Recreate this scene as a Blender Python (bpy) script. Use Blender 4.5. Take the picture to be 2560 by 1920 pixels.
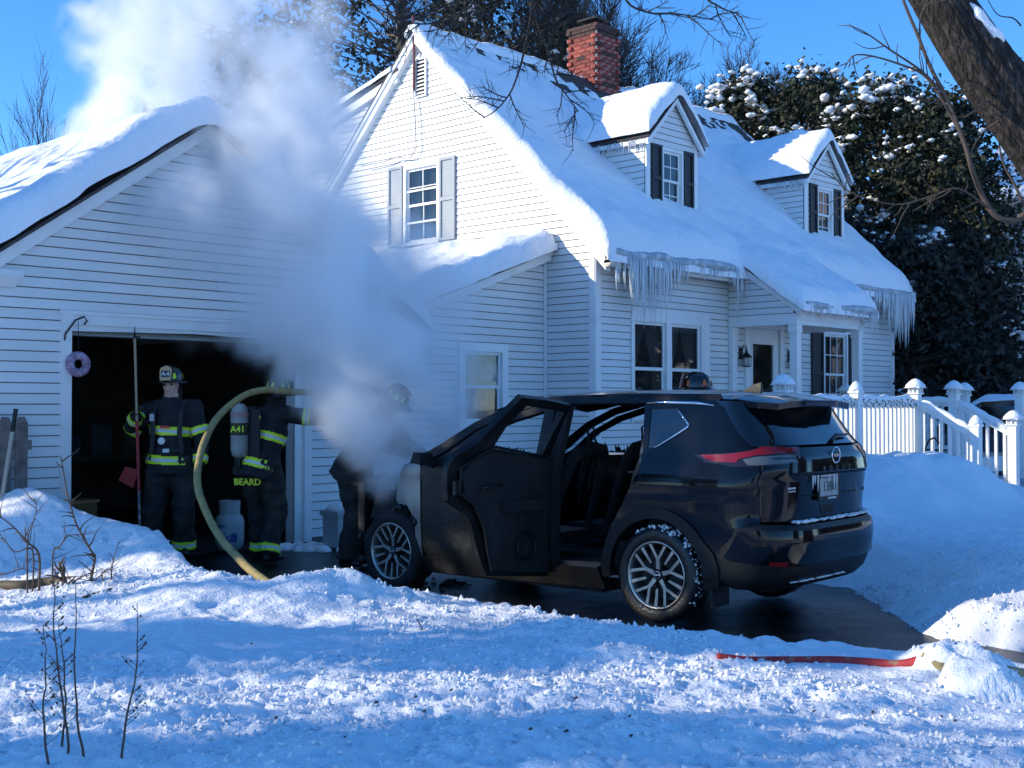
import bpy, bmesh, math, random
import numpy as np
from mathutils import Vector, Matrix, geometry
sc = bpy.context.scene
for o in list(bpy.data.objects): bpy.data.objects.remove(o)
R = math.radians
rnd = random.Random(7)
C = sc.collection
# ---------------------------------------------------------------- camera
AZ = R(43.5)                       # view direction, measured from the house front
VW = Vector((math.cos(AZ), math.sin(AZ), 0)); RT = Vector((math.sin(AZ), -math.cos(AZ), 0))
cd = bpy.data.cameras.new('camera'); cam = bpy.data.objects.new('camera', cd); C.objects.link(cam)
cd.sensor_width = 36; cd.lens = 3119/2560*36; cd.clip_end = 2000; cd.clip_start = .05
cam.location = (0, 0, 1.55); cam.rotation_euler = (R(91.065), 0, AZ-R(90))
sc.camera = cam
# ---------------------------------------------------------------- sky, sun, exposure
SUN = Vector((-1.19, 1.0, .62)).normalized()      # direction towards the sun
elev = math.asin(SUN.z); azim = math.atan2(SUN.x, SUN.y)
w = bpy.data.worlds.new('World'); sc.world = w; w.use_nodes = True
nt = w.node_tree; bg = nt.nodes['Background']
sky = nt.nodes.new('ShaderNodeTexSky'); sky.sky_type = 'NISHITA'; sky.sun_disc = False
sky.sun_elevation = elev; sky.sun_rotation = azim
sky.altitude = 2000; sky.air_density = 1.0; sky.dust_density = 0.0; sky.ozone_density = 6.0
hs = nt.nodes.new('ShaderNodeHueSaturation'); hs.inputs['Saturation'].default_value = 1.12
nt.links.new(sky.outputs[0], hs.inputs['Color']); nt.links.new(hs.outputs[0], bg.inputs[0])
bg.inputs[1].default_value = .15
sd = bpy.data.lights.new('sun', 'SUN'); sd.energy = 2.7; sd.angle = R(.5); sd.color = (1, .90, .70)
so = bpy.data.objects.new('sun', sd); C.objects.link(so); so.location = (-20, 15, 14)
so.rotation_euler = (-SUN).to_track_quat('-Z', 'Y').to_euler()
vs = sc.view_settings; vs.view_transform = 'Standard'; vs.look = 'None'; vs.gamma = 1; vs.exposure = .97
sc.cycles.use_denoising = True; sc.cycles.max_bounces = 14; sc.cycles.diffuse_bounces = 4; sc.cycles.glossy_bounces = 4; sc.cycles.volume_bounces = 12
sc.cycles.transparent_max_bounces = 16; sc.cycles.volume_step_rate = 2.0; sc.cycles.caustics_reflective = False
# ---------------------------------------------------------------- helpers
def tag(o, label=None, cat=None, group=None, kind=None):
    if label: o['label'] = label
    if cat: o['category'] = cat
    if group: o['group'] = group
    if kind: o['kind'] = kind
    return o
def link(name, me, parent=None):
    o = bpy.data.objects.new(name, me); C.objects.link(o)
    if parent is not None: par(o, parent)
    return o
def absloc(o):
    v = o.location.copy(); p = o.parent
    while p is not None: v = v + p.location; p = p.parent
    return v
def par(o, p):
    """parent keeping world coordinates (things are placed by translation only)"""
    o.parent = p
    m = Matrix.Identity(4); q = p; loc = Vector((0, 0, 0))
    o.matrix_parent_inverse = WM(p).inverted()
def WM(o):
    m = Matrix.LocRotScale(o.location, o.rotation_euler, o.scale)
    return WM(o.parent) @ o.matrix_parent_inverse @ m if o.parent else m
def thing(name, label, cat, loc=(0, 0, 0), group=None):
    o = link(name, None); o.location = loc; o.empty_display_size = .2
    return tag(o, label, cat, group)
class MB:
    def __init__(s): s.v = []; s.f = []
    def add(s, vs, fs):
        n = len(s.v); s.v.extend([tuple(p) for p in vs]); s.f.extend([tuple(i+n for i in f) for f in fs]); return s
    def hexa(s, p):      # 8 corners: bottom ring 0-3, top ring 4-7
        return s.add(p, [(3,2,1,0),(4,5,6,7),(0,1,5,4),(1,2,6,5),(2,3,7,6),(3,0,4,7)])
    def box(s, x0, x1, y0, y1, z0, z1, F=None):
        p = [(x0,y0,z0),(x1,y0,z0),(x1,y1,z0),(x0,y1,z0),(x0,y0,z1),(x1,y0,z1),(x1,y1,z1),(x0,y1,z1)]
        return s.hexa([F(*q) for q in p] if F else p)
    def tube(s, pts, rad, n=8, ell=None, ref=None, cap=True):
        pts = [Vector(p) for p in pts]; m = len(pts)
        if not hasattr(rad, '__len__'): rad = [rad]*m
        rings = []; prev = None
        for i, p in enumerate(pts):
            t = (pts[min(i+1, m-1)]-pts[max(i-1, 0)])
            t = t.normalized() if t.length > 1e-9 else Vector((0, 0, 1))
            if ref is not None: a = Vector(ref)
            else: a = prev if prev is not None else (Vector((0, 0, 1)) if abs(t.z) < .9 else Vector((1, 0, 0)))
            a = a-t*a.dot(t)
            if a.length < 1e-6: a = t.orthogonal()
            a.normalize(); b = t.cross(a); prev = a
            r = rad[i]; rx, ry = (r if hasattr(r, '__len__') else (r, r))
            rings.append([p+a*(rx*math.cos(2*math.pi*k/n))+b*(ry*math.sin(2*math.pi*k/n)) for k in range(n)])
        vs = [q for r_ in rings for q in r_]; fs = []
        for i in range(m-1):
            for k in range(n):
                k2 = (k+1) % n; fs.append((i*n+k, i*n+k2, (i+1)*n+k2, (i+1)*n+k))
        if cap:
            fs.append(tuple(range(n-1, -1, -1))); fs.append(tuple((m-1)*n+k for k in range(n)))
        return s.add(vs, fs)
    def lathe(s, prof, n=24, O=(0, 0, 0), ax=(0, 0, 1), closed=False, cap=True):
        ax = Vector(ax).normalized(); a = ax.orthogonal().normalized(); b = ax.cross(a); O = Vector(O)
        vs = [O+ax*h+(a*math.cos(2*math.pi*k/n)+b*math.sin(2*math.pi*k/n))*r for r, h in prof for k in range(n)]
        fs = []; m = len(prof)
        for i in range(m if closed else m-1):
            j = (i+1) % m
            for k in range(n):
                k2 = (k+1) % n; fs.append((i*n+k, i*n+k2, j*n+k2, j*n+k))
        if not closed and cap:
            if prof[0][0] > 1e-5: fs.append(tuple(range(n-1, -1, -1)))
            if prof[-1][0] > 1e-5: fs.append(tuple((m-1)*n+k for k in range(n)))
        return s.add(vs, fs)
    def prism(s, poly, t, F):    # polygon [(a,b)] thickness range t=(t0,t1), F(a,t,b) -> xyz
        n = len(poly)
        vs = [F(a, t[0], b) for a, b in poly]+[F(a, t[1], b) for a, b in poly]
        fs = [tuple(range(n)), tuple(range(2*n-1, n-1, -1))]+[(i, i+n, (i+1) % n+n, (i+1) % n) for i in range(n)]
        return s.add(vs, fs)
    def build(s, name, mat, parent=None, smooth=False, fix=True):
        me = bpy.data.meshes.new(name); me.from_pydata(s.v, [], s.f)
        if fix:
            bm = bmesh.new(); bm.from_mesh(me); bmesh.ops.recalc_face_normals(bm, faces=bm.faces); bm.to_mesh(me); bm.free()
        if mat: me.materials.append(mat)
        if smooth: me.polygons.foreach_set('use_smooth', [True]*len(me.polygons))
        return link(name, me, parent)
def autosmooth(o, ang=40):
    me = o.data; bm = bmesh.new(); bm.from_mesh(me)
    for e in bm.edges:
        e.smooth = not (len(e.link_faces) == 2 and e.calc_face_angle(0) > R(ang))
    for f in bm.faces: f.smooth = True
    bm.to_mesh(me); bm.free(); return o
def npmesh(name, v, f, mat, parent=None, smooth=True):
    """v (n,3) array, f (m,k) array of equal sized faces"""
    me = bpy.data.meshes.new(name); v = np.asarray(v, np.float32); f = np.asarray(f, np.int32)
    me.vertices.add(len(v)); me.vertices.foreach_set('co', v.ravel())
    k = f.shape[1]; me.loops.add(f.size); me.loops.foreach_set('vertex_index', f.ravel())
    me.polygons.add(len(f)); me.polygons.foreach_set('loop_start', np.arange(len(f), dtype=np.int32)*k)
    me.polygons.foreach_set('use_smooth', np.full(len(f), smooth)); me.update(calc_edges=True)
    if mat: me.materials.append(mat)
    return link(name, me, parent)
def gridf(nx, ny):
    i = np.arange(nx-1)[:, None]*ny+np.arange(ny-1)[None, :]
    return np.stack([i, i+ny, i+ny+1, i+1], -1).reshape(-1, 4)
_tab = np.random.RandomState(3).rand(256, 256)
def vnoise(x, y, s=1.0, o=0):
    x = np.asarray(x, float)/s+37.3*o+1000; y = np.asarray(y, float)/s+91.7*o+1000
    i = np.floor(x).astype(int); j = np.floor(y).astype(int); fx = x-i; fy = y-j
    fx = fx*fx*fx*(fx*(fx*6-15)+10); fy = fy*fy*fy*(fy*(fy*6-15)+10)
    g = lambda a, b: _tab[a % 256, b % 256]
    return (g(i, j)*(1-fx)+g(i+1, j)*fx)*(1-fy)+(g(i, j+1)*(1-fx)+g(i+1, j+1)*fx)*fy-.5
def fbm(x, y, s, n=4, o=0):
    r = 0; a = 1
    for k in range(n): r = r+a*vnoise(x, y, s/2**k, o+k); a *= .5
    return r
def worley(x, y, s, o=0):
    """lumps: 1 at random cell points falling to 0 (rounded clods)"""
    x = np.asarray(x, float)/s+500; y = np.asarray(y, float)/s+500
    i = np.floor(x).astype(int); j = np.floor(y).astype(int); best = np.full(x.shape, 9.)
    for di in (-1, 0, 1):
        for dj in (-1, 0, 1):
            a = i+di; b = j+dj
            px = a+_tab[(a+17*o) % 256, b % 256]; py = b+_tab[(a+91) % 256, (b+53+7*o) % 256]
            best = np.minimum(best, (x-px)**2+(y-py)**2)
    return np.sqrt(np.clip(1-best*1.6, 0, 1))
def sst(a, b, x): t = np.clip((x-a)/(b-a), 0, 1); return t*t*(3-2*t)
# ---------------------------------------------------------------- materials
MATS = {}
def mat(name, col, rough=.6, metal=0, spec=.5, noise=None, bump=None, trans=0, coat=0, alpha=1, rand=0, emis=None):
    """noise=(scale, colour2, contrast lo, hi); bump=(scale, strength, distance); rand = per-object brightness"""
    if name in MATS: return MATS[name]
    m = bpy.data.materials.new(name); m.use_nodes = True; n = m.node_tree; b = n.nodes['Principled BSDF']; MATS[name] = m
    I = b.inputs; I['Roughness'].default_value = rough; I['Metallic'].default_value = metal
    I['Specular IOR Level'].default_value = spec; I['Transmission Weight'].default_value = trans
    I['Coat Weight'].default_value = coat; I['Coat Roughness'].default_value = .05; I['Alpha'].default_value = alpha
    c = (*col, 1); I['Base Color'].default_value = c; src = None
    tc = n.nodes.new('ShaderNodeTexCoord')
    if noise:
        t = n.nodes.new('ShaderNodeTexNoise'); t.inputs['Scale'].default_value = noise[0]; t.inputs['Detail'].default_value = 6
        n.links.new(tc.outputs['Object'], t.inputs['Vector'])
        r = n.nodes.new('ShaderNodeValToRGB'); r.color_ramp.elements[0].position = noise[2]; r.color_ramp.elements[1].position = noise[3]
        r.color_ramp.elements[0].color = c; r.color_ramp.elements[1].color = (*noise[1], 1)
        n.links.new(t.outputs['Fac'], r.inputs[0]); src = r.outputs[0]
    if rand:
        oi = n.nodes.new('ShaderNodeObjectInfo'); mr = n.nodes.new('ShaderNodeMapRange')
        mr.inputs['To Min'].default_value = 1-rand; mr.inputs['To Max'].default_value = 1+rand*.4
        n.links.new(oi.outputs['Random'], mr.inputs[0])
        h = n.nodes.new('ShaderNodeHueSaturation'); h.inputs['Color'].default_value = c
        if src: n.links.new(src, h.inputs['Color'])
        n.links.new(mr.outputs[0], h.inputs['Value']); src = h.outputs[0]
    if src: n.links.new(src, I['Base Color'])
    if bump:
        bl = None
        for k, (s_, st) in enumerate(bump):
            t = n.nodes.new('ShaderNodeTexNoise'); t.inputs['Scale'].default_value = s_; t.inputs['Detail'].default_value = 4
            n.links.new(tc.outputs['Object'], t.inputs['Vector'])
            bb = n.nodes.new('ShaderNodeBump'); bb.inputs['Strength'].default_value = 1; bb.inputs['Distance'].default_value = st
            n.links.new(t.outputs['Fac'], bb.inputs['Height'])
            if bl: n.links.new(bl, bb.inputs['Normal'])
            bl = bb.outputs[0]
        n.links.new(bl, I['Normal'])
    if emis: I['Emission Color'].default_value = (*emis[0], 1); I['Emission Strength'].default_value = emis[1]
    return m
M_snow = mat('snow', (.91, .92, .945), .75, spec=.3, bump=[(110, .005), (42, .010), (9, .015)])
M_rsnow = mat('roof_snow', (.88, .90, .93), .75, spec=.3, bump=[(60, .003), (18, .012), (4, .035)])
M_ice = mat('ice', (.62, .70, .76), .25, spec=.5, trans=.25)
M_side = mat('white_siding', (.76, .765, .75), .5, noise=(1.3, (.66, .67, .66), .45, .8), rand=.05, bump=[(70, .0006)])
M_trim = mat('white_trim', (.80, .81, .80), .45, noise=(4, (.68, .69, .67), .5, .85))
M_shin = mat('dark_shingle', (.045, .042, .045), .9, noise=(25, (.10, .09, .09), .3, .75), bump=[(40, .006)])
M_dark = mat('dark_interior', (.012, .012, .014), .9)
M_blkshut = mat('black_shutter', (.012, .014, .018), .55)
M_greyshut = mat('grey_shutter', (.34, .37, .40), .6, noise=(6, (.27, .30, .33), .4, .8))
M_curtain = mat('curtain', (.55, .55, .52), .9)
M_glass = mat('window_glass', (.02, .025, .03), .02, spec=1.0, alpha=.55)
M_asph = mat('wet_asphalt', (.005, .006, .008), .30, spec=.35, noise=(2.2, (.014, .014, .015), .45, .7), bump=[(70, .006), (6, .014)])
M_brickmortar = mat('mortar', (.42, .38, .35), .9)
M_brick = mat('red_brick', (.30, .055, .04), .85, noise=(9, (.42, .26, .22), .53, .70), rand=.45, bump=[(40, .004)])
M_soot = mat('sooty_brick', (.05, .035, .03), .9, noise=(12, (.16, .05, .04), .45, .8), rand=.3)
M_blkmetal = mat('black_metal', (.012, .012, .014), .45, metal=.3)
# ================================================================ ground, driveway
def onZ(x, y, z):
    d = (1.55-z)*3119/(y-1018); l = (x-1280)/3119*d
    p = VW*d+RT*l; return (p.x, p.y)
CREST = [(60,1262,.62),(200,1250,.64),(300,1292,.5),(440,1342,.42),(500,1385,.36),(560,1428,.3),(650,1448,.28),(700,1470,.26),(760,1455,.3),(830,1456,.27),(930,1476,.22),(1060,1480,.2),(1130,1470,.22),(1240,1498,.18),(1400,1528,.14),(1430,1558,.1),(1540,1588,.1),(1700,1610,.1),(1900,1638,.1),(2100,1648,.1),(2300,1652,.12),(2440,1645,.16),(2560,1662,.14)]
LEFT = [(5.55,12.2),(5.60,11.0),(5.95,10.3)]+[onZ(x, y, z) for x, y, z in CREST[3:]]+[(8.0,1.9),(10,-1)]
RIGHT = [(12,-1),(8.7,1.9),(7.95,2.9),(8.05,3.7),(8.75,4.6),(9.45,5.3),(9.75,6.5),(9.9,9),(9.3,10.6),(9.0,11.2),(8.6,12.2)]
DRIVE = LEFT+RIGHT
def inside_dist(x, y, poly):
    """signed distance to polygon edge, negative inside"""
    ins = np.zeros(x.shape, bool); dm = np.full(x.shape, 1e9); n = len(poly)
    for i in range(n):
        x0, y0 = poly[i]; x1, y1 = poly[(i+1) % n]
        c = ((y0 > y) != (y1 > y)); xi = (x1-x0)*(y-y0)/((y1-y0) if abs(y1-y0) > 1e-9 else 1e-9)+x0
        ins ^= c & (x < xi)
        L2 = (x1-x0)**2+(y1-y0)**2; t = np.clip(((x-x0)*(x1-x0)+(y-y0)*(y1-y0))/L2, 0, 1)
        dm = np.minimum(dm, (x-x0-t*(x1-x0))**2+(y-y0-t*(y1-y0))**2)
    dm = np.sqrt(dm); return np.where(ins, -dm, dm)
def gauss(x, y, cx, cy, sx, sy, a=0):
    c, s = math.cos(a), math.sin(a); u = (x-cx)*c+(y-cy)*s; v = -(x-cx)*s+(y-cy)*c
    return np.exp(-(u/sx)**2-(v/sy)**2)
def height(x, y):
    dd = inside_dist(x, y, DRIVE)
    dd = dd+.10*vnoise(x, y, .45, 3)+.05*vnoise(x, y, .13, 5)
    lat = x*RT.x+y*RT.y; dep = x*VW.x+y*VW.y
    right = sst(8.0, 9.2, x+.25*np.clip(y-4, -2, 1.5))
    base = .19+.13*right+.07*fbm(x, y, 2.6, 2, 1)
    base = base+.05*sst(6, 3, dep)*(1-right)-.05*sst(1.5, 3.0, lat)*(1-right)*sst(8, 5, dep)
    h = base
    # ploughed ridges along the drive edges, mounds
    h = h+.13*np.exp(-((dd-.35)/.22)**2)*(1-right)*(.6+vnoise(x, y, .9, 9))*sst(6, 7.3, y)
    h = h+.10*np.exp(-((dd-.3)/.2)**2)*right*(.7+vnoise(x, y, .7, 2))
    h = h+.55*gauss(x, y, 5.15, 11.1, .62, .75)+.24*gauss(x, y, 5.55, 9.75, .6, .75)+.10*gauss(x, y, 5.1, 8.7, .9, .7)
    h = h+.16*gauss(x, y, 4.6, 7.6, .7, .9)+.10*gauss(x, y, 5.35, 6.9, .5, .35)
    m = sst(1.25, .25, np.sqrt(((x-14.3)/2.9)**2+((y-7.25)/1.45)**2)+.30*fbm(x, y, .9, 3, 4))
    h = h+.62*m*(1+.12*vnoise(x, y, .35, 6)+.10*vnoise(x, y, .15, 7))
    h = h+.10*gauss(x, y, 11.2, 6.6, 1.3, 1.6)
    h = h-.26*gauss(x, y, 8.75, 2.7, 1.1, 1.0)*right
    # tumbled snow: clods where it was shovelled, smoother drifts elsewhere
    near = sst(16, 9, dep)
    rough = sst(-.25, .25, fbm(x, y, 1.5, 2, 6)+.25*np.exp(-(dd/.9)**2))
    rough = np.clip(rough+.5*right*np.exp(-((dd-.5)/.5)**2), 0, 1.3)*(1-.45*right*sst(1.4, 2.4, dd))
    wx = x+.05*vnoise(x, y, .11, 21); wy = y+.05*vnoise(x, y, .11, 22)
    h = h+near*rough*(.030*worley(wx, wy, .26, 1)*sst(-.2, .2, vnoise(x, y, .6, 14))+.032*worley(wx, wy, .12, 2)+.024*worley(wx, wy, .06, 3)-.03)
    h = h+near*(.06*fbm(x, y, .6, 3, 11)+.020*fbm(x, y, .09, 2, 4)+.010*fbm(x, y, .05, 1, 17))
    for cx, cy, r_, hh in clods: h = np.maximum(h, base-.02+hh*np.sqrt(np.clip(1-((x-cx)**2*1.3+(y-cy)**2*.8)/r_**2*(1+.9*vnoise(x, y, .12, 8)), 0, 1))*(1+.5*vnoise(x, y, .10, 9)+.3*vnoise(x, y, .045, 10)))
    k = sst(-.10, .24+1.0*right, dd)
    far = sst(40, 14, dep)
    flat = .34
    h = np.where(dep > 14, flat+(h-flat)*far, h)
    h = h*k-.07*(1-k)
    # under the buildings the snow stops
    g = np.minimum.reduce([x-4.3, 10.5-x, y-11.62, 30-y]); h = np.where(g > 0, -.08, h)
    g = np.minimum.reduce([x-12.95, 22.5-x, y-7.95, 30-y]); h = np.where(g > 0, .18, h)
    g = np.minimum.reduce([x-16.42, 17.86-x, y-6.9, 9-y]); h = np.where(g > 0, np.minimum(h, .24), h)
    return h
clods = []
for px, py, r_, hh in [(2385,1690,.19,.17),(2445,1730,.20,.20),(2330,1665,.18,.10),(2480,1690,.13,.12),(745,1480,.13,.20),(800,1470,.1,.16),(690,1465,.1,.13),(2190,1470,.22,.25),(2150,1500,.15,.2),(2260,1490,.25,.18)]:
    X, Y = onZ(px, py, .18); clods.append((X, Y, r_, hh))
def axis(segs):
    out = [segs[0][0]]
    for a, b, s_ in segs:
        n = max(1, int(round((b-a)/s_))); out += [a+(b-a)*(i+1)/n for i in range(n)]
    return np.array(out)
xs = axis([(-300,-40,40),(-40,-6,3.5),(-6,.6,.3),(.6,1.6,.05),(1.6,7.6,.023),(7.6,12,.045),(12,18.5,.09),(18.5,40,1.0),(40,330,40)])
ys = axis([(-300,-40,40),(-40,-4,3),(-4,.6,.25),(.6,1.2,.05),(1.2,9.8,.023),(9.8,12.2,.06),(12.2,40,1.5),(40,330,40)])
GX, GY = np.meshgrid(xs, ys, indexing='ij'); GH = height(GX, GY)
lx = np.clip(np.hypot(GX, GY)-60, 0, None); GH = GH-lx*0
gv = np.stack([GX, GY, GH], -1).reshape(-1, 3)
tag(npmesh('ground', gv, gridf(len(xs), len(ys)), M_snow), kind='structure')
def ground_z(x, y): return float(height(np.array([float(x)]), np.array([float(y)]))[0])
# wet drive: a sheet under the snow edges, with frozen ruts
dx = axis([(4.9,10.6,.05)]); dy = axis([(-1,1.5,.3),(1.5,12.0,.06),(12.0,17.4,.5)]); DX, DY = np.meshgrid(dx, dy, indexing='ij')
DX2 = DX+np.clip(2.2-DY, 0, 9)*.9
DZ = .012*fbm(DX2, DY, .5, 4, 2)-.004+.02*np.clip(worley(DX2, DY, .3, 5)-.55, 0, 1)*sst(.05, .35, fbm(DX2, DY, 1.2, 2, 8))
npd = npmesh('driveway', np.stack([DX2, DY, DZ], -1).reshape(-1, 3), gridf(len(dx), len(dy)), M_asph); tag(npd, kind='structure')
# leaf litter, slush and grit frozen along the edge of the drive
M_litter = mat('frozen_litter', (.10, .075, .05), .6, noise=(30, (.30, .27, .24), .5, .7))
def litter():
    vs_ = []; r = np.random.RandomState(4)
    mb = MB(); edge = LEFT
    for i in range(2, len(edge)-3):
        a, b = Vector(edge[i]), Vector(edge[i+1]); n = int((b-a).length*75)
        for k in range(n):
            t = r.rand(); p = a.lerp(b, t); nrm = Vector((b-a).orthogonal()).normalized()
            if nrm.x < 0: nrm = -nrm
            q = p+nrm*(-.12+abs(r.randn())*.22); s_ = .008+.02*r.rand()
            z = max(ground_z(q.x, q.y) if False else 0, 0)+.004
            a_ = r.rand()*6.3; pts = [(q.x+s_*math.cos(a_+j*1.57)*(1.6 if j % 2 else .8), q.y+s_*math.sin(a_+j*1.57), z+r.rand()*.012) for j in range(4)]
            top = (q.x, q.y, z+s_*.9); mb.add(pts+[top], [(0,1,4),(1,2,4),(2,3,4),(3,0,4)])
    return mb
tag(litter().build('leaf_litter', M_litter, fix=False), 'brown leaf litter and frozen grit along the edge of the wet drive', 'litter', kind='stuff')

# loose crumbs of snow thrown over the shovelled lawn
def crumbs(n=26000):
    r = np.random.RandomState(12); d = 4.3+r.rand(n)**.8*6.2; l = (r.rand(n)-.5)*2*.46*d
    X = VW.x*d+RT.x*l; Y = VW.y*d+RT.y*l; dd = inside_dist(X, Y, DRIVE); keep = (dd > .02) & (fbm(X, Y, 1.1, 2, 31)+.35*np.exp(-(dd/.7)**2) > r.rand(n)*.55-.18); X = X[keep]; Y = Y[keep]; n = len(X)
    s = .004+.015*r.rand(n)**2.4; Z = height(X, Y)+s*.35
    o = np.array([(1, 0, 0), (-1, 0, 0), (0, 1, 0), (0, -1, 0), (0, 0, 1), (0, 0, -1)], float)
    v = o[None]*r.uniform(.6, 1.3, (n, 6, 1))+r.uniform(-.35, .35, (n, 6, 3)); v = v*s[:, None, None]+np.stack([X, Y, Z], -1)[:, None]
    f = np.array([(0, 2, 4), (2, 1, 4), (1, 3, 4), (3, 0, 4), (2, 0, 5), (1, 2, 5), (3, 1, 5), (0, 3, 5)]); F = (f[None]+6*np.arange(n)[:, None, None]).reshape(-1, 3)
    return npmesh('snow_crumbs', v.reshape(-1, 3), F, M_snow, smooth=True)
tag(crumbs(), 'loose crumbs of snow scattered over the shovelled lawn', 'snow', kind='stuff')
# ================================================================ clapboard buildings
M_lapshade = mat('lap_shadow_backing', (.16, .15, .14), .9)  # dark backing colour stands in for the shadow line under each board lap
SH = {}
def frame(O, ax, nr):
    O = Vector(O); ax = Vector(ax); nr = Vector(nr)
    return lambda s, n, z: O+ax*s+nr*n+Vector((0, 0, z))
def spans(poly, z):
    xs_ = []
    for i in range(len(poly)):
        (a, b), (c, d) = poly[i], poly[(i+1) % len(poly)]
        if (b > z) != (d > z): xs_.append(a+(c-a)*(z-b)/(d-b))
    xs_.sort(); return [(xs_[i], xs_[i+1]) for i in range(0, len(xs_)-1, 2)]
def clap_wall(parent, F, poly, holes=(), ex=.1016, z0=None, seed=1, mat_=None, joint=3.6):
    """boards one by one on a backing wall; poly and holes in (s,z)"""
    rr = random.Random(seed); mat_ = mat_ or M_side
    zs = [p[1] for p in poly]; z0 = min(zs) if z0 is None else z0
    bound = list(poly); verts = [Vector(p) for p in bound]; n = len(bound)
    edges = [(i, (i+1) % n) for i in range(n)]; hl = []
    for (a, b, c, d) in holes:
        k = len(verts); verts += [Vector(p) for p in ((a, c), (b, c), (b, d), (a, d))]; edges += [(k, k+1), (k+1, k+2), (k+2, k+3), (k+3, k)]
    V, E, Fc, *_ = geometry.delaunay_2d_cdt(verts, edges, [], 2, 1e-5)
    mb = MB(); fs = []
    for f in Fc:
        c_ = sum((V[i] for i in f), Vector((0, 0)))/len(f)
        if any(a < c_.x < b and c < c_.y < d for a, b, c, d in holes): continue
        if not any(a-1e-6 <= c_.x <= b+1e-6 for a, b in spans(poly, c_.y)): continue
        fs.append(tuple(f))
    mb.add([F(v.x, 0, v.y) for v in V], fs); mb.build('wall', M_lapshade, parent)
    z = z0; row = 0
    while z < max(zs)-.02:
        z1 = min(z+ex, max(zs)-.004)
        lo = spans(poly, z+.002); hi = spans(poly, z1-.002)
        for (a, b) in lo:
            h = next(((c, d) for c, d in hi if c < b and d > a), None)
            if h is None: h = ((a+b)/2-.01, (a+b)/2+.01) if b-a < .4 else (a, b)
            cuts = [(a, b, h[0], h[1])]
            for (ha, hb, hc, hd) in holes:
                if min(z1, hd)-max(z, hc) > .02:
                    new = []
                    for (p, q, p2, q2) in cuts:
                        if q <= ha or p >= hb: new.append((p, q, p2, q2)); continue
                        if p < ha: new.append((p, ha, max(p2, p), ha))
                        if q > hb: new.append((hb, q, hb, min(q2, q)))
                    cuts = new
            for (p, q, p2, q2) in cuts:
                if q-p < .03: continue
                js = []; x = p+rr.uniform(.6, joint)
                while x < q-.5:
                    if rr.random() < .55: js.append(x)
                    x += joint
                e = [(p, p2)]+[(j, j) for j in js]+[(q, q2)]
                for i in range(len(e)-1):
                    g = .0012
                    A, B = e[i][0]+(g if i else 0), e[i+1][0]-(g if i < len(e)-2 else 0)
                    A2, B2 = e[i][1]+(g if i else 0), e[i+1][1]-(g if i < len(e)-2 else 0)
                    if B2-A2 < .004: B2 = A2+.004
                    m = MB(); d0 = rr.uniform(-.0012, .0012)
                    zb_ = z+.011  # widened gap bares the dark backing as a painted lap shadow
                    m.hexa([F(A, .001, zb_), F(B, .001, zb_), F(B, .017+d0, zb_), F(A, .017+d0, zb_), F(A2, .0005, z1), F(B2, .0005, z1), F(B2, .006+d0, z1), F(A2, .006+d0, z1)])
                    m.build('clapboard', mat_, parent)
        z += ex; row += 1
def slat_mesh(w, key):
    k = (round(w, 3), key)
    if k not in SH:
        m = MB(); m.hexa([(-w/2, .0, -.012), (w/2, .0, -.012), (w/2, .014, -.018), (-w/2, .014, -.018), (-w/2, .0, .016), (w/2, .0, .016), (w/2, .003, .016), (-w/2, .003, .016)])
        o = m.build('slat', M_greyshut if key == 'grey' else M_blkshut); SH[k] = o.data; bpy.data.objects.remove(o)
    return SH[k]
def shutter(parent, F, s0, s1, z0, z1, key, ang, n0=.02):
    ma = M_greyshut if key == 'grey' else M_blkshut
    m = MB(); m.box(s0, s1, n0, n0+.006, z0, z1, F)
    fr = .045
    for a, b, c, d in ((s0, s0+fr, z0, z1), (s1-fr, s1, z0, z1), (s0+fr, s1-fr, z0, z0+fr), (s0+fr, s1-fr, z1-fr, z1), (s0+fr, s1-fr, (z0+z1)/2-.03, (z0+z1)/2+.03)):
        m.box(a, b, n0+.006, n0+.03, c, d, F)
    sh = m.build('shutter', ma, parent)
    me = slat_mesh(s1-s0-2*fr, key)
    for (c, d) in ((z0+fr, (z0+z1)/2-.03), ((z0+z1)/2+.03, z1-fr)):
        n = int((d-c)/.052)
        for i in range(n):
            zc = c+(i+.5)*(d-c)/n
            o = bpy.data.objects.new('slat', me); C.objects.link(o)
            p = F((s0+s1)/2, n0+.008, zc); o.location = p; o.rotation_euler = (0, 0, ang); par(o, sh)
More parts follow.
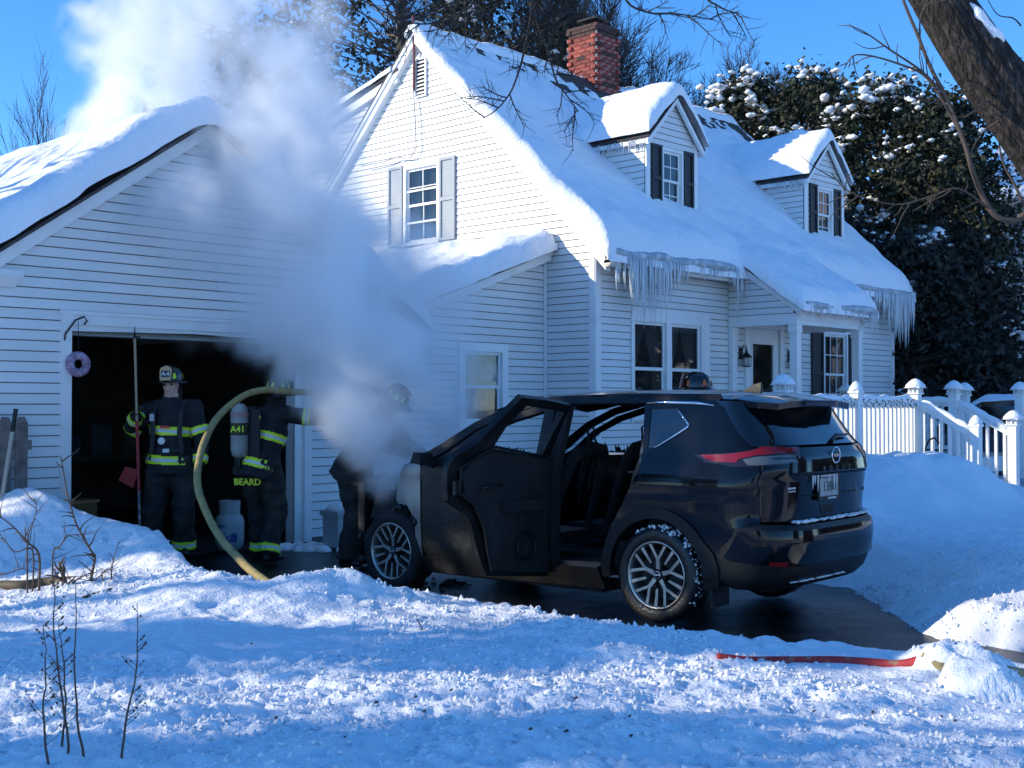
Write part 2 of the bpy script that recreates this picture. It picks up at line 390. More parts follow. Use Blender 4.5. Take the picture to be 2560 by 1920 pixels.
def window(parent, F, s0, s1, z0, z1, cols=2, rows=2, casing=.07, name='window', curtain=True, lower_dark=False, sash=.04, swag=False):
    """a double hung sash window; the opening s0..s1, z0..z1"""
    m = MB(); c = casing
    for a, b, e, d in ((s0-c, s0, z0-c, z1+c), (s1, s1+c, z0-c, z1+c), (s0, s1, z1, z1+c), (s0-.0, s1+.0, z0-c, z0)):
        m.box(a, b, -.06, .034, e, d, F)
    m.box(s0-c-.02, s1+c+.02, .034, .06, z0-c, z0-c+.035, F)
    wn = m.build(name, M_trim, parent)
    zm = (z0+z1)/2
    for (a, b, n0) in ((zm-.02, z1, -.01), (z0, zm+.02, -.028)):
        m = MB(); f = sash
        for q in ((s0, s0+f, a, b), (s1-f, s1, a, b), (s0+f, s1-f, a, a+f), (s0+f, s1-f, b-f, b)): m.box(q[0], q[1], n0-.025, n0, q[2], q[3], F)
        for i in range(1, cols):
            x = s0+f+(s1-s0-2*f)*i/cols; m.box(x-.008, x+.008, n0-.016, n0-.004, a+f, b-f, F)
        for i in range(1, rows):
            z = a+f+(b-a-2*f)*i/rows; m.box(s0+f, s1-f, n0-.015, n0-.005, z-.008, z+.008, F)
        m.build('sash', M_trim, wn)
        m = MB(); m.box(s0+f, s1-f, n0-.0145, n0-.012, a+f, b-f, F); m.build('pane', M_glass, wn)
    if curtain:
        m = MB(); nn = 26; H = z1-z0
        for side in (0, 1):
            vs_ = []; fs_ = []
            for i in range(nn):
                t = i/(nn-1)
                for j in range(9):
                    h = j/8; wv = .5*(1-h*.0)
                    if swag: wdt = (s1-s0)*(.5-.32*(math.sin(h*math.pi*.55))**1.5)
                    else: wdt = (s1-s0)*.42
                    x = t*wdt; x = s0+x if side == 0 else s1-x
                    zt = (z1-H*h*(1.0 if not swag else 1.0))
                    if swag: zt += .14*t*h*H
                    vs_.append(F(x, -.11+.014*math.sin(t*wdt*70), zt))
            for i in range(nn-1):
                for j in range(8): fs_.append((i*9+j, i*9+9+j, i*9+10+j, i*9+1+j))
            m.add(vs_, fs_)
        cu = m.build('curtain', M_curtain, wn, smooth=True, fix=False)
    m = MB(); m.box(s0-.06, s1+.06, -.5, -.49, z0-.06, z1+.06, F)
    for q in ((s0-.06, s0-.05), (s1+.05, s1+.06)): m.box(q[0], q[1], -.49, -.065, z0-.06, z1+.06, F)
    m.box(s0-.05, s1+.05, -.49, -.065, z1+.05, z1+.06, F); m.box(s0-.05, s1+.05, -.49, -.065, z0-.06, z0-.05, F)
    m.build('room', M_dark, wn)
    return wn
def snow_field(name, label, x0, x1, y0, y1, step, base, thick, rnd_e=.16, edges='xXyY', mat_=None, parent=None, skirt=.0):
    xs_ = np.linspace(x0, x1, max(3, int((x1-x0)/step))); ys_ = np.linspace(y0, y1, max(3, int((y1-y0)/step)))
    X, Y = np.meshgrid(xs_, ys_, indexing='ij'); B = base(X, Y); T = thick(X, Y)
    e = np.full(X.shape, 9.)
    if 'x' in edges: e = np.minimum(e, X-x0)
    if 'X' in edges: e = np.minimum(e, x1-X)
    if 'y' in edges: e = np.minimum(e, Y-y0)
    if 'Y' in edges: e = np.minimum(e, y1-Y)
    e = np.clip((e+.012)/rnd_e, 0, 1); prof = np.sqrt(1-(1-e)**2)
    # the rounded rim bulges a little past the eave
    wob = (1-e)*.06; T = T*(1+.55*fbm(X, Y, .45, 3, 19)*(1-.5*e))
    X0, Y0 = X, Y; X = X+wob*fbm(X0, Y0, .4, 3, 23); Y = Y+wob*fbm(X0, Y0, .4, 3, 29)
    Z = B+T*prof
    nx, ny = X.shape
    v = np.stack([X, Y, Z], -1).reshape(-1, 3); f = gridf(nx, ny)
    ring = [(i, 0) for i in range(nx)]+[(nx-1, j) for j in range(1, ny)]+[(i, ny-1) for i in range(nx-2, -1, -1)]+[(0, j) for j in range(ny-2, 0, -1)]
    ri = np.array([i*ny+j for i, j in ring]); bot = np.stack([X, Y, B-skirt-.004], -1).reshape(-1, 3)[ri]
    n0 = len(v); v = np.vstack([v, bot]); m = len(ri); k = np.arange(m)
    sk = np.stack([ri, n0+k, n0+(k+1) % m, ri[(k+1) % m]], -1)
    o = npmesh(name, v, np.vstack([f, sk]), mat_ or M_rsnow, parent)
    return tag(o, label, 'snow', kind='stuff')
def icicles(parent, p0, p1, n, lmin, lmax, seed, dens=None, name='icicles', rmax=.014):
    rr = random.Random(seed); m = MB(); p0 = Vector(p0); p1 = Vector(p1)
    for i in range(n):
        t = rr.random(); k = dens(t) if dens else 1
        if rr.random() > min(1, k+.25): continue
        L = rr.uniform(lmin, lmin+(lmax-lmin)*k)*rr.uniform(.6, 1.1); r = min(rmax, .004+L*.022)*rr.uniform(.6, 1.2)
        p = p0.lerp(p1, t)+Vector((rr.uniform(-.02, .02), rr.uniform(-.05, .03), rr.uniform(-.02, .01)))
        q = p-Vector((0, 0, L)); w_ = Vector((rr.uniform(-.008, .008), rr.uniform(-.008, .008), 0))
        m.tube([p+Vector((0, 0, .03)), p-Vector((0, 0, L*.4))+w_, p-Vector((0, 0, L*.75))+w_, q+w_], [r*1.5, r, r*.6, .001], 5)
    o = m.build(name, M_icicle, parent, smooth=True); tag(o, kind='stuff'); return o
M_icicle = mat('icicle_ice', (.86, .90, .93), .15, spec=.6, trans=.3)
# ---------------------------------------------------------------- house
GX_, FY = 13.62, 11.30; EX = 22.64; RY, RZ = 15.0, 7.70; EZ = 4.02
house = thing('house', 'white clapboard Cape house with steep snowy roof, two dormers and brick chimney', 'house', (18.1, 15, 0))
FG = frame((GX_, 0, 0), (0, 1, 0), (-1, 0, 0))         # s = Y
FF = frame((0, FY, 0), (1, 0, 0), (0, -1, 0))          # s = X
FE = frame((EX, 0, 0), (0, 1, 0), (1, 0, 0))
BY = 18.7; D2Y, D2Z = 15.75, 7.0     # rear shed dormer springs here
gable = [(FY, .5), (BY+.6, .5), (BY+.6, 5.9), (D2Y, 6.85), (RY, RZ-.12), (FY, EZ-.05)]
gw = (14.56, 15.30, 4.24, 5.44)
clap_wall(house, FG, gable, [(gw[0]-.02, gw[1]+.02, gw[2]-.02, gw[3]+.02)], seed=2, z0=.5)
facade = [(GX_, .5), (EX, .5), (EX, EZ-.02), (GX_, EZ-.02)]
w1 = (14.49, 15.27, 1.42, 2.82); w2 = (15.40, 16.18, 1.42, 2.82); w3 = (20.0, 20.78, 1.42, 2.86); dr = (17.52, 18.50, .95, 2.86)
clap_wall(house, FF, facade, [(w1[0]-.02, w2[1]+.02, w1[2]-.02, w1[3]+.02), (w3[0]-.02, w3[1]+.02, w3[2]-.02, w3[3]+.02), dr], seed=3, z0=.5)
m = MB(); m.add([FE(FY, 0, .5), FE(BY, 0, .5), FE(BY, 0, EZ), FE(RY, 0, RZ), FE(FY, 0, EZ)], [(0, 1, 2, 3, 4)]); m.add([(GX_+.1, BY, .5), (EX, BY, .5), (EX, BY, 5.5), (GX_+.1, BY, 5.5)], [(0, 1, 2, 3)]); m.build('wall', M_side, house)
# corner boards
for (F, s0, s1, z1) in ((FF, GX_-.0185, GX_+.10, EZ-.02), (FF, EX-.10, EX+.0185, EZ-.02), (FG, FY-.012, FY+.09, EZ-.06)):
    m = MB(); m.box(s0, s1, .001, .030, .5, z1, F); m.build('corner_board', M_trim, house)
m = MB(); m.box(17.14, 17.22, .0165, .024, 4.9, 6.3, FG); m.build('corner_board', M_trim, house)
# roof slabs (front slope, rear slope, rear dormer) and rakes
def slab(pts, t, name, parent, ma=M_shin):
    m = MB(); p = [Vector(q) for q in pts]; n = (p[1]-p[0]).cross(p[2]-p[0]).normalized()
    if n.z < 0: n = -n
    m.hexa([q-n*t for q in p]+p); return m.build(name, ma, parent)
ov = .14; ev = .30; RXL, RXR = GX_-ov, EX+ov
zr = lambda Y: RZ-(RY-Y)
roof = slab([(RXL, FY-ev, zr(FY-ev)), (RXR, FY-ev, zr(FY-ev)), (RXR, RY, RZ), (RXL, RY, RZ)], .03, 'roof', house)
slab([(RXL, RY, RZ), (RXR, RY, RZ), (RXR, BY+.2, RZ-(BY+.2-RY)), (RXL, BY+.2, RZ-(BY+.2-RY))], .03, 'rear_roof', house)
slab([(RXL+.02, D2Y-.35, 7.13), (RXR-.02, D2Y-.35, 7.13), (RXR-.02, BY+1.0, 6.02), (RXL+.02, BY+1.0, 6.02)], .05, 'dormer_roof', house)
# shingle courses on the strip of roof that shows near the ridge
m = MB()
for i in range(22):
    y = RY-.02-i*.1; rr = random.Random(i)
    x = RXL
    while x < RXR-.05:
        x2 = min(RXR, x+rr.uniform(.26, .34)); u_ = Vector((0, -1, -1)).normalized(); nn = Vector((0, -1, 1)).normalized()
        a = Vector((x+.004, y, zr(y))); b = Vector((x2-.004, y, zr(y))); d0 = .006; d1 = .014+rr.uniform(0, .006); L = .15
        m.hexa([a, b, b+u_*L, a+u_*L, a+nn*d0, b+nn*d0, b+u_*L+nn*d1, a+u_*L+nn*d1]); x = x2
sg = m.build('shingles', M_shin, roof); tag(sg, kind='stuff')
def rake(parent, F, a, b, w_, t0, t1, name='rake_board', ma=None):
    m = MB(); a, b = Vector((a[0], a[1])), Vector((b[0], b[1])); m.hexa([F(a.x, t0, a.y-w_), F(b.x, t0, b.y-w_), F(b.x, t1, b.y-w_), F(a.x, t1, a.y-w_), F(a.x, t0, a.y), F(b.x, t0, b.y), F(b.x, t1, b.y), F(a.x, t1, a.y)])
    return m.build(name, ma or M_trim, parent)
rake(house, FG, (FY-ev+.02, zr(FY-ev)-.035), (RY, RZ-.05), .20, .001, .11)
rake(house, FG, (FY-ev+.02, zr(FY-ev)-.028), (RY, RZ-.043), .07, .11, .135, 'rake_mould')
rake(house, FG, (RY, RZ-.05), (BY, RZ-.05-(BY-RY)), .20, .001, .11)
rake(house, FG, (RY, RZ-.043), (BY, RZ-.043-(BY-RY)), .07, .11, .135, 'rake_mould')
rake(house, FG, (D2Y-.3, 7.06), (BY+1.0, 5.96), .15, .018, .09)
# eave: fascia, soffit, gutter stub at the gable end
m = MB(); m.box(RXL, RXR, FY-ev+.01, FY-ev+.035, zr(FY-ev)-.17, zr(FY-ev)-.04); m.build('fascia', M_trim, house)
m = MB(); m.box(GX_-.1, RXR-.02, FY-ev+.035, FY-.018, EZ-.24, EZ-.225); m.build('soffit', M_trim, house)
M_rust = mat('rusty_gutter', (.62, .58, .50), .5, noise=(14, (.30, .16, .07), .5, .7))
m = MB(); m.tube([(RXL-.02, FY-ev-.05, zr(FY-ev)-.14), (RXL+.22, FY-ev-.05, zr(FY-ev)-.14)], .06, 10); m.box(RXL-.02, RXL+.22, FY-ev-.11, FY-ev+.01, zr(FY-ev)-.14, zr(FY-ev)-.10); m.build('gutter', M_rust, house)
# gable window with grey louvred shutters, attic vent
gwin = window(house, FG, *gw, cols=2, rows=2, casing=.06); m = MB(); m.box(gw[0]-.005, gw[1]+.005, -.008, .012, (gw[2]+gw[3])/2+.22, (gw[2]+gw[3])/2+.25, FG); m.box(gw[0], gw[1], -.008, .012, gw[2]+.3, gw[2]+.33, FG); m.build('storm_rail', M_trim, gwin)
shutter(house, FG, 14.13, 14.49, 4.20, 5.52, 'grey', -math.pi/2); shutter(house, FG, 15.375, 15.735, 4.20, 5.52, 'grey', -math.pi/2)
m = MB(); m.box(14.82, 15.05, .016, .02, 6.62, 7.18, FG); vent = m.build('attic_vent', M_dark, house)
m = MB()
for a, b, c, d in ((14.80, 14.825, 6.6, 7.2), (15.045, 15.07, 6.6, 7.2), (14.80, 15.07, 6.58, 6.605), (14.80, 15.07, 7.19, 7.215)): m.box(a, b, .016, .05, c, d, FG)
m.build('vent_frame', M_trim, vent)
for i in range(9):
    m = MB(); z = 6.63+i*.062; m.hexa([FG(14.825, .022, z+.03), FG(15.045, .022, z+.03), FG(15.045, .045, z), FG(14.825, .045, z), FG(14.825, .022, z+.038), FG(15.045, .022, z+.038), FG(15.045, .045, z+.008), FG(14.825, .045, z+.008)]); m.build('slat', M_trim, vent)
# cable down the gable, with its conduit
m = MB(); m.tube([FG(15.02, .13, 7.9), FG(15.03, .09, 7.3), FG(15.07, .06, 6.7)], .022, 6); m.build('conduit', mat('red_brown_pipe', (.16, .05, .05), .6), house)
m = MB(); m.tube([FG(15.07, .07, 6.75), FG(15.0, .09, 6.2), FG(14.98, .09, 5.75), FG(15.12, .09, 5.6), FG(15.45, .10, 5.66), FG(15.75, .12, 5.62), FG(16.3, .14, 5.62)], .009, 6); m.build('cable', mat('grey_cable', (.28, .28, .29), .6), house)
# front windows
m = MB(); m.box(w1[0]-.06, w2[1]+.24, .018, .030, w1[3]+.05, w1[3]+.20, FF); m.box(w1[0]-.075, w1[0]-.02, .018, .033, w1[2]-.1, w1[3]+.05, FF); m.box(w2[1]+.075, w2[1]+.24, .018, .030, w1[2]-.1, w1[3]+.05, FF); m.build('window_panel', M_trim, house)
window(house, FF, *w1, cols=1, rows=1, casing=.065, sash=.045, swag=True); window(house, FF, *w2, cols=1, rows=1, casing=.0645, sash=.045, swag=True)
window(house, FF, *w3, cols=3, rows=2, casing=.05); shutter(house, FF, 19.53, 19.93, 1.42, 2.88, 'black', 0); shutter(house, FF, 20.85, 21.25, 1.42, 2.88, 'black', 0)
# front door with storm glass
m = MB()
for a, b, c, d in ((dr[0]-.10, dr[0], .9, dr[3]+.1), (dr[1], dr[1]+.12, .9, dr[3]+.1), (dr[0], dr[1], dr[3], dr[3]+.1)): m.box(a, b, -.08, .04, c, d, FF)
df = m.build('door_frame', M_trim, house)
m = MB(); g = (17.70, 18.33, 1.30, 2.60)
for a, b, c, d in ((dr[0]+.004, g[0], dr[2], dr[3]-.004), (g[1], dr[1]-.004, dr[2], dr[3]-.004), (g[0], g[1], dr[2], g[2]), (g[0], g[1], g[3], dr[3]-.004)): m.box(a, b, -.05, -.005, c, d, FF)
for a, b, c, d in ((g[0]-.05, g[0]-.02, g[2]-.05, g[3]+.05), (g[1]+.02, g[1]+.05, g[2]-.05, g[3]+.05), (g[0]-.02, g[1]+.02, g[3]+.02, g[3]+.05), (g[0]-.02, g[1]+.02, g[2]-.05, g[2]-.02)): m.box(a, b, -.005, .006, c, d, FF)
door = m.build('door', M_trim, house)
m = MB(); m.box(g[0], g[1], -.03, -.026, g[2], g[3], FF); m.build('pane', mat('door_glass', (.02, .022, .025), .03, spec=.8, alpha=.35), door)
m = MB(); m.tube([FF(18.42, 0, 1.95), FF(18.42, .04, 1.95), FF(18.42, .04, 1.85), FF(18.42, 0, 1.85)], .008, 6); m.build('handle', M_blkmetal, door)
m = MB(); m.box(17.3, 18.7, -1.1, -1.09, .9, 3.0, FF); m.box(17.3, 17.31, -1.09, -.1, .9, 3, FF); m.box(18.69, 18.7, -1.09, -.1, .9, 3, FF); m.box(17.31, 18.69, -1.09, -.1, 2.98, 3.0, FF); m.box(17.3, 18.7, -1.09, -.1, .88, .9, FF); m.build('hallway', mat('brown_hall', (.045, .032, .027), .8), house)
# porch
PY, PX0, PX1 = 10.07, 16.96, 19.05; ps = .68; pz = lambda Y: 3.12+(Y-(PY-.16))*ps
porch = MB(); t = .04
yj = (RZ-RY-3.12+(PY-.16)*ps)/(ps-1)   # where it meets the main roof
pr = slab([(PX0-.1, PY-.16, pz(PY-.16)), (PX1+.1, PY-.16, pz(PY-.16)), (PX1+.1, yj+.05, pz(yj+.05)), (PX0-.1, yj+.05, pz(yj+.05))], .05, 'porch_roof', house)
FPL = frame((PX0, 0, 0), (0, 1, 0), (-1, 0, 0)); FPR = frame((PX1, 0, 0), (0, 1, 0), (1, 0, 0)); FPF = frame((0, PY, 0), (1, 0, 0), (0, -1, 0))
for Fp, sd_ in ((FPL, 4), (FPR, 5)):
    clap_wall(house, Fp, [(PY+.02, 3.0), (FY-.02, 3.0), (FY-.02, pz(FY-.02)-.14), (PY+.02, pz(PY+.02)-.1)], seed=sd_, z0=3.0)
    rake(house, Fp, (PY-.16, pz(PY-.16)-.05), (yj-.03, pz(yj-.03)-.05), .12, .018, .075)
    rake(house, Fp, (PY-.16, pz(PY-.16)-.045), (yj-.03, pz(yj-.03)-.045), .05, .075, .095, 'rake_mould')
    m = MB(); m.box(PY-.05, FY-.025, -.12, .03, 2.83, 2.998, Fp); m.build('porch_beam', M_trim, house)
m = MB(); m.box(PX0+.121, PX1-.121, -.10, .03, 2.83, 3.06, FPF); m.box(PX0-.03, PX1+.03, .031, .05, 2.90, 3.05, FPF); m.build('porch_beam', M_trim, house)
m = MB(); m.box(PX0-.02, PX1+.02, -1.2, -.1, 2.99, 3.0, FPF); m.build('porch_ceiling', M_trim, house)
for x in (PX0, PX1-.13):
    m = MB(); m.box(x, x+.13, -.10, .029, .82, 2.83, FPF); m.box(x-.015, x+.145, -.115, .04, 2.70, 2.829, FPF); m.build('porch_post', M_trim, house)
for x in (PX0, PX1-.13):
    m = MB(); m.box(x, x+.13, .018, .09, .82, 2.83, FF); m.box(x-.015, x+.145, .018, .105, 2.62, 2.829, FF); m.build('pilaster', M_trim, house)
# wall lanterns
for lx_, nm in ((17.30, 'lantern'), (18.80, 'lantern')):
    m = MB(); m.lathe([(.0, .26), (.012, .25), (.02, .2), (.085, .13), (.09, .115), (.02, .1)], 10, FF(lx_, .13, 2.24)); m.lathe([(.02, -.01), (.075, 0), (.075, .012), (.0, .012)], 8, FF(lx_, .13, 2.21))
    m.box(lx_-.05, lx_+.05, .018, .035, 2.34, 2.52, FF); m.tube([FF(lx_, .03, 2.46), FF(lx_, .08, 2.56), FF(lx_, .12, 2.55), FF(lx_, .13, 2.48)], .01, 6)
    for k in range(6): a = k*math.pi/3; m.tube([FF(lx_+.07*math.cos(a), .13+.07*math.sin(a), 2.215), FF(lx_+.075*math.cos(a), .13+.075*math.sin(a), 2.36)], .006, 4)
    la = m.build('lantern', M_blkmetal, house); m = MB(); m.lathe([(.06, 0), (.065, .14)], 6, FF(lx_, .13, 2.22)); m.build('lantern_glass', mat('frosted_glass', (.5, .5, .48), .3), la)
# dormers
def dormer(xa, xb, gx0, gx1, Yf, ez, az, zb, lab):
    xc = (xa+xb)/2; Fd = frame((0, Yf, 0), (1, 0, 0), (0, -1, 0)); hw = (xb-xa)/2; sl = (az-ez)/hw
    clap_wall(house, Fd, [(xa, zb-.3), (xb, zb-.3), (xb, ez-.02), (xc, az-.06), (xa, ez-.02)], [(gx0-.02, gx1+.02, zb, ez-.20)], seed=int(xa*7), z0=zb-.3, joint=9)
    for x, nx in ((xa, -1), (xb, 1)):
        Fs = frame((x, 0, 0), (0, 1, 0), (nx, 0, 0)); ye = RY-(RZ-ez)
        clap_wall(house, Fs, [(Yf+.02, zr(Yf)-.02), (Yf+.02, ez-.03), (ye, ez-.03)][::-1], seed=int(x*9), z0=zr(Yf)-.02, joint=9)
    for s0, s1 in ((xa-.018, xa+.075), (xb-.075, xb+.018)):
        m = MB(); m.box(s0, s1, .001, .03, zr(Yf)-.1, ez-.02, Fd); m.build('corner_board', M_trim, house)
    yr = RY-(RZ-az)+.1; ov_ = .10; f = .13
    for sg_ in (-1, 1):
        xe = xc+sg_*(hw+ov_); zee = az-sl*(hw+ov_); yl = RY-(RZ-zee)+.05
        slab([(xe, Yf-f, zee), (xc, Yf-f, az), (xc, yr, az), (xe, yl, zee)], .03, 'dormer_roof', house)
        rake(house, Fd, (xc+sg_*(hw+ov_-.01), zee-.035), (xc, az-.035), .085, f-.06, f-.005)
        m = MB(); m.box(min(xe, xe-sg_*.03), max(xe, xe-sg_*.03), Yf-f+.01, yl-.1, zee-.10, zee-.035); m.build('fascia', M_trim, house)
    window(house, Fd, gx0, gx1, zb+.03, ez-.23, cols=2, rows=2, casing=.05)
    shutter(house, Fd, gx0-.32, gx0-.055, zb-.02, ez-.17, 'black', 0); shutter(house, Fd, gx1+.055, gx1+.32, zb-.02, ez-.17, 'black', 0)
    def base(X, Y): return az-sl*np.abs(X-xc)-sl*0
    def th(X, Y): return .20+.06*fbm(X, Y, .5, 3, 3)+.05*(1-np.abs(X-xc)/hw)
    def base2(X, Y):
        a = np.sqrt((X-xc)**2+.015)-.12; return az-sl*np.clip(a, 0, 9)
    snow_field('roof_snow', lab, xc-hw-ov_-.05, xc+hw+ov_+.05, Yf-f-.05, yr+.35, .045, base2, th, .15, 'xXy')
    icicles(house, (xa-ov_, Yf-.05, az-sl*(hw+ov_)-.06), (xa-ov_, RY-(RZ-ez)-.3, az-sl*(hw+ov_)-.06), 60, .03, .22, int(xa), name='icicles', rmax=.008)
dormer(15.52, 16.86, 15.95, 16.43, 11.85, 5.86, 6.53, 4.66, 'snow on the roof of the dormer beside the chimney')
dormer(20.30, 21.70, 20.76, 21.26, 11.85, 5.86, 6.55, 4.66, 'snow on the roof of the dormer nearest the tall evergreens')
# chimney, brick by brick
chx0, chx1, chy0, chy1 = 17.80, 18.44, 14.73, 15.40
m = MB(); m.box(chx0+.012, chx1-.012, chy0+.012, chy1-.012, 6.6, 8.66); chim = m.build('chimney', M_brickmortar, house)
bl, bh = .205, .062
def bmesh_brick(L, D, key):
    if key not in SH:
        mm = MB(); mm.box(-L/2, L/2, -D/2, D/2, -bh/2, bh/2); o = mm.build('brick', M_brick); SH[key] = o.data; bpy.data.objects.remove(o)
        me = SH[key].copy(); me.materials.clear(); me.materials.append(M_soot); SH[key+'s'] = me
    return SH[key]
bmesh_brick(bl, .095, 'bx'); bmesh_brick(.095, bl, 'by')
rb = random.Random(11); z = 7.0; row = 0
while z < 8.64:
    off = (row % 2)*.107; soot = z > 8.50; gq = .012
    for (ax, a0, a1, fx) in (('x', chx0, chx1, chy0), ('y', chy0, chy1, chx0), ('x', chx0, chx1, chy1), ('y', chy0, chy1, chx1)):
        n = 3
        L = (a1-a0)
        p = a0+bl/2+off-.107/2
        while p < a1-.04:
            key = ('bx' if ax == 'x' else 'by')+('s' if soot or rb.random() < .14 else '')
            o = bpy.data.objects.new('brick', SH[key]); C.objects.link(o)
            e = (.006+rb.uniform(0, .008)+(.02 if z > 8.56 else 0)); inn = .0475
            c_ = min(p, a1-bl/2+.0)
            if ax == 'x': o.location = (c_, fx+(inn-e if fx == chy0 else -inn+e), z)
            else: o.location = (fx+(inn-e if fx == chx0 else -inn+e), c_, z)
            par(o, chim); p += bl+.012
    z += bh+.011; row += 1
m = MB(); m.box(chx0-.03, chx1+.03, chy0-.03, chy1+.03, 8.645, 8.70); m.build('chimney_crown', M_soot, chim)
m = MB(); cx_, cy_ = (chx0+chx1)/2, (chy0+chy1)/2
for dx_, dy_ in ((-.15, -.15), (.15, -.15), (.15, .15), (-.15, .15)): m.tube([(cx_+dx_, cy_+dy_, 8.69), (cx_+dx_, cy_+dy_, 8.86)], .008, 4)
m.lathe([(.30, 8.84), (.31, 8.87), (.02, 8.97), (0, 8.975)], 4, (cx_, cy_, 0)); m.build('chimney_cap', M_blkmetal, chim)
# roof snow on the house
def mth(X, Y):
    s_ = (Y-(FY-ev))/(RY-FY+ev)                       # 0 eave .. 1 ridge
    t_ = .30-.16*sst(.1, .8, s_)+.05*fbm(X, Y, .9, 3, 2)
    cour = .02*np.sin(Y*2*math.pi/.1+2.5*vnoise(X, Y, .6, 7))
    t_ = t_-(.085+.045*sst(15.0, 17.0, X))*sst(.72, .95, s_)*(.9+1.0*vnoise(X, Y, .5, 3)+.9*vnoise(X, Y, .14, 9))*sst(1.0, .975, s_)+cour*sst(.6, .8, s_)*.8
    wx = np.exp(-((X-18.1)/.9)**2); t_ = t_-.17*wx*sst(.66, .9, s_)*(.8+1.4*vnoise(X, Y, .3, 12)+.9*vnoise(X, Y, .1, 13))
    t_ = t_+.10*np.exp(-((s_-.04)/.06)**2)
    return t_
snow_field('roof_snow', 'thick snow covering the front slope of the house roof', RXL-.06, RXR+.06, FY-ev-.10, RY+.12, .05, lambda X, Y: RZ-np.abs(RY-Y), mth, .17, 'xXyY', skirt=.02)
snow_field('roof_snow', 'snow on the low rear dormer roof beyond the gable peak', RXL-.02, RXR, D2Y-.2, BY+1.05, .12, lambda X, Y: 7.13-(Y-D2Y+.35)*(1.11/(BY+1.35-D2Y)), lambda X, Y: .16+.03*fbm(X, Y, .7, 2, 1), .12)
def pbase(X, Y):
    a = 3.12+(Y-(PY-.16))*ps; b = RZ-(RY-Y); k = .12
    return .5*(a+b+np.sqrt((a-b)**2+k*k))-.05
snow_field('roof_snow', 'snow sliding over the porch roof above the front door', PX0-.16, PX1+.18, PY-.24, 12.3, .05, pbase, lambda X, Y: (.30-.10*sst(11.0, 12.2, Y)-.24*sst(11.6, 12.3, Y))+.05*fbm(X, Y, .6, 3, 5), .2, 'xXy')
# lumpy ice along the eaves
def ice_lip(p0, p1, r, seed, name='eave_ice'):
    p0, p1 = Vector(p0), Vector(p1); n = int((p1-p0).length/.06); pts = []; rad = []
    for i in range(n+1):
        t_ = i/n; p = p0.lerp(p1, t_); q = float(vnoise(p.x+seed, p.y, .35, 1)); q2 = float(vnoise(p.x+seed, p.y, .12, 2))
        pts.append(p+Vector((0, -.02*q, .03*q))); rad.append((r*(.85+.25*q+.2*q2), r*(.8+.25*q)))
    m = MB(); m.tube(pts, rad, 9, ref=(0, 0, 1)); o = m.build(name, M_icelip, house, smooth=True); return o
M_icelip = mat('dirty_ice', (.33, .38, .42), .35, noise=(7, (.62, .67, .70), .45, .7), bump=[(25, .01)])
ez_ = zr(FY-ev)
ice_lip((RXL+.1, FY-ev-.06, ez_+.02), (PX0-.1, FY-ev-.06, ez_+.02), .085, 1); ice_lip((PX1+.1, FY-ev-.06, ez_+.02), (RXR, FY-ev-.06, ez_+.02), .085, 5); ice_lip((PX0-.1, PY-.2, 3.13), (PX1+.12, PY-.2, 3.13), .085, 9)
icicles(house, (RXL+.1, FY-ev-.07, ez_-.03), (PX0-.1, FY-ev-.07, ez_-.03), 430, .08, 1.0, 3, dens=lambda t: .95*math.exp(-((t-.25)/.2)**2)+.12+.7*math.exp(-((t-.97)/.05)**2), rmax=.012)
icicles(house, (PX1+.15, FY-ev-.07, ez_-.03), (RXR, FY-ev-.07, ez_-.03), 360, .08, 1.0, 4, dens=lambda t: .2+.9*math.exp(-((t-.85)/.22)**2), rmax=.013)
icicles(house, (PX0-.05, PY-.21, 3.07), (PX1+.1, PY-.21, 3.07), 260, .04, .42, 5, dens=lambda t: .3+.9*math.exp(-((t-.98)/.08)**2), rmax=.010)
for i, (x, L, lab) in enumerate(((GX_+.02, .55, 'thick sunlit icicle at the corner of the house eave below the gable'), (GX_+.36, .72, 'longest sunlit icicle, second from the gable corner of the house eave'))):
    m = MB(); p = Vector((x, FY-ev-.07, ez_)); m.tube([p, p-Vector((0, 0, .16)), p-Vector((0, 0, L*.6)), p-Vector((0, 0, L))], [.045, .034, .016, .001], 7)
    tag(m.build('icicle', M_icicle, smooth=True), lab, 'icicle', 'icicles at the house corner')
# ---------------------------------------------------------------- breezeway between house and garage
LY = 12.23; bw = thing('breezeway', 'low white clapboard wing with shed roof joining house and garage', 'building', (11.9, 13.5, 0))
FL = frame((0, LY, 0), (1, 0, 0), (0, -1, 0)); lz = lambda X: 3.86-.357*(GX_-X)
lw = (11.93, 12.66, 1.35, 2.32)
clap_wall(bw, FL, [(9.9, .1), (GX_-.02, .1), (GX_-.02, lz(GX_)-.09), (9.9, lz(9.9)-.09)], [(lw[0]-.02, lw[1]+.02, lw[2]-.02, lw[3]+.02)], ex=.1066, seed=8, z0=.1)
window(bw, FL, *lw, cols=1, rows=1, casing=.12)
slab([(9.95, LY-.18, lz(9.95)), (GX_-.02, LY-.18, lz(GX_)), (GX_-.02, 17.5, lz(GX_)), (9.95, 17.5, lz(9.95))], .03, 'roof', bw)
rake(bw, FL, (9.95, lz(9.95)-.032), (GX_-.03, lz(GX_)-.032), .13, .018, .13); rake(bw, FL, (9.95, lz(9.95)-.03), (GX_-.03, lz(GX_)-.03), .05, .13, .155, 'rake_mould')
m = MB(); m.box(GX_-.08, GX_-.019, .018, .03, .1, lz(GX_)-.2, FL); m.build('corner_board', M_trim, bw)
snow_field('roof_snow', 'deep snow on the shed roof of the breezeway', 9.8, GX_-.03, LY-.26, 17.4, .055, lambda X, Y: 3.86-.357*(GX_-X), lambda X, Y: .34+.05*fbm(X, Y, .7, 3, 4), .17, 'xXyY')
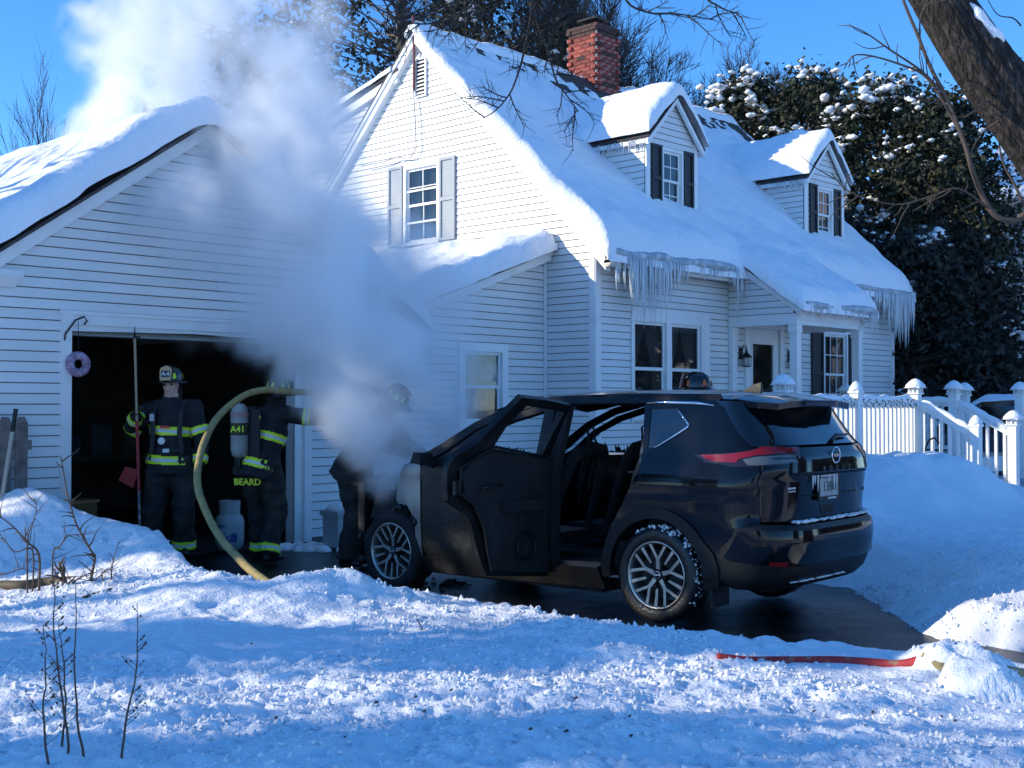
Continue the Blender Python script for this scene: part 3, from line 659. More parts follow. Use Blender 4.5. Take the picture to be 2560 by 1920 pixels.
# ---------------------------------------------------------------- garage
GY, GC, GS, GR = 11.54, 7.36, .70, 4.60
gar = thing('garage', 'white clapboard garage with open overhead door and snowy gable roof', 'garage', (7.36, 14, 0))
FGa = frame((0, GY, 0), (1, 0, 0), (0, -1, 0)); gz = lambda X: GR-GS*abs(X-GC); ga, gb = 4.50, 10.22
dox = (5.88, 8.56, 2.36)
clap_wall(gar, FGa, [(ga, 0), (dox[0], 0), (dox[0], dox[2]), (dox[1], dox[2]), (dox[1], 0), (gb, 0), (gb, gz(gb)-.06), (GC, GR-.06), (ga, gz(ga)-.06)], [], seed=9, z0=.05, joint=4)
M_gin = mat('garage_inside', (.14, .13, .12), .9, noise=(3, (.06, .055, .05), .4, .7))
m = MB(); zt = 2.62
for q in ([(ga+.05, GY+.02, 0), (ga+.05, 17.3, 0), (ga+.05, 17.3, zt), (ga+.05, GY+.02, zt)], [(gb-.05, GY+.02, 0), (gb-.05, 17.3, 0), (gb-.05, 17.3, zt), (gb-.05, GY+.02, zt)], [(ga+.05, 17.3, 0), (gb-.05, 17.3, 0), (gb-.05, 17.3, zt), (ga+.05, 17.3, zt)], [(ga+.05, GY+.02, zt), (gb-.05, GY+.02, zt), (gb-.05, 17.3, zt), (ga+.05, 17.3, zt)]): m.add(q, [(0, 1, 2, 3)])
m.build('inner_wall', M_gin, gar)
m = MB()
for x in (ga, gb): m.add([(x, GY, 0), (x, 17.4, 0), (x, 17.4, gz(x)), (x, GY, gz(x))], [(0, 1, 2, 3)])
m.build('wall', M_side, gar)
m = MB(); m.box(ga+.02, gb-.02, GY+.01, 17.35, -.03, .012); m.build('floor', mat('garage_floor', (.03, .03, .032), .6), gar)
# casing, raised sectional door panels, hook
m = MB()
for a, b, c, d in ((dox[0]-.11, dox[0]+.0, .02, dox[2]+.12), (dox[1], dox[1]+.24, .02, dox[2]+.12), (dox[0], dox[1], dox[2], dox[2]+.12)): m.box(a, b, -.14, .03, c, d, FGa)
m.box(dox[0]-.125, dox[1]+.255, .03, .045, dox[2]+.10, dox[2]+.135, FGa); m.box(dox[1]+.09, dox[1]+.10, .03, .036, .02, dox[2], FGa); m.box(dox[1]+.12, dox[1]+.22, .03, .05, .02, dox[2]+.1, FGa); m.build('door_casing', M_trim, gar)
for i in range(4):
    m = MB(); y = GY+.12+i*.54; z = dox[2]-.03+(.02 if i else 0)
    if i == 0: m.hexa([(dox[0]+.02, GY+.05, dox[2]-.10), (dox[1]-.02, GY+.05, dox[2]-.10), (dox[1]-.02, GY+.10, dox[2]-.10), (dox[0]+.02, GY+.10, dox[2]-.10), (dox[0]+.02, GY+.4, dox[2]+.06), (dox[1]-.02, GY+.4, dox[2]+.06), (dox[1]-.02, GY+.44, dox[2]+.02), (dox[0]+.02, GY+.44, dox[2]+.02)])
    else: m.box(dox[0]+.02, dox[1]-.02, y, y+.52, dox[2]+.02, dox[2]+.06)
    m.build('door_panel', M_trim, gar)
for x in (-1, 1):
    xe = GC+x*(gb-GC+.14); slab([(GC, GY-.16, GR), (xe, GY-.16, GR-GS*abs(xe-GC)), (xe, 17.6, GR-GS*abs(xe-GC)), (GC, 17.6, GR)], .03, 'roof', gar)
    a = (xe, GR-GS*abs(xe-GC)-.035)
    rake(gar, FGa, a, (GC, GR-.035), .15, .018, .10); rake(gar, FGa, (a[0], a[1]+.004), (GC, GR-.031), .06, .10, .13, 'rake_mould')
def gth(X, Y): return .32+.06*fbm(X, Y, .9, 3, 6)+.02*vnoise(X, Y, .12, 3)
snow_field('roof_snow', 'sun streaked snow on the garage roof', GC-3.1, GC+3.1, GY-.25, 17.7, .055, lambda X, Y: GR-GS*np.clip(np.sqrt((X-GC)**2+.05)-.12, 0, 9), gth, .18)
m = MB(); m.box(4.9, 5.36, .02, .10, 2.78, 2.84, FGa); m.hexa([FGa(4.9, .02, 2.68), FGa(5.3, .02, 2.68), FGa(5.3, .04, 2.68), FGa(4.9, .04, 2.68), FGa(4.9, .02, 2.78), FGa(5.36, .02, 2.78), FGa(5.36, .12, 2.78), FGa(4.9, .12, 2.78)]); m.build('light_fixture', M_trim, gar)
m = MB(); pr_ = [FGa(5.80, .04, 2.20), FGa(5.80, .05, 2.26), FGa(5.90, .06, 2.40), FGa(5.99, .06, 2.44), FGa(6.02, .06, 2.40), FGa(5.99, .06, 2.36)]; m.tube(pr_, .009, 6); m.build('hook', M_blkmetal, gar)
m = MB(); m.box(8.96, 9.03, .017, .022, 1.26, 1.33, FGa); m.build('number_plate', M_trim, gar)
# ================================================================ deck railing, steps
M_vinyl = mat('white_vinyl', (.80, .81, .80), .4, noise=(5, (.62, .64, .58), .55, .9))
DZf = .84
dk = thing('deck', 'white railed wooden deck in front of the house door', 'deck', (16, 9.5, 0))
m = MB(); m.box(12.9, 19.6, 7.86, FY-.04, DZf-.05, DZf); m.build('deck_floor', mat('deck_boards', (.35, .33, .30), .8), dk)
m = MB(); m.box(12.9, 19.6, 7.84, 7.88, DZf-.28, DZf-.05); m.box(19.56, 19.6, 7.86, FY-.04, DZf-.28, DZf-.05); m.build('deck_skirt', M_vinyl, dk)
for i in range(3):
    m = MB(); m.box(16.46, 17.80, 7.84-.28*(i+1), 7.84-.28*i-.005, .2, DZf-.17*(i+1)); m.build('step', M_vinyl, dk)
def post(x, y, z0, z1, lantern=False):
    m = MB(); h = .062; m.box(x-h, x+h, y-h, y+h, z0, z1); p = m.build('post', M_vinyl, dk)
    m = MB()
    if lantern:
        m.box(x-.085, x+.085, y-.085, y+.085, z1, z1+.02)
        for dx_, dy_ in ((-.065, -.065), (.065, -.065), (.065, .065), (-.065, .065), (0, -.065), (0, .065), (-.065, 0), (.065, 0)): m.box(x+dx_-.01, x+dx_+.01, y+dy_-.01, y+dy_+.01, z1+.02, z1+.085)
        m.box(x-.045, x+.045, y-.045, y+.045, z1+.02, z1+.085); z2 = z1+.085; hw = .12
    else: m.box(x-.078, x+.078, y-.078, y+.078, z1, z1+.025); z2 = z1+.025; hw = .078
    m.add([(x-hw, y-hw, z2), (x+hw, y-hw, z2), (x+hw, y+hw, z2), (x-hw, y+hw, z2), (x, y, z2+.09)], [(0, 1, 4), (1, 2, 4), (2, 3, 4), (3, 0, 4), (3, 2, 1, 0)]); m.build('post_cap', M_vinyl, p)
    m = MB(); m.lathe([(hw*1.15, 0), (hw*1.1, .035), (hw*.8, .075), (hw*.4, .115), (0, .13)], 10, (x, y, z2+.004)); o = m.build('cap_snow', M_snow, p, smooth=True)
RZt = DZf+.86
posts = [(12.95, 7.85), (14.71, 7.85), (16.4, 7.85), (17.84, 7.94), (19.5, 8.5), (19.5, 7.62), (19.5, 10.6)]
for x, y in posts: post(x, y, .45, RZt+.03, (x, y) != (14.71, 7.85))
post(16.4, 7.0, .2, 1.29); post(17.84, 7.07, .15, 1.29, True)
bal = {}
def baluster(x, y, z0, z1, ang=0):
    k = round(z1-z0, 2)
    if k not in bal:
        m = MB(); m.box(-.019, .019, -.019, .019, -k/2, k/2); o = m.build('baluster', M_vinyl); bal[k] = o.data; bpy.data.objects.remove(o)
    o = bpy.data.objects.new('baluster', bal[k]); C.objects.link(o); o.location = (x, y, (z0+z1)/2); o.rotation_euler = (0, 0, ang); par(o, dk)
def rail(p, q, zt0, zt1, zb0, zb1, sp=.118):
    p = Vector((*p, 0)); q = Vector((*q, 0)); d = (q-p); L = d.length; d.normalize(); n = Vector((-d.y, d.x, 0)); a = p+d*.062; b = q-d*.062
    for (z0, z1, w_, h, nm) in ((zt0, zt1, .035, .08, 'top_rail'), (zb0, zb1, .025, .06, 'bottom_rail')):
        m = MB(); m.hexa([a-n*w_+Vector((0, 0, z0-h)), b-n*w_+Vector((0, 0, z1-h)), b+n*w_+Vector((0, 0, z1-h)), a+n*w_+Vector((0, 0, z0-h)), a-n*w_+Vector((0, 0, z0)), b-n*w_+Vector((0, 0, z1)), b+n*w_+Vector((0, 0, z1)), a+n*w_+Vector((0, 0, z0))]); r_ = m.build(nm, M_vinyl, dk)
    k = int((L-.13)/sp)
    for i in range(k):
        t = (i+.5)/k; c = a.lerp(b, t); baluster(c.x, c.y, zb0+(zb1-zb0)*t-.004, zt0+(zt1-zt0)*t-.074, math.atan2(d.y, d.x))
    # snow lying along the rail
    nn = max(4, int(L/.07)); pts = []; rad = []
    for i in range(nn+1):
        t = i/nn; c = a.lerp(b, t); qn = float(vnoise(c.x*3+c.y*5, c.y, .5, 2)); e = min(1, 6*t+.2, 6*(1-t)+.2)
        pts.append(Vector((c.x, c.y, zt0+(zt1-zt0)*t+.018))); rad.append(((.055+.05*qn)*e, .05*e))
    m = MB(); m.tube(pts, rad, 10, ref=(0, 0, 1)); m.build('rail_snow', M_snow, dk, smooth=True)
for i, j in ((0, 1), (1, 2), (4, 6)):
    rail(posts[i], posts[j], RZt-.06, RZt-.06, DZf+.09, DZf+.09)
rail((16.4, 7.85), (16.4, 7.0), RZt-.08, 1.22, DZf+.07, .42); rail((17.84, 7.94), (17.84, 7.07), RZt-.08, 1.22, DZf+.07, .42)
m = MB(); rr = random.Random(5)     # string of unlit lights looped under the rail
pts = []
for i in range(150):
    t = i/149; x = 13.0+3.35*t; pts.append((x, 7.80+.02*math.sin(i*1.7), RZt-.10+.045*math.sin(i*.8)+.02*rr.random()))
m.tube(pts, .005, 4)
tag(m.build('light_string', M_blkmetal), 'dark string of small lights looped under the deck rail', 'string lights')
m = MB(); m.tube([(15.62, 7.35, .6), (15.6, 7.33, 1.02), (15.64, 7.3, 1.12), (15.74, 7.28, 1.15), (15.84, 7.26, 1.08)], .013, 7); tag(m.build('shepherd_hook', M_blkmetal), 'small black crook hook poking out of the snow by the steps', 'hook')
m = MB(); m.tube([(17.2, 5.95, .2), (17.22, 5.95, 1.0), (17.3, 5.95, 1.65), (17.42, 5.95, 1.72)], .018, 8); tag(m.build('garden_pole', M_blkmetal), 'black curved metal pole standing beyond the deck steps', 'pole')
# ---------------------------------------------------------------- neighbour's car under snow
nc = thing('parked_car', 'grey blue car buried under snow, parked behind the deck steps', 'car', (21.3, 8.2, .1))
NCo = Vector((21.3, 8.2, .12)); NU = Vector((0, 1, 0)); NV = Vector((1, 0, 0))
NF = lambda u, v, z: NCo+NU*u+NV*v+Vector((0, 0, z))
M_nc = mat('blue_grey_paint', (.06, .085, .12), .3, coat=.6); M_ng = mat('dark_car_glass', (.004, .005, .007), .08, spec=.8)
body = [(-2.3, .3), (2.2, .3), (2.3, .6), (2.2, .85), (1.2, .98), (-1.9, 1.02), (-2.3, .9)]
def ncw(v): return v
m = MB(); m.prism(body, (-.86, .86), lambda a, t, b: NF(a, t, b)); autosmooth(m.build('body', M_nc, nc))
cab = [(-2.0, 1.02), (1.3, .98), (.55, 1.45), (-1.2, 1.48), (-1.8, 1.35)]
m = MB(); n_ = len(cab); vs_ = [NF(a, -.80, b) for a, b in cab]+[NF(a*.97, -.62, b) for a, b in cab]
m.prism(cab, (-.74, .74), lambda a, t, b: NF(a, t*(1-.16*max(0, b-1.0)/.45), b)); m.build('cabin_glass', M_ng, nc)
for u0, u1 in ((-.32, -.22), (.5, .6), (-1.35, -1.2)):
    m = MB(); m.box(u0, u1, -.752, -.70, 1.0, 1.46, NF); m.build('pillar', M_nc, nc)
m = MB(); m.box(.72, .86, -1.0, -.84, 1.02, 1.16, NF); m.build('mirror', M_blkmetal, nc)
for u0 in (-.62, .38): m = MB(); m.box(u0-.2, u0, -.885, -.858, .86, .90, NF); m.build('door_handle', M_nc, nc)
for u0 in (-1.4, 1.4):
    for v0 in (-.78, .6): m = MB(); m.lathe([(.2, 0), (.32, .01), (.32, .18), (.2, .19)], 20, NF(u0, v0-.09, .28), NV); m.build('wheel', mat('tyre', (.015, .015, .016), .7), nc)
m = MB(); xs_ = np.linspace(-2.1, 2.1, 40); vv = np.linspace(-.8, .8, 15); prof = np.interp(xs_, [-2.2, -1.8, -1.2, .5, 1.3, 2.2], [1.0, 1.42, 1.50, 1.47, 1.0, .86])
VS = []; 
for i, u in enumerate(xs_):
    for v in vv:
        e = min(1, (2.14-abs(u))/.2)*min(1, (.83-abs(v))/.16); VS.append(NF(u, v*(1 if prof[i] < 1.1 else .88), prof[i]+.20*math.sqrt(max(0, e))+.03*float(vnoise(u, v, .4, 3))-.03))
o = npmesh('car_snow', np.array([tuple(p) for p in VS]), gridf(40, 15), M_snow); tag(o, 'smooth snow heaped over the roof and hood of the buried parked car', 'snow', kind='stuff')
# ---------------------------------------------------------------- neighbour's house far right
nh = thing('neighbour_house', 'grey clapboard house with snowy roof seen behind the evergreens', 'house', (38, 17, 0))
FN = frame((36.5, 0, 0), (0, 1, 0), (-1, 0, 0)); 
FNF = frame((0, 8.5, 0), (1, 0, 0), (0, -1, 0))
M_ngrey = mat('grey_siding', (.42, .43, .44), .6, rand=.05)
clap_wall(nh, frame((33.5, 0, 0), (0, 1, 0), (-1, 0, 0)), [(4, .3), (14, .3), (14, 7.1), (4, 7.1)], [(9.6, 10.5, 4.2, 5.6)], ex=.15, seed=21, z0=.3, mat_=M_ngrey, joint=4)
window(nh, frame((33.5, 0, 0), (0, 1, 0), (-1, 0, 0)), 9.62, 10.48, 4.22, 5.58, cols=2, rows=2, casing=.1)
m = MB(); m.box(33.2, 33.45, 3.8, 14.2, 6.95, 7.2); m.build('fascia', M_trim, nh)
slab([(33.1, 3.6, 7.15), (33.1, 14.4, 7.15), (37.6, 14.4, 10.3), (37.6, 3.6, 10.3)], .06, 'roof', nh)
m = MB(); m.add([(33.6, 13.9, .3), (42, 13.9, .3), (42, 13.9, 7.1), (37.6, 13.9, 10.2), (33.6, 13.9, 7.4)], [(0, 1, 2, 3, 4)]); m.build('wall', M_ngrey, nh)
snow_field('roof_snow', 'snow on the roof of the grey house behind the evergreens', 33.0, 37.7, 3.5, 14.5, .25, lambda X, Y: 7.15+(X-33.1)*.70, lambda X, Y: .28+.05*fbm(X, Y, 1.2, 2, 3), .2)
# ================================================================ the burnt SUV
C0 = Vector((8.1055, 5.4702, 0)); CU = Vector((-.058, .9983, 0)).normalized(); CV = Vector((-CU.y, CU.x, 0))
TC = lambda u, v, z: C0+CU*u+CV*v+Vector((0, 0, z))
suv = thing('burnt_car', 'black SUV with burnt out front end, rear door hanging open, smoke pouring from it', 'car', tuple(TC(.9, 0, 0)))
M_paint = mat('black_paint', (.0025, .0035, .0065), .08, spec=.25, coat=.2, noise=(2.4, (.006, .008, .012), .5, .72))
M_burnt = mat('burnt_steel', (.008, .0085, .010), .42, metal=.2, spec=.35, noise=(5, (.040, .040, .040), .52, .78), bump=[(18, .004), (70, .002)])
M_char = mat('charred', (.006, .006, .007), .8, noise=(9, (.018, .017, .017), .5, .8), bump=[(25, .008)])
M_plast = mat('black_plastic', (.006, .007, .009), .5, spec=.3, noise=(12, (.014, .015, .017), .5, .85), bump=[(150, .0006)])
M_cglass = mat('tinted_glass', (.003, .004, .006), .06, spec=.9, coat=.3)
M_chrome = mat('chrome', (.75, .76, .78), .12, metal=1)
M_alu = mat('machined_rim', (.50, .48, .44), .32, metal=.9, noise=(20, (.28, .27, .25), .5, .8))
M_tyre = mat('wet_tyre', (.012, .012, .013), .35, noise=(40, (.06, .058, .055), .58, .75), bump=[(60, .004)])
M_red = mat('tail_red', (.22, .004, .008), .15, coat=.5); M_clear = mat('lamp_clear', (.10, .11, .12), .1, coat=.5)
itp = lambda x, a, b: float(np.interp(x, a, b))
def vside(u, z):
    w_ = .915-.10*max(0, (-.25-u)/.7)**2-.10*max(0, (u-2.3)/1.1)**2
    if z < .36: w_ -= .05*(.36-z)/.15
    w_ -= itp(z, [.36, .75, 1.0, 1.10, 1.2, 1.62, 1.7], [.012, .0, .004, .018, .05, .185, .26])
    return w_+.012*math.exp(-((z-1.02)/.045)**2)
UR = lambda z: itp(z, [.28, .36, .50, .62, .70, .735, .76, .90, 1.06, 1.09, 1.20, 1.27, 1.32, 1.5, 1.60, 1.7], [-.84, -.93, -.985, -1.0, -.99, -.965, -.90, -.915, -.935, -.965, -.955, -.91, -.85, -.71, -.63, -.60])
T0, TS = -.42, 1.25
def shell(t, z, side=1, out=0.):
    """car skin: t = distance along the side, past T0 it wraps round the tail to the middle (t = T0-TS)"""
    if t >= T0: return TC(t, side*(vside(t, z)+out), z)
    ph = (T0-t)/TS*math.pi/2; w_ = vside(T0, z); ur = UR(z)
    u = T0+(ur-T0)*abs(math.sin(ph))**.62; v = w_*max(0, math.cos(ph))**.55 if ph < math.pi/2 else -w_*abs(math.cos(ph))**.55
    du = TC(u-out*math.sin(ph), side*(v+out*math.cos(ph)), z); return du
def t_of(v, z):
    w_ = vside(T0, z); c = min(1, abs(v)/w_)**(1/.55); ph = math.acos(c); ph = ph if v >= 0 else math.pi-ph
    return T0-ph/(math.pi/2)*TS
def pin(p, poly):
    x, y = p; c = False; n = len(poly)
    for i in range(n):
        x0, y0 = poly[i]; x1, y1 = poly[(i+1) % n]
        if (y0 > y) != (y1 > y) and x < (x1-x0)*(y-y0)/(y1-y0)+x0: c = not c
    return c
def panel(name, poly, fn, ma, parent, holes=(), step=.05, thick=.014, inward=None, smooth=True):
    """a curved sheet cut to an outline, with thickness"""
    vs_ = []; ed = []
    def ring(pl):
        n0 = len(vs_); k = 0; out = []
        for i in range(len(pl)):
            a, b = Vector(pl[i]), Vector(pl[(i+1) % len(pl)]); n = max(1, int((b-a).length/step))
            for j in range(n): out.append(a.lerp(b, j/n))
        vs_.extend(out); ed.extend([(n0+i, n0+(i+1) % len(out)) for i in range(len(out))])
    ring(poly)
    for h in holes: ring(h)
    x0 = min(p[0] for p in poly); x1 = max(p[0] for p in poly); z0 = min(p[1] for p in poly); z1 = max(p[1] for p in poly)
    x = x0+step*.5
    while x < x1:
        z = z0+step*.5
        while z < z1:
            if pin((x, z), poly) and not any(pin((x, z), h) for h in holes): vs_.append(Vector((x, z)))
            z += step
        x += step
    V, E, F_, *_ = geometry.delaunay_2d_cdt(vs_, ed, [], 0, 1e-6)
    fs = []
    for f in F_:
        c_ = sum((V[i] for i in f), Vector((0, 0)))/len(f)
        if geometry.area_tri(*[V[i] for i in f]) < step*step*.012: continue
        if pin(c_, poly) and not any(pin(c_, h) for h in holes): fs.append(tuple(f))
    P = [fn(v.x, v.y) for v in V]
    me = bpy.data.meshes.new(name); me.from_pydata([tuple(p) for p in P], [], fs); me.materials.append(ma)
    bm = bmesh.new(); bm.from_mesh(me); bmesh.ops.delete(bm, geom=[v for v in bm.verts if not v.link_faces], context='VERTS')
    bmesh.ops.recalc_face_normals(bm, faces=bm.faces)
    ce = Vector(TC(.8, 0, .9)) if inward is None else Vector(inward)
    s_ = sum((f.normal.dot(f.calc_center_median()-ce) for f in bm.faces))
    if s_ < 0: bmesh.ops.reverse_faces(bm, faces=bm.faces)
    bm.to_mesh(me); bm.free()
    if smooth: me.polygons.foreach_set('use_smooth', [True]*len(me.polygons))
    o = link(name, me, parent)
    if thick:
        md = o.modifiers.new('thickness', 'SOLIDIFY'); md.thickness = thick; md.offset = -1
        es = o.modifiers.new('split', 'EDGE_SPLIT'); es.split_angle = R(38)
    return o
def arc(cx, cz, r, a0, a1, n=10): return [(cx+r*math.cos(R(a0+(a1-a0)*i/n)), cz+r*math.sin(R(a0+(a1-a0)*i/n))) for i in range(n+1)]
WC = .36
arch_r = arc(0, WC, .42, 222, -30, 16)         # rear wheel opening, from tail side round to the door (sequence goes over the top)
arch_r = [(x, z) for x, z in arc(0, WC, .42, -5, 185, 14)]      # front-to-back over the top: +u first
qw = [(.135, 1.535), (-.085, 1.545), (-.215, 1.42), (.02, 1.275), (.105, 1.25)]
gate_t = [(-.50, 1.55), (-.62, 1.42), (-.72, 1.33)]
for side, tail in ((1, True), (-1, True)):
    S = lambda t, z, s=side: shell(t, z, s)
    nm = 'rear_quarter'
    quarter = [(.20, 1.60), (-.40, 1.60), (-.50, 1.54), (-.66, 1.38), (-.80, 1.28), (t_of(.80, 1.2), 1.24), (t_of(.80, .9), .90), (t_of(.80, .76), .755), (-.62, .72), (-.46, .53), (-.43, .40)]+arch_r[::-1][2:-2]+[(.47, .46), (.42, .62), (.30, .82), (.19, 1.02), (.145, 1.10), (.14, 1.24), (.18, 1.45)]
    panel('rear_quarter', quarter, S, M_paint, suv, holes=[qw])
    panel('quarter_window', [(p[0]*.985+.0, p[1]) for p in qw], lambda t, z, s=side: shell(t, z, s, -.006), M_cglass, suv, thick=.004)
    b = []
    fl = [(x, z) for x, z in arc(0, WC, .475, -8, 192, 18)]; fl2 = [(x, z) for x, z in arc(0, WC, .395, -8, 192, 18)][::-1]
    panel('wheel_arch_trim', fl+fl2, lambda t, z, s=side: shell(t, z, s, .016), M_plast, suv, thick=.06)
    sill = [(.48, .20), (2.36, .17), (2.36, .30), (.52, .36)]
    panel('sill', sill, lambda t, z, s=side: shell(t, z, s, .004), M_burnt if side > 0 else M_paint, suv, thick=.09)
    fd = [(1.04, .29), (2.31, .29), (2.33, .60), (2.335, .86), (2.34, 1.06), (2.08, 1.17), (1.80, 1.35), (1.50, 1.48), (1.15, 1.575), (1.03, 1.585)]
    fh = [(1.13, 1.15), (2.02, 1.12), (1.74, 1.32), (1.44, 1.44), (1.13, 1.52)]
    d_ = panel('front_door', fd, S, M_burnt if side > 0 else M_paint, suv, holes=[fh], thick=.045)
    panel('door_pillar', [(.90, 1.60), (1.025, 1.60), (1.035, .3), (.92, .3), (.905, 1.1)], lambda t, z, s=side: shell(t, z, s, -.012), M_char if side > 0 else M_paint, suv, thick=.06)
    panel('roof_rail', [(-.42, 1.585), (1.16, 1.575), (1.5, 1.495), (1.82, 1.365), (2.1, 1.185), (2.38, 1.06), (2.46, 1.10), (2.16, 1.25), (1.84, 1.43), (1.52, 1.555), (1.1, 1.635), (.4, 1.655), (-.42, 1.645)], lambda t, z, s=side: shell(t, z, s, -.004), M_burnt if side > 0 else M_paint, suv, thick=.05)
    if side > 0:
        m = MB(); m.tube([shell(t, z, 1, .003) for t, z in ((.17, 1.578), (0, 1.585), (-.25, 1.58), (-.39, 1.562))], [.012, .013, .013, .006], 6); m.build('chrome_strip', M_chrome, suv, smooth=True)
        m = MB(); m.tube([shell(t, z, 1, .003) for t, z in ((-.085, 1.545), (-.16, 1.475), (-.212, 1.425), (-.205, 1.405), (-.10, 1.34), (.02, 1.27), (.09, 1.247))], [.006, .009, .010, .009, .006, .004, .003], 6); m.build('chrome_strip', M_chrome, suv, smooth=True)
    else:
        rd = [(.16, .36), (.90, .36), (.90, 1.585), (.17, 1.585), (.14, 1.2), (.3, .85), (.44, .6)]; rh = [(.22, 1.18), (.86, 1.16), (.86, 1.53), (.24, 1.53)]
        panel('rear_door', rd[1:]+[(.5, .4)], S, M_paint, suv, holes=[rh], thick=.04)
        ff = [(2.36, .30), (2.36, 1.04), (2.9, .98), (3.45, .84), (3.5, .6), (3.45, .4)]+arc(2.706, WC, .42, 0, 180, 10)[0:]+[(2.3, .3)]
        panel('front_fender', [(2.36, 1.04), (2.9, .98), (3.45, .84), (3.5, .5), (3.16, .36)]+arc(2.706, WC, .42, 0, 150, 10), S, M_burnt, suv)
        # shards left in the far windows
        rs = random.Random(3)
        for k in range(26):
            u0 = rs.uniform(.24, .85) if k < 14 else rs.uniform(1.15, 1.75); zb = 1.14; h = rs.uniform(.03, .15)*rs.random()+.02; w_ = rs.uniform(.03, .10)
            m = MB(); q = [(u0, zb), (u0+w_, zb), (u0+w_*.4+rs.uniform(-.04, .04), zb+h)]
            m.add([shell(a, b_, -1, -.02) for a, b_ in q], [(0, 1, 2)]); m.build('glass_shard', M_cglass, suv, fix=False)
# burnt remnant of the near front fender
panel('front_fender', [(2.345, .30), (2.345, 1.05), (2.42, 1.10), (2.56, 1.06), (2.63, .92), (2.66, .76), (2.60, .70), (2.52, .73), (2.42, .62), (2.40, .30)], lambda t, z: shell(t, z, 1, -.004-.10*max(0, t-2.5)), mat('ash_grey_steel', (.16, .16, .165), .4, metal=.5, noise=(4, (.26, .265, .27), .42, .62)), suv, thick=.012)
m = MB(); m.tube([shell(2.335, z, 1, .003) for z in (.3, .6, .9, 1.06)], .006, 5); m.build('door_seam', M_char, suv)
# tail: bumper, gate, glass, lamps
bz = lambda z: z
bump = [(-.44, .36), (-.40, .42), (-.45, .55), (-.60, .72), (t_of(.80, .75), .735), (t_of(.4, .74), .725), (t_of(0, .74), .725)]
rear_c = T0-TS
full = lambda t, z: shell(t, z, 1)
def mirror_poly(half): return half+[(2*rear_c-t, z) for t, z in half[::-1]]
bp = mirror_poly([(rear_c*1+0, .30)][:0]+[(-.52, .34), (-.42, .40), (-.455, .55), (-.60, .715), (t_of(.82, .75), .75), (t_of(.45, .75), .735)])
bp_low = [(t_of(.55, .3), .29), (-.62, .30)]
panel('bumper', bp+[(2*rear_c-t, z) for t, z in bp_low[::-1]]+bp_low, full, M_plast, suv, thick=.03, step=.04)
panel('bumper_cover', mirror_poly([(-.50, .52), (-.62, .70), (t_of(.80, .72), .715), (t_of(.5, .7), .70)])+[(2*rear_c-t, z) for t, z in ((-.53, .50), (t_of(.6, .47), .455))]+[(t_of(.6, .47), .455), (-.53, .50)], lambda t, z: shell(t, z, 1, .010), M_paint, suv, thick=.012, step=.04)
gate = mirror_poly([(t_of(.79, .76), .765), (t_of(.80, .9), .90), (t_of(.79, 1.2), 1.235), (t_of(.62, 1.26), 1.268)])
panel('tailgate', gate, full, M_paint, suv, step=.035)
glass = mirror_poly([(t_of(.63, 1.28), 1.285), (t_of(.61, 1.45), 1.45), (t_of(.56, 1.58), 1.585)])
panel('rear_window', glass, lambda t, z: shell(t, z, 1, -.004), M_cglass, suv, step=.04, thick=.006)
for sd_ in (1, -1):
    dp = [(-.40, 1.595), (-.50, 1.54), (-.66, 1.38), (-.80, 1.28), (t_of(.64, 1.27), 1.268), (t_of(.62, 1.45), 1.45), (t_of(.57, 1.58), 1.59)]
    panel('pillar_trim', dp, lambda t, z, s=sd_: shell(t, z, s, .002), M_cglass, suv, step=.04)
    lamp = [(-.30, 1.215), (-.55, 1.235), (-.80, 1.262), (t_of(.75, 1.25), 1.29), (t_of(.45, 1.25), 1.275), (t_of(.52, 1.2), 1.17), (t_of(.80, 1.15), 1.145), (-.55, 1.14), (-.40, 1.165)]
    tl = panel('tail_lamp', lamp, lambda t, z, s=sd_: shell(t, z, s, .006), mat('lamp_dark', (.015, .006, .008), .1, coat=.5), suv, step=.04, thick=.01)
    panel('red_lens', [(-.35, 1.214), (-.55, 1.231), (-.80, 1.256), (t_of(.75, 1.25), 1.28), (t_of(.47, 1.25), 1.268), (t_of(.47, 1.25), 1.245), (t_of(.8, 1.2), 1.222), (-.62, 1.196), (-.60, 1.17), (-.44, 1.172)], lambda t, z, s=sd_: shell(t, z, s, .009), M_red, tl, step=.04, thick=.004)
    panel('clear_lens', [(-.66, 1.192), (t_of(.8, 1.2), 1.212), (t_of(.52, 1.2), 1.228), (t_of(.56, 1.2), 1.175), (t_of(.8, 1.15), 1.155), (-.72, 1.153)], lambda t, z, s=sd_: shell(t, z, s, .009), M_clear, tl, step=.04, thick=.004)
    panel('reflector', [(t_of(.78, .46), .47), (t_of(.66, .46), .46), (t_of(.66, .46), .49), (t_of(.78, .46), .495)], lambda t, z, s=sd_: shell(t, z, s, .014), M_red, suv, step=.04, thick=.004)
# grooves of the tailgate and bumper
for z, a, b in ((1.075, .60, -.60), (.93, .42, -.42)):
    m = MB(); m.tube([shell(t_of(v, z), z, 1, .002) for v in np.linspace(a, b, 21)], .005, 5); m.build('panel_seam', M_char, suv)
m = MB(); m.tube([shell(t_of(v, z), z, 1, .002) for v, z in ((.79, 1.15), (.80, .95), (.79, .80), (.70, .765), (.4, .76), (0, .76), (-.4, .76), (-.7, .765), (-.79, .8), (-.8, 1.15))], .006, 5); m.build('panel_seam', M_char, suv)
panel('gate_handle', [(t_of(.17, .82), .845), (t_of(.13, .80), .79), (t_of(-.03, .80), .79), (t_of(-.05, .82), .845)], lambda t, z: shell(t, z, 1, .004), M_char, suv, thick=.004)
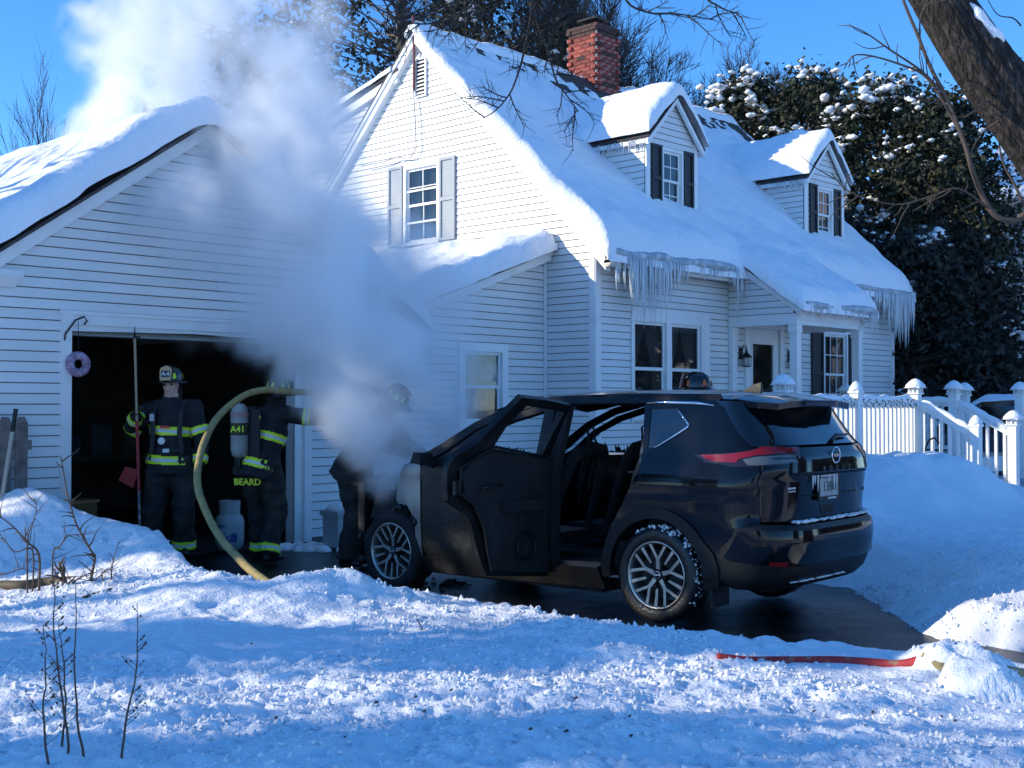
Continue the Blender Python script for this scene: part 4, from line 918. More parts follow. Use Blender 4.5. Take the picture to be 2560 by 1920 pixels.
# spoiler, brake lamp, wiper, antenna fin
zrf = lambda u: itp(u, [-.62, -.4, .2, .9, 1.4, 1.75], [1.635, 1.665, 1.69, 1.69, 1.655, 1.57])
rf = lambda u, v: TC(u, v, zrf(u)-.055*(abs(v)/.72)**2.4)
panel('roof', [(-.60, .62), (-.40, .715), (1.1, .715), (1.55, .68), (1.75, .62), (1.78, 0), (1.75, -.62), (1.55, -.68), (1.1, -.715), (-.4, -.715), (-.60, -.62)], rf, M_paint, suv, step=.09, thick=.03, inward=TC(.5, 0, 0))
sp_f = lambda a, b: TC(a, b, itp(a, [-.84, -.62, -.5], [1.60, 1.645, 1.66])-.05*(abs(b)/.66)**2.6)
panel('spoiler', [(-.50, .66), (-.66, .66), (-.80, .56), (-.83, .3), (-.84, 0), (-.83, -.3), (-.80, -.56), (-.66, -.66), (-.50, -.66)], sp_f, M_paint, suv, step=.06, thick=.045, inward=TC(.5, 0, 0))
m = MB(); m.hexa([TC(-.838, .24, 1.565), TC(-.838, -.24, 1.565), TC(-.80, -.24, 1.565), TC(-.80, .24, 1.565), TC(-.846, .24, 1.585), TC(-.846, -.24, 1.585), TC(-.8, -.24, 1.585), TC(-.8, .24, 1.585)]); m.build('brake_lamp', mat('dim_red', (.06, .004, .006), .2), suv)
m = MB(); m.tube([shell(t_of(-.05, 1.30), 1.30, 1, .02), shell(t_of(-.2, 1.34), 1.345, 1, .03), shell(t_of(-.42, 1.34), 1.345, 1, .025)], [.02, .012, .008], 6); m.build('wiper', M_plast, suv)
m = MB(); m.hexa([rf(-.20, .02), rf(-.20, -.02), rf(-.36, -.025), rf(-.36, .025), rf(-.30, .006)+Vector((0, 0, .055)), rf(-.30, -.006)+Vector((0, 0, .055)), rf(-.355, -.008)+Vector((0, 0, .07)), rf(-.355, .008)+Vector((0, 0, .07))]); m.build('antenna_fin', M_plast, suv)
# snow crusted on the bumper ledge and tyre; drips of ice
m = MB(); rs = random.Random(8)
for k in range(120):
    v = rs.uniform(-.82, .52); z = .748; p = shell(t_of(v, z), z, 1, -.015+rs.uniform(-.02, .025))
    s_ = rs.uniform(.010, .024); m.lathe([(0, -s_*.5), (s_, 0), (s_*.7, s_*.6), (0, s_*.8)], 6, p)
for k in range(40):
    v = rs.uniform(-.2, .62); z = .335; p = shell(t_of(v, z), z, 1, .0); s_ = rs.uniform(.01, .02); m.lathe([(0, -s_*.4), (s_*1.6, 0), (0, s_*.6)], 6, p)
o = m.build('snow_crust', M_snow, suv, smooth=True); tag(o, kind='stuff')
m = MB()
for v, L in ((.34, .10), (.31, .07), (.27, .12), (.10, .05), (.02, .13), (-.02, .08)):
    p = shell(t_of(v, 1.07), 1.07, 1, .006); m.tube([p, p-Vector((0, 0, L*.6)), p-Vector((0, 0, L))], [.008, .005, .001], 5)
o = m.build('ice_drips', M_icicle, suv); tag(o, kind='stuff')
# badges, letters, plate
def text(name, s_, size, O, right, up, ma, parent, ext=.002, align='CENTER', sx=1, off=0):
    cu = bpy.data.curves.new(name, 'FONT'); cu.body = s_; cu.size = size; cu.extrude = ext; cu.align_x = align; cu.align_y = 'CENTER'; cu.resolution_u = 2; cu.offset = off; cu.space_character = sx
    ob = bpy.data.objects.new(name, cu); C.objects.link(ob); bpy.context.view_layer.update()
    me = bpy.data.meshes.new_from_object(ob.evaluated_get(bpy.context.evaluated_depsgraph_get())); bpy.data.objects.remove(ob)
    r_ = Vector(right).normalized(); u_ = Vector(up).normalized(); n_ = r_.cross(u_)
    M = Matrix((r_, u_, n_)).transposed().to_4x4(); M.translation = Vector(O); me.transform(M)
    me.materials.clear(); me.materials.append(ma); return link(name, me, parent)
RR = -CV   # rightwards as seen from behind
UPZ = Vector((0, 0, 1))
M_dull = mat('dull_badge', (.30, .32, .34), .4, metal=.4)
for i, ch in enumerate('ROGUE'):
    v = .20-i*.10; p = shell(t_of(v, 1.113), 1.113, 1, .002); text('letter', ch, .052, p, RR, UPZ, mat('dark_badge', (.10, .105, .11), .35, metal=.6), suv, .003)
pe = shell(rear_c, 1.205, 1, .004)
m = MB(); ring = [pe+RR*(.062*math.cos(a))+UPZ*(.057*math.sin(a)) for a in np.linspace(0, 2*math.pi, 29)]; m.tube(ring, .006, 6); em = m.build('emblem', M_chrome, suv, smooth=True)
text('letter', 'NISSAN', .026, pe-CU*.006, RR, UPZ, M_chrome, em, .002)
pc = shell(t_of(.08, .98), .98, 1, .012); pn = -CU
m = MB(); PF = lambda a, t, b: pc+RR*a+UPZ*b+pn*t
m.box(-.158, .158, -.004, .004, -.083, .083, PF); pl = m.build('license_plate', mat('dirty_plate', (.36, .38, .40), .5, noise=(20, (.22, .24, .26), .4, .8)), suv)
m = MB()
for a, b, c, d in ((-.17, .17, .065, .095), (-.17, .17, -.095, -.065), (-.17, -.150, -.065, .065), (.150, .17, -.065, .065)): m.box(a, b, -.006, .009, c, d, PF)
m.build('plate_frame', M_plast, pl)
text('letter', '1380', .105, PF(0, .006, 0), RR, UPZ, mat('plate_green', (.02, .05, .04), .5), pl, .001, sx=1.0)
for (b, n_) in ((.080, 11), (-.080, 7)):
    m = MB(); rs = random.Random(int(b*1000)); x = -.14 if b > 0 else -.03
    for k in range(n_): w_ = rs.uniform(.008, .018); m.box(x, x+w_, .009, .011, b-.007, b+.007, PF); x += w_+.006
    m.build('frame_print', mat('print_white', (.6, .62, .64), .5), pl)
po = shell(t_of(.56, .975), .975, 1, .003); 
m = MB(); PF2 = lambda a, t, b: shell(t_of(.56-a, .975+b), .975+b, 1, .003+t)
rs = random.Random(2); x = -.045
for k in range(7): w_ = rs.uniform(.006, .011); m.box(x, x+w_, 0, .001, .006, .020, PF2); x += w_+.003
m.box(-.035, .04, 0, .001, -.012, -.005, PF2); m.build('dealer_sticker', mat('print_white', (.6, .62, .64), .5), suv)
p = shell(t_of(-.62, .93), .93, 1, .003); text('letter', 'AWD', .035, p, (shell(t_of(-.66, .93), .93)-shell(t_of(-.58, .93), .93)), UPZ, mat('dark_badge', (.10, .105, .11), .35, metal=.6), suv, .002)
# open rear door, swung right out on its front hinges
th = R(92); H0 = TC(1.0, .86, 0); DD = CU*(-math.cos(th))+CV*math.sin(th); DN = CU*math.sin(th)*-1+CV*-math.cos(th)
DN = DD.cross(UPZ).normalized()
if DN.dot(CU) < 0: DN = -DN       # outer skin faces forward when open
DF = lambda s_, z: H0+DD*s_+UPZ*z+DN*(.07-.05*((z-.75)/.5)**2-.24*max(0, z-1.16))
dpoly = [(.0, 1.585), (.30, 1.625), (.60, 1.645), (.86, 1.335), (.93, 1.285), (1.06, 1.23), (1.11, 1.15), (1.12, 1.08), (1.095, .89), (.93, .80), (.85, .69), (.81, .56), (.78, .44), (.73, .32), (.05, .25), (.02, .8), (.03, 1.16)]
dhole = [(.05, 1.535), (.51, 1.585), (.635, 1.44), (.705, 1.272), (.45, 1.225), (.13, 1.185)]
od = panel('rear_door', dpoly, DF, M_burnt, suv, holes=[dhole], thick=0, step=.05, inward=H0-DN*3+UPZ)
md = od.modifiers.new('thickness', 'SOLIDIFY'); md.thickness = .05; md.offset = -1; es = od.modifiers.new('split', 'EDGE_SPLIT'); es.split_angle = R(38)
m = MB(); fr = lambda s_, z, n_: H0+DD*s_+UPZ*z+DN*(n_-.24*max(0, z-1.16))
rs = random.Random(4)
panel('door_card', [(.05, 1.15), (.72, 1.23), (.92, 1.16), (1.02, 1.08), (.98, .93), (.84, .82), (.74, .62), (.70, .36), (.08, .29)], lambda s_, z: fr(s_, z, -.045-.02*math.sin(s_*9)*math.sin(z*7)), M_char, od, thick=.03, inward=H0+DN*3+UPZ)
m.box(.16, .62, -.10, -.06, .78, .86, lambda s_, n_, z: fr(s_, z, n_)); m.build('armrest', M_char, od)
m = MB(); m.tube([fr(.36+.10*math.cos(a), .52+.10*math.sin(a), -.082) for a in np.linspace(0, 2*math.pi, 21)], .010, 6); m.build('speaker_ring', M_burnt, od)
m = MB(); m.tube([fr(.62, .98, -.07), fr(.70, .99, -.10), fr(.80, .98, -.10), fr(.84, .97, -.07)], .012, 6); m.build('inner_handle', M_burnt, od)
m = MB(); m.box(1.03, 1.085, -.05, -.02, .93, 1.03, lambda s_, n_, z: fr(s_, z, n_)); m.build('latch', M_burnt, od)
m = MB(); m.tube([fr(s_, z, -.055) for s_, z in ((.07, 1.17), (.40, 1.215), (.70, 1.265), (.86, 1.20), (1.03, 1.12), (1.05, .95), (.90, .85), (.80, .70), (.76, .50), (.71, .36))], .009, 6); m.build('door_seal', M_plast, od)
m = MB(); m.tube([fr(s_, z, -.02) for s_, z in ((.06, 1.54), (.30, 1.575), (.52, 1.595), (.65, 1.44), (.72, 1.28))], .011, 6); m.build('glass_channel', M_burnt, od)
for z_ in (.45, 1.0): m = MB(); m.box(-.06, .05, -.03, .02, z_, z_+.08, lambda s_, n_, z: fr(s_, z, n_)); m.build('hinge', M_burnt, od)
m = MB(); pts = [(.05+i*.045, 1.185+i*.0065+rs.uniform(-.01, .012)) for i in range(15)]
for s_, z in pts: m.add([fr(s_-.02, z-.02, .0), fr(s_+.025, z-.02, .0), fr(s_+rs.uniform(-.015, .015), z+rs.uniform(-.012, .014), .0)], [(0, 1, 2)])
m.build('melted_edge', M_char, od, fix=False)
# interior: floor, firewall, dash beam, burnt seat frames, melted trim in the door opening
m = MB(); m.box(-.55, 2.4, -.80, .80, .30, .36, TC); m.box(2.38, 2.44, -.8, .8, .36, 1.06, TC); m.box(-.55, -.5, -.74, .74, .36, .95, TC); m.build('floor_pan', M_char, suv)
m = MB(); m.tube([TC(2.2, -.78, .98), TC(2.2, .78, .98)], .05, 8); m.build('dash_beam', M_char, suv)
def seat(u, v, w_, name='seat_frame'):
    m = MB(); rs = random.Random(int(v*100))
    pts = [TC(u+.05, v+w_, .5), TC(u-.06, v+w_, .85), TC(u-.16, v+w_*.92, 1.12), TC(u-.19, v+w_*.6, 1.20), TC(u-.20, v, 1.22), TC(u-.19, v-w_*.6, 1.20), TC(u-.16, v-w_*.92, 1.12), TC(u-.06, v-w_, .85), TC(u+.05, v-w_, .5)]
    m.tube(pts, [.03, .035, .05, .06, .06, .06, .05, .035, .03], 7)
    m.tube([TC(u-.2, v+.07, 1.2), TC(u-.2, v+.05, 1.30), TC(u-.2, v+.06, 1.38), TC(u-.2, v+.02, 1.40), TC(u-.2, v-.02, 1.38), TC(u-.2, v-.03, 1.30), TC(u-.2, v-.10, 1.22)], .009, 6)
    for k in range(5): vv_ = v+rs.uniform(-w_*.8, w_*.8); m.tube([TC(u-.15, vv_, 1.15), TC(u-.08, vv_+rs.uniform(-.03, .03), rs.uniform(.7, .95))], .006, 4)
    m.box(u-.05, u+.45, v-w_, v+w_, .46, .56, TC); return autosmooth(m.build(name, M_char, suv))
seat(1.15, .38, .24); seat(1.15, -.38, .24)
m = MB(); m.hexa([TC(.05, -.65, .5), TC(.05, .10, .5), TC(.18, .10, .5), TC(.18, -.65, .5), TC(-.18, -.6, 1.18), TC(-.18, .06, 1.18), TC(-.06, .06, 1.16), TC(-.06, -.6, 1.16)]); m.box(.05, .55, -.65, .65, .40, .52, TC); m.build('rear_bench', M_char, suv)
m = MB(); m.tube([shell(t, z, 1, -.05+dz_) for t, z, dz_ in ((.18, 1.30, 0), (.155, 1.18, .01), (.20, 1.02, 0), (.24, .88, -.02), (.34, .72, -.02))], [.018, .03, .028, .03, .012], 6)
m.build('melted_trim', mat('scorched_trim', (.10, .055, .03), .7, noise=(14, (.35, .28, .22), .55, .7)), suv, smooth=True)
# engine bay, stripped by the fire
m = MB(); rs = random.Random(12)
m.box(2.50, 3.28, -.55, .50, .42, .78, TC); m.box(2.55, 3.0, -.45, .25, .78, .88, TC); m.lathe([(.0, 0), (.13, 0), (.13, .12), (.06, .13)], 12, TC(2.66, .60, .80)); m.lathe([(.0, 0), (.13, 0), (.13, .12), (.06, .13)], 12, TC(2.66, -.60, .80))
for k in range(16): u_, v_ = rs.uniform(2.5, 3.3), rs.uniform(-.5, .62); m.box(u_, u_+rs.uniform(.03, .14), v_, v_+rs.uniform(.03, .12), .7, rs.uniform(.80, .93), TC)
m.build('engine_block', M_burnt, suv)
m = MB()
for k in range(46):
    u_, v_ = rs.uniform(2.45, 3.3), rs.uniform(-.4, .70); z_ = rs.uniform(.74, .90); q0 = Vector((u_, v_, z_)); pts = [q0]
    for j_ in range(3): q0 = q0+Vector((rs.uniform(-.12, .12), rs.uniform(-.10, .10), rs.uniform(-.05, .05))); pts.append(q0)
    m.tube([TC(*p_) for p_ in pts], rs.uniform(.006, .020), 5)
o = m.build('burnt_hoses', M_char, suv); tag(o, kind='stuff')
m = MB(); m.box(3.26, 3.34, -.66, .70, .78, .87, TC); m.box(3.25, 3.33, -.66, -.60, .35, .78, TC); m.box(3.25, 3.33, .62, .70, .35, .78, TC); m.box(3.28, 3.33, -.6, .62, .38, .74, TC); m.box(3.30, 3.38, -.66, .66, .42, .50, TC)
for v_ in (.55, .42, .48, -.3): m.box(3.26, 3.30, v_-.018, v_+.018, .87, rs.uniform(.92, .97), TC)
m.build('radiator_support', M_burnt, suv)
m = MB(); m.hexa([TC(2.44, .60, .52), TC(3.20, .60, .56), TC(3.20, .68, .56), TC(2.44, .70, .52), TC(2.44, .58, .86), TC(3.16, .56, .80), TC(3.16, .62, .80), TC(2.44, .66, .86)]); m.build('inner_wing', M_char, suv); m = MB(); m.box(2.42, 3.26, -.72, -.62, .45, .80, TC); m.build('inner_wing', M_burnt, suv)
m = MB(); m.tube([TC(2.50, .66, 1.10), TC(2.60, .58, 1.14), TC(2.72, .5, 1.13)], [.02, .03, .015], 6); m.build('bent_hood_edge', mat('ash_grey_steel', (.16, .16, .165), .4), suv)
panel('cowl', [(2.36, .74), (2.62, .68), (2.66, 0), (2.62, -.68), (2.36, -.74)], lambda u, v: TC(u, v, 1.08-.1*(u-2.36)), M_burnt, suv, thick=.02, inward=TC(2.4, 0, 0))
m = MB(); m.box(.55, 2.3, .55, .80, .16, .24, TC); m.tube([TC(-.4, .2, .27), TC(2.3, .15, .25)], .035, 8); m.box(-.75, -.3, -.4, .45, .30, .40, TC); m.build('underbody', M_char, suv)
m = MB(); m.box(-.47, -.45, .68, .90, .16, .46, TC); m.build('mud_flap', M_plast, suv)
m = MB(); m.tube([shell(2.20, 1.06, 1, -.02), shell(2.2, 1.10, 1, .06)], .03, 6); m.hexa([TC(2.16, .93, 1.06), TC(2.16, 1.10, 1.08), TC(2.28, 1.10, 1.09), TC(2.28, .93, 1.07), TC(2.18, .94, 1.17), TC(2.18, 1.08, 1.18), TC(2.26, 1.08, 1.18), TC(2.26, .94, 1.17)]); m.build('mirror', M_char, suv)
# wheels
def wheel(u, v, z, side, flat=False, snow=False):
    O = TC(u, v, z); ax = CV*side; out = .11
    def P(r, h, a): return O+ax*h+CU*(r*math.cos(a))+UPZ*(r*math.sin(a))
    wh = link('wheel', None, None); wh.location = O; par(wh, suv)
    prof = [(.235, -.10), (.30, -.115), (.333, -.105), (.345, -.08), (.347, 0), (.345, .08), (.333, .105), (.30, .118), (.262, .112), (.238, .10), (.232, .06), (.232, -.06)]
    m = MB(); n = 48; vs_ = []; fs = []
    for i, (r_, h) in enumerate(prof):
        for k in range(n):
            a = 2*math.pi*k/n; rr_ = r_
            if flat:
                rr_ = r_+(.012*math.sin(7*a+i)+.008*math.sin(17*a)) if r_ > .29 else r_
            p = P(rr_, h, a)
            if p.z < .006: p = P(rr_, h*1.18, a); p.z = .006
            if not flat and abs(h) < .09 and k % 2 and r_ > .34: p = P(rr_-.006, h, a)
            vs_.append(p)
    for i in range(len(prof)):
        j = (i+1) % len(prof)
        for k in range(n): fs.append((i*n+k, i*n+(k+1) % n, j*n+(k+1) % n, j*n+k))
    m.add(vs_, fs); m.build('tyre', M_tyre if not flat else M_char, wh, smooth=True)
    m = MB(); m.lathe([(.238, .096), (.246, .106), (.238, .112), (.226, .10), (.215, .04), (.20, -.08)], 48, O, ax, cap=False); m.build('rim', M_alu, wh, smooth=True)
    m = MB(); m.lathe([(.0, .02), (.17, .02), (.17, -.0), (.0, -.0)], 28, O, ax); m.build('brake_disc', M_burnt if flat else mat('brake_dark', (.03, .03, .032), .5, metal=.5), wh)
    m = MB(); m.lathe([(.0, .088), (.03, .088), (.036, .08), (.06, .06), (.06, .02)], 20, O, ax); hb = m.build('hub', M_plast, wh, smooth=True)
    m = MB(); m.tube([P(.026, .09, a) for a in np.linspace(0, 2*math.pi, 17)], .003, 5); m.box(-.03, .03, .087, .092, -.005, .005, lambda a, t, b: O+CU*a+ax*t+UPZ*b); m.build('hub_badge', M_chrome, hb)
    off = R(20)
    def bar(r0, a0, r1, a1, w0, w1, nm='spoke'):
        m = MB(); p0, p1 = P(r0, 0, a0), P(r1, 0, a1); d = (p1-p0).normalized(); n_ = ax.cross(d); h0, h1 = itp(r0, [0, .25], [.078, .098]), itp(r1, [0, .25], [.078, .098])
        m.hexa([p0-n_*w0*.7+ax*(h0-.045), p1-n_*w1*.7+ax*(h1-.03), p1+n_*w1*.7+ax*(h1-.03), p0+n_*w0*.7+ax*(h0-.045), p0-n_*w0+ax*h0, p1-n_*w1+ax*h1, p1+n_*w1+ax*h1, p0+n_*w0+ax*h0]); m.build(nm, M_alu, wh)
    for k in range(5):
        a = off+k*2*math.pi/5
        bar(.04, a, .115, a, .017, .014)
        for s_ in (-1, 1): bar(.108, a, .238, a+s_*R(17), .010, .011)
        bar(.10, a+R(36), .238, a+R(36), .008, .014)
    if snow:
        rs = random.Random(6); m = MB()
        for k in range(150):
            a = rs.uniform(R(55), R(185)) if rs.random() < .75 else rs.uniform(R(175), R(215)); a = math.pi-a+R(60) if False else a
            r_ = rs.uniform(.325, .35); s_ = rs.uniform(.006, .02)*(1 if R(60) < a < R(140) else .6); m.lathe([(0, -s_), (s_, 0), (0, s_)], 6, P(r_, rs.uniform(.02, .11), a))
        o = m.build('tyre_snow', M_snow, wh, smooth=True); tag(o, kind='stuff')
    return wh
wheel(0, .795, .347, 1, snow=True); wheel(2.706, .795, .318, 1, flat=True); wheel(0, -.795, .347, -1); wheel(2.706, -.795, .33, -1, flat=True)
m = MB(); rs = random.Random(9)       # melted wheel arch liner hanging over the front tyre
for k in range(70):
    a = rs.uniform(R(30), R(100)) if k < 55 else rs.uniform(R(150), R(200)); r_ = rs.uniform(.34, .40); p = TC(2.706-r_*math.cos(a), .80+rs.uniform(-.1, .11), .318+r_*math.sin(a))
    s_ = rs.uniform(.012, .035); m.lathe([(0, -s_*1.5), (s_, -s_*.2), (s_*.6, s_), (0, s_*1.2)], 6, p)
o = m.build('melted_liner', mat('molten_plastic', (.008, .008, .009), .22, bump=[(40, .01)]), suv, smooth=True); tag(o, kind='stuff')
panel('wheel_house', arc(2.706, .34, .44, 5, 175, 14)+[(2.3, .3), (3.1, .3)][:0], lambda t, z: TC(t, .50, z), M_char, suv, thick=.01)
panel('wheel_house', [(-.46, .3)]+arc(0, .36, .45, 180, 0, 12)+[(.46, .3)], lambda t, z: TC(t, .52, z), M_char, suv, thick=.01)
# debris dropped from the burnt nose
m = MB(); rs = random.Random(31)
for k in range(90):
    p = TC(rs.uniform(2.3, 3.9), rs.uniform(.2, 1.5), .0); s_ = rs.uniform(.015, .06); a = rs.uniform(0, 3); d = Vector((math.cos(a), math.sin(a), 0)); n_ = Vector((-d.y, d.x, 0)); h = rs.uniform(.008, .04)
    m.hexa([p-d*s_-n_*s_*.4, p+d*s_-n_*s_*.5, p+d*s_+n_*s_*.4, p-d*s_*.8+n_*s_*.4, p-d*s_*.8-n_*s_*.2+UPZ*h, p+d*s_*.8+UPZ*h*.7, p+d*s_*.7+n_*s_*.3+UPZ*h, p-d*s_*.5+n_*s_*.3+UPZ*h*.6])
tag(m.build('fire_debris', M_burnt), 'charred scraps and melted bits on the wet drive by the burnt wheel', 'debris', kind='stuff')
m = MB(); q = TC(3.15, 1.35, .02); m.box(-.28, .22, -.10, .08, 0, .03, lambda a, b, c: q+CU*a*.5+CV*(b+a*.8)+UPZ*(c+.02*a)); m.box(-.2, .1, -.05, .03, .03, .05, lambda a, b, c: q+CU*a*.5+CV*(b+a*.8)+UPZ*c)
tag(m.build('fallen_trim', mat('sooty_grey', (.05, .055, .06), .5)), 'sooty grey piece of bumper trim lying in front of the flat tyre', 'car part')
# ================================================================ people and their gear
from mathutils import kdtree, noise as mnoise
def P3(px, py, d):
    """point of the place at depth d (metres ahead), named by where the photograph shows it"""
    return VW*d+RT*((px-1280)/3119*d)+Vector((0, 0, 1.55+(1018-py)/3119*d))
M_coat = mat('turnout_black', (.010, .011, .014), .8, noise=(7, (.022, .022, .024), .45, .8), bump=[(30, .006), (200, .001)])
M_pants = mat('turnout_worn', (.016, .015, .015), .85, noise=(6, (.05, .042, .035), .48, .75), bump=[(26, .008)])
M_boot = mat('rubber_boot', (.012, .012, .013), .5); M_glove = mat('glove', (.014, .014, .016), .8)
M_skin = mat('skin', (.66, .42, .33), .55, noise=(20, (.58, .34, .27), .4, .8)); M_hood = mat('flash_hood', (.012, .012, .014), .9)
M_lime = mat('lime_tape', (.72, .95, .03), .5); M_silv = mat('silver_tape', (.62, .68, .72), .35)
M_helm = mat('helmet_black', (.012, .012, .014), .25, coat=.4); M_tank = mat('grey_tank', (.33, .34, .33), .45, noise=(9, (.20, .21, .21), .45, .75))
def build_body(pid, prims, relabel, T, parent, vox=.0105, fold=.017):
    """prims: list of MB per label; fused to one continuous skin, then coloured by what lies under it"""
    allm = MB(); kd_pts = []
    for mb, lab in prims:
        allm.add(mb.v, mb.f)
        for f in mb.f:
            c_ = sum((Vector(mb.v[i]) for i in f), Vector((0, 0, 0)))/len(f); kd_pts.append((c_, lab))
            for i in f: kd_pts.append(((Vector(mb.v[i])+c_)/2, lab))
        for p in mb.v: kd_pts.append((Vector(p), lab))
    tmp = allm.build('tmp', None, fix=True)
    md = tmp.modifiers.new('r', 'REMESH'); md.mode = 'VOXEL'; md.voxel_size = vox
    bpy.context.view_layer.update(); me = bpy.data.meshes.new_from_object(tmp.evaluated_get(bpy.context.evaluated_depsgraph_get()))
    bpy.data.objects.remove(tmp)
    bm = bmesh.new(); bm.from_mesh(me)
    for _ in range(5): bmesh.ops.smooth_vert(bm, verts=bm.verts, factor=.5, use_axis_x=True, use_axis_y=True, use_axis_z=True)
    kd = kdtree.KDTree(len(kd_pts))
    for i, (p, l) in enumerate(kd_pts): kd.insert(p, i)
    kd.balance(); bm.normal_update()
    vl = {}
    for v in bm.verts:
        vl[v.index] = kd_pts[kd.find(v.co)[1]][1]
        if relabel: vl[v.index] = relabel(v.co, vl[v.index])
    for v in bm.verts:
        l = vl[v.index]
        if l in ('coat', 'pants'):
            q = v.co*5.5+Vector((pid*13, 0, 0)); n_ = mnoise.noise(Vector((q.x, q.y, q.z*1.8)))+.5*mnoise.noise(q*2.3)
            v.co += v.normal*(fold*n_*(1.4 if l == 'pants' else 1))
    bm.normal_update(); names = ['coat', 'pants', 'boot', 'glove', 'skin', 'hood']; mm = [M_coat, M_pants, M_boot, M_glove, M_skin, M_hood]
    fl = []
    for f in bm.faces:
        l = vl[f.verts[0].index]; f.material_index = names.index(l); f.smooth = True; fl.append((f.calc_center_median().copy(), l, [(v.co.copy(), v.normal.copy()) for v in f.verts]))
    while len(me.materials) < len(mm): me.materials.append(None)
    for i_, x in enumerate(mm): me.materials[i_] = x
    bm.to_mesh(me); bm.free()
    me.transform(T); o = link('body', me, parent); return o, fl
def band(fl, a, b, centre, width, rmax, T, parent, lab='coat', lime=True):
    """reflective tape lying on the cloth round a limb"""
    a, b = Vector(a), Vector(b); ax = (b-a).normalized(); L = (b-a).length; vs_ = []; fs = []; mi = []
    for c_, l, vv in fl:
        if l != lab: continue
        t = (c_-a).dot(ax)-centre*L
        if abs(t) > width/2 or ((c_-a)-ax*(c_-a).dot(ax)).length > rmax: continue
        k = len(vs_); vs_ += [T @ (p+n_*.009) for p, n_ in vv]; fs.append(tuple(range(k, k+len(vv)))); mi.append(1 if abs(t) < width*.17 else 0)
    if not fs: return
    me = bpy.data.meshes.new('reflective_band'); me.from_pydata([tuple(p) for p in vs_], [], fs); me.materials.append(M_lime); me.materials.append(M_silv)
    bm = bmesh.new(); bm.from_mesh(me); bmesh.ops.remove_doubles(bm, verts=bm.verts, dist=.0005)
    bm.to_mesh(me); bm.free()
    me.polygons.foreach_set('material_index', mi[:len(me.polygons)]); me.polygons.foreach_set('use_smooth', [True]*len(me.polygons))
    link('reflective_band', me, parent)
def hand(mb, W, fwd, palm_n, grip=.6, s=1.0):
    """glove: palm, four unequal curled fingers, thumb from the side of the palm"""
    W = Vector(W); f = Vector(fwd).normalized(); n_ = Vector(palm_n); n_ = (n_-f*n_.dot(f)).normalized(); sd_ = f.cross(n_)
    mb.tube([W-f*.02, W+f*.03, W+f*.085, W+f*.10], [(.020, .034), (.022, .043), (.020, .046), (.012, .040)], 10, ref=n_)
    for k, (o_, L) in enumerate(((-.034, .078), (-.011, .088), (.012, .082), (.034, .066))):
        p = W+f*.09+sd_*o_; pts = [p-f*.02]; ang = 0; d = f.copy(); rs_ = [.0125]
        for j in range(3):
            ang = grip*.95*(j+.6); d = (f*math.cos(ang)+n_*math.sin(ang)); p = p+d*(L*(.42, .33, .25)[j]); pts.append(p.copy()); rs_.append((.0125, .0115, .009)[j])
        mb.tube(pts, rs_, 7)
    p = W+f*.025-sd_*.036; d1 = (f*.7-sd_*.75+n_*.35).normalized(); d2 = (f*.6-sd_*.1+n_*.8).normalized(); mb.tube([p, p+d1*.045, p+d1*.045+d2*.042], [.016, .014, .010], 7)
def head(mb_skin, mb_hood, c_, R3, hood=True):
    """R3: rotation of the head"""
    c_ = Vector(c_); G = lambda x, y, z: c_+R3 @ Vector((x, y, z))
    def ell(mb, o, r_, n=14, m_=9):
        vs_ = []; fs = []
        for i in range(m_+1):
            t = math.pi*i/m_
            for k in range(n): a = 2*math.pi*k/n; vs_.append(G(o[0]+r_[0]*math.sin(t)*math.cos(a), o[1]+r_[1]*math.sin(t)*math.sin(a), o[2]+r_[2]*math.cos(t)))
        for i in range(m_):
            for k in range(n): fs.append((i*n+k, i*n+(k+1) % n, (i+1)*n+(k+1) % n, (i+1)*n+k))
        mb.add(vs_, fs)
    ell(mb_skin, (0, -.005, .02), (.076, .094, .105)); ell(mb_skin, (0, .018, -.055), (.060, .070, .068)); ell(mb_skin, (0, .062, -.098), (.028, .026, .022))
    ell(mb_skin, (0, .092, -.022), (.016, .022, .026)); ell(mb_skin, (0, .100, -.036), (.019, .017, .012)); ell(mb_skin, (0, .076, -.066), (.030, .016, .012))
    ell(mb_skin, (-.036, .060, -.03), (.026, .024, .024)); ell(mb_skin, (.036, .060, -.03), (.026, .024, .024)); ell(mb_skin, (0, .078, .030), (.056, .014, .012))
    for s_ in (-1, 1): ell(mb_skin, (s_*.078, -.005, -.015), (.012, .022, .032))
    if hood:
        ell(mb_hood, (0, -.05, -.075), (.090, .075, .075)); ell(mb_hood, (0, -.05, .01), (.086, .075, .10))
    return G
def face_parts(G, parent, T):
    for s_ in (-1, 1):
        m = MB(); m.lathe([(0, -.004), (.011, -.002), (.013, .002), (0, .006)], 10, G(s_*.032, .079, .004), G(0, 1, 0)-G(0, 0, 0)); o = m.build('eye', mat('eye_dark', (.02, .015, .012), .3), None, smooth=True); o.data.transform(T); par(o, parent)
        m = MB(); m.tube([G(s_*.014, .093, .020), G(s_*.032, .093, .027), G(s_*.05, .082, .022)], [.004, .005, .003], 5); o = m.build('eyebrow', mat('brow_brown', (.03, .018, .012), .8), None); o.data.transform(T); par(o, parent)
    m = MB(); m.tube([G(-.022, .087, -.068), G(0, .094, -.066), G(.022, .087, -.068)], [.002, .0045, .002], 5); o = m.build('mouth', mat('lip', (.30, .12, .10), .5), None); o.data.transform(T); par(o, parent)
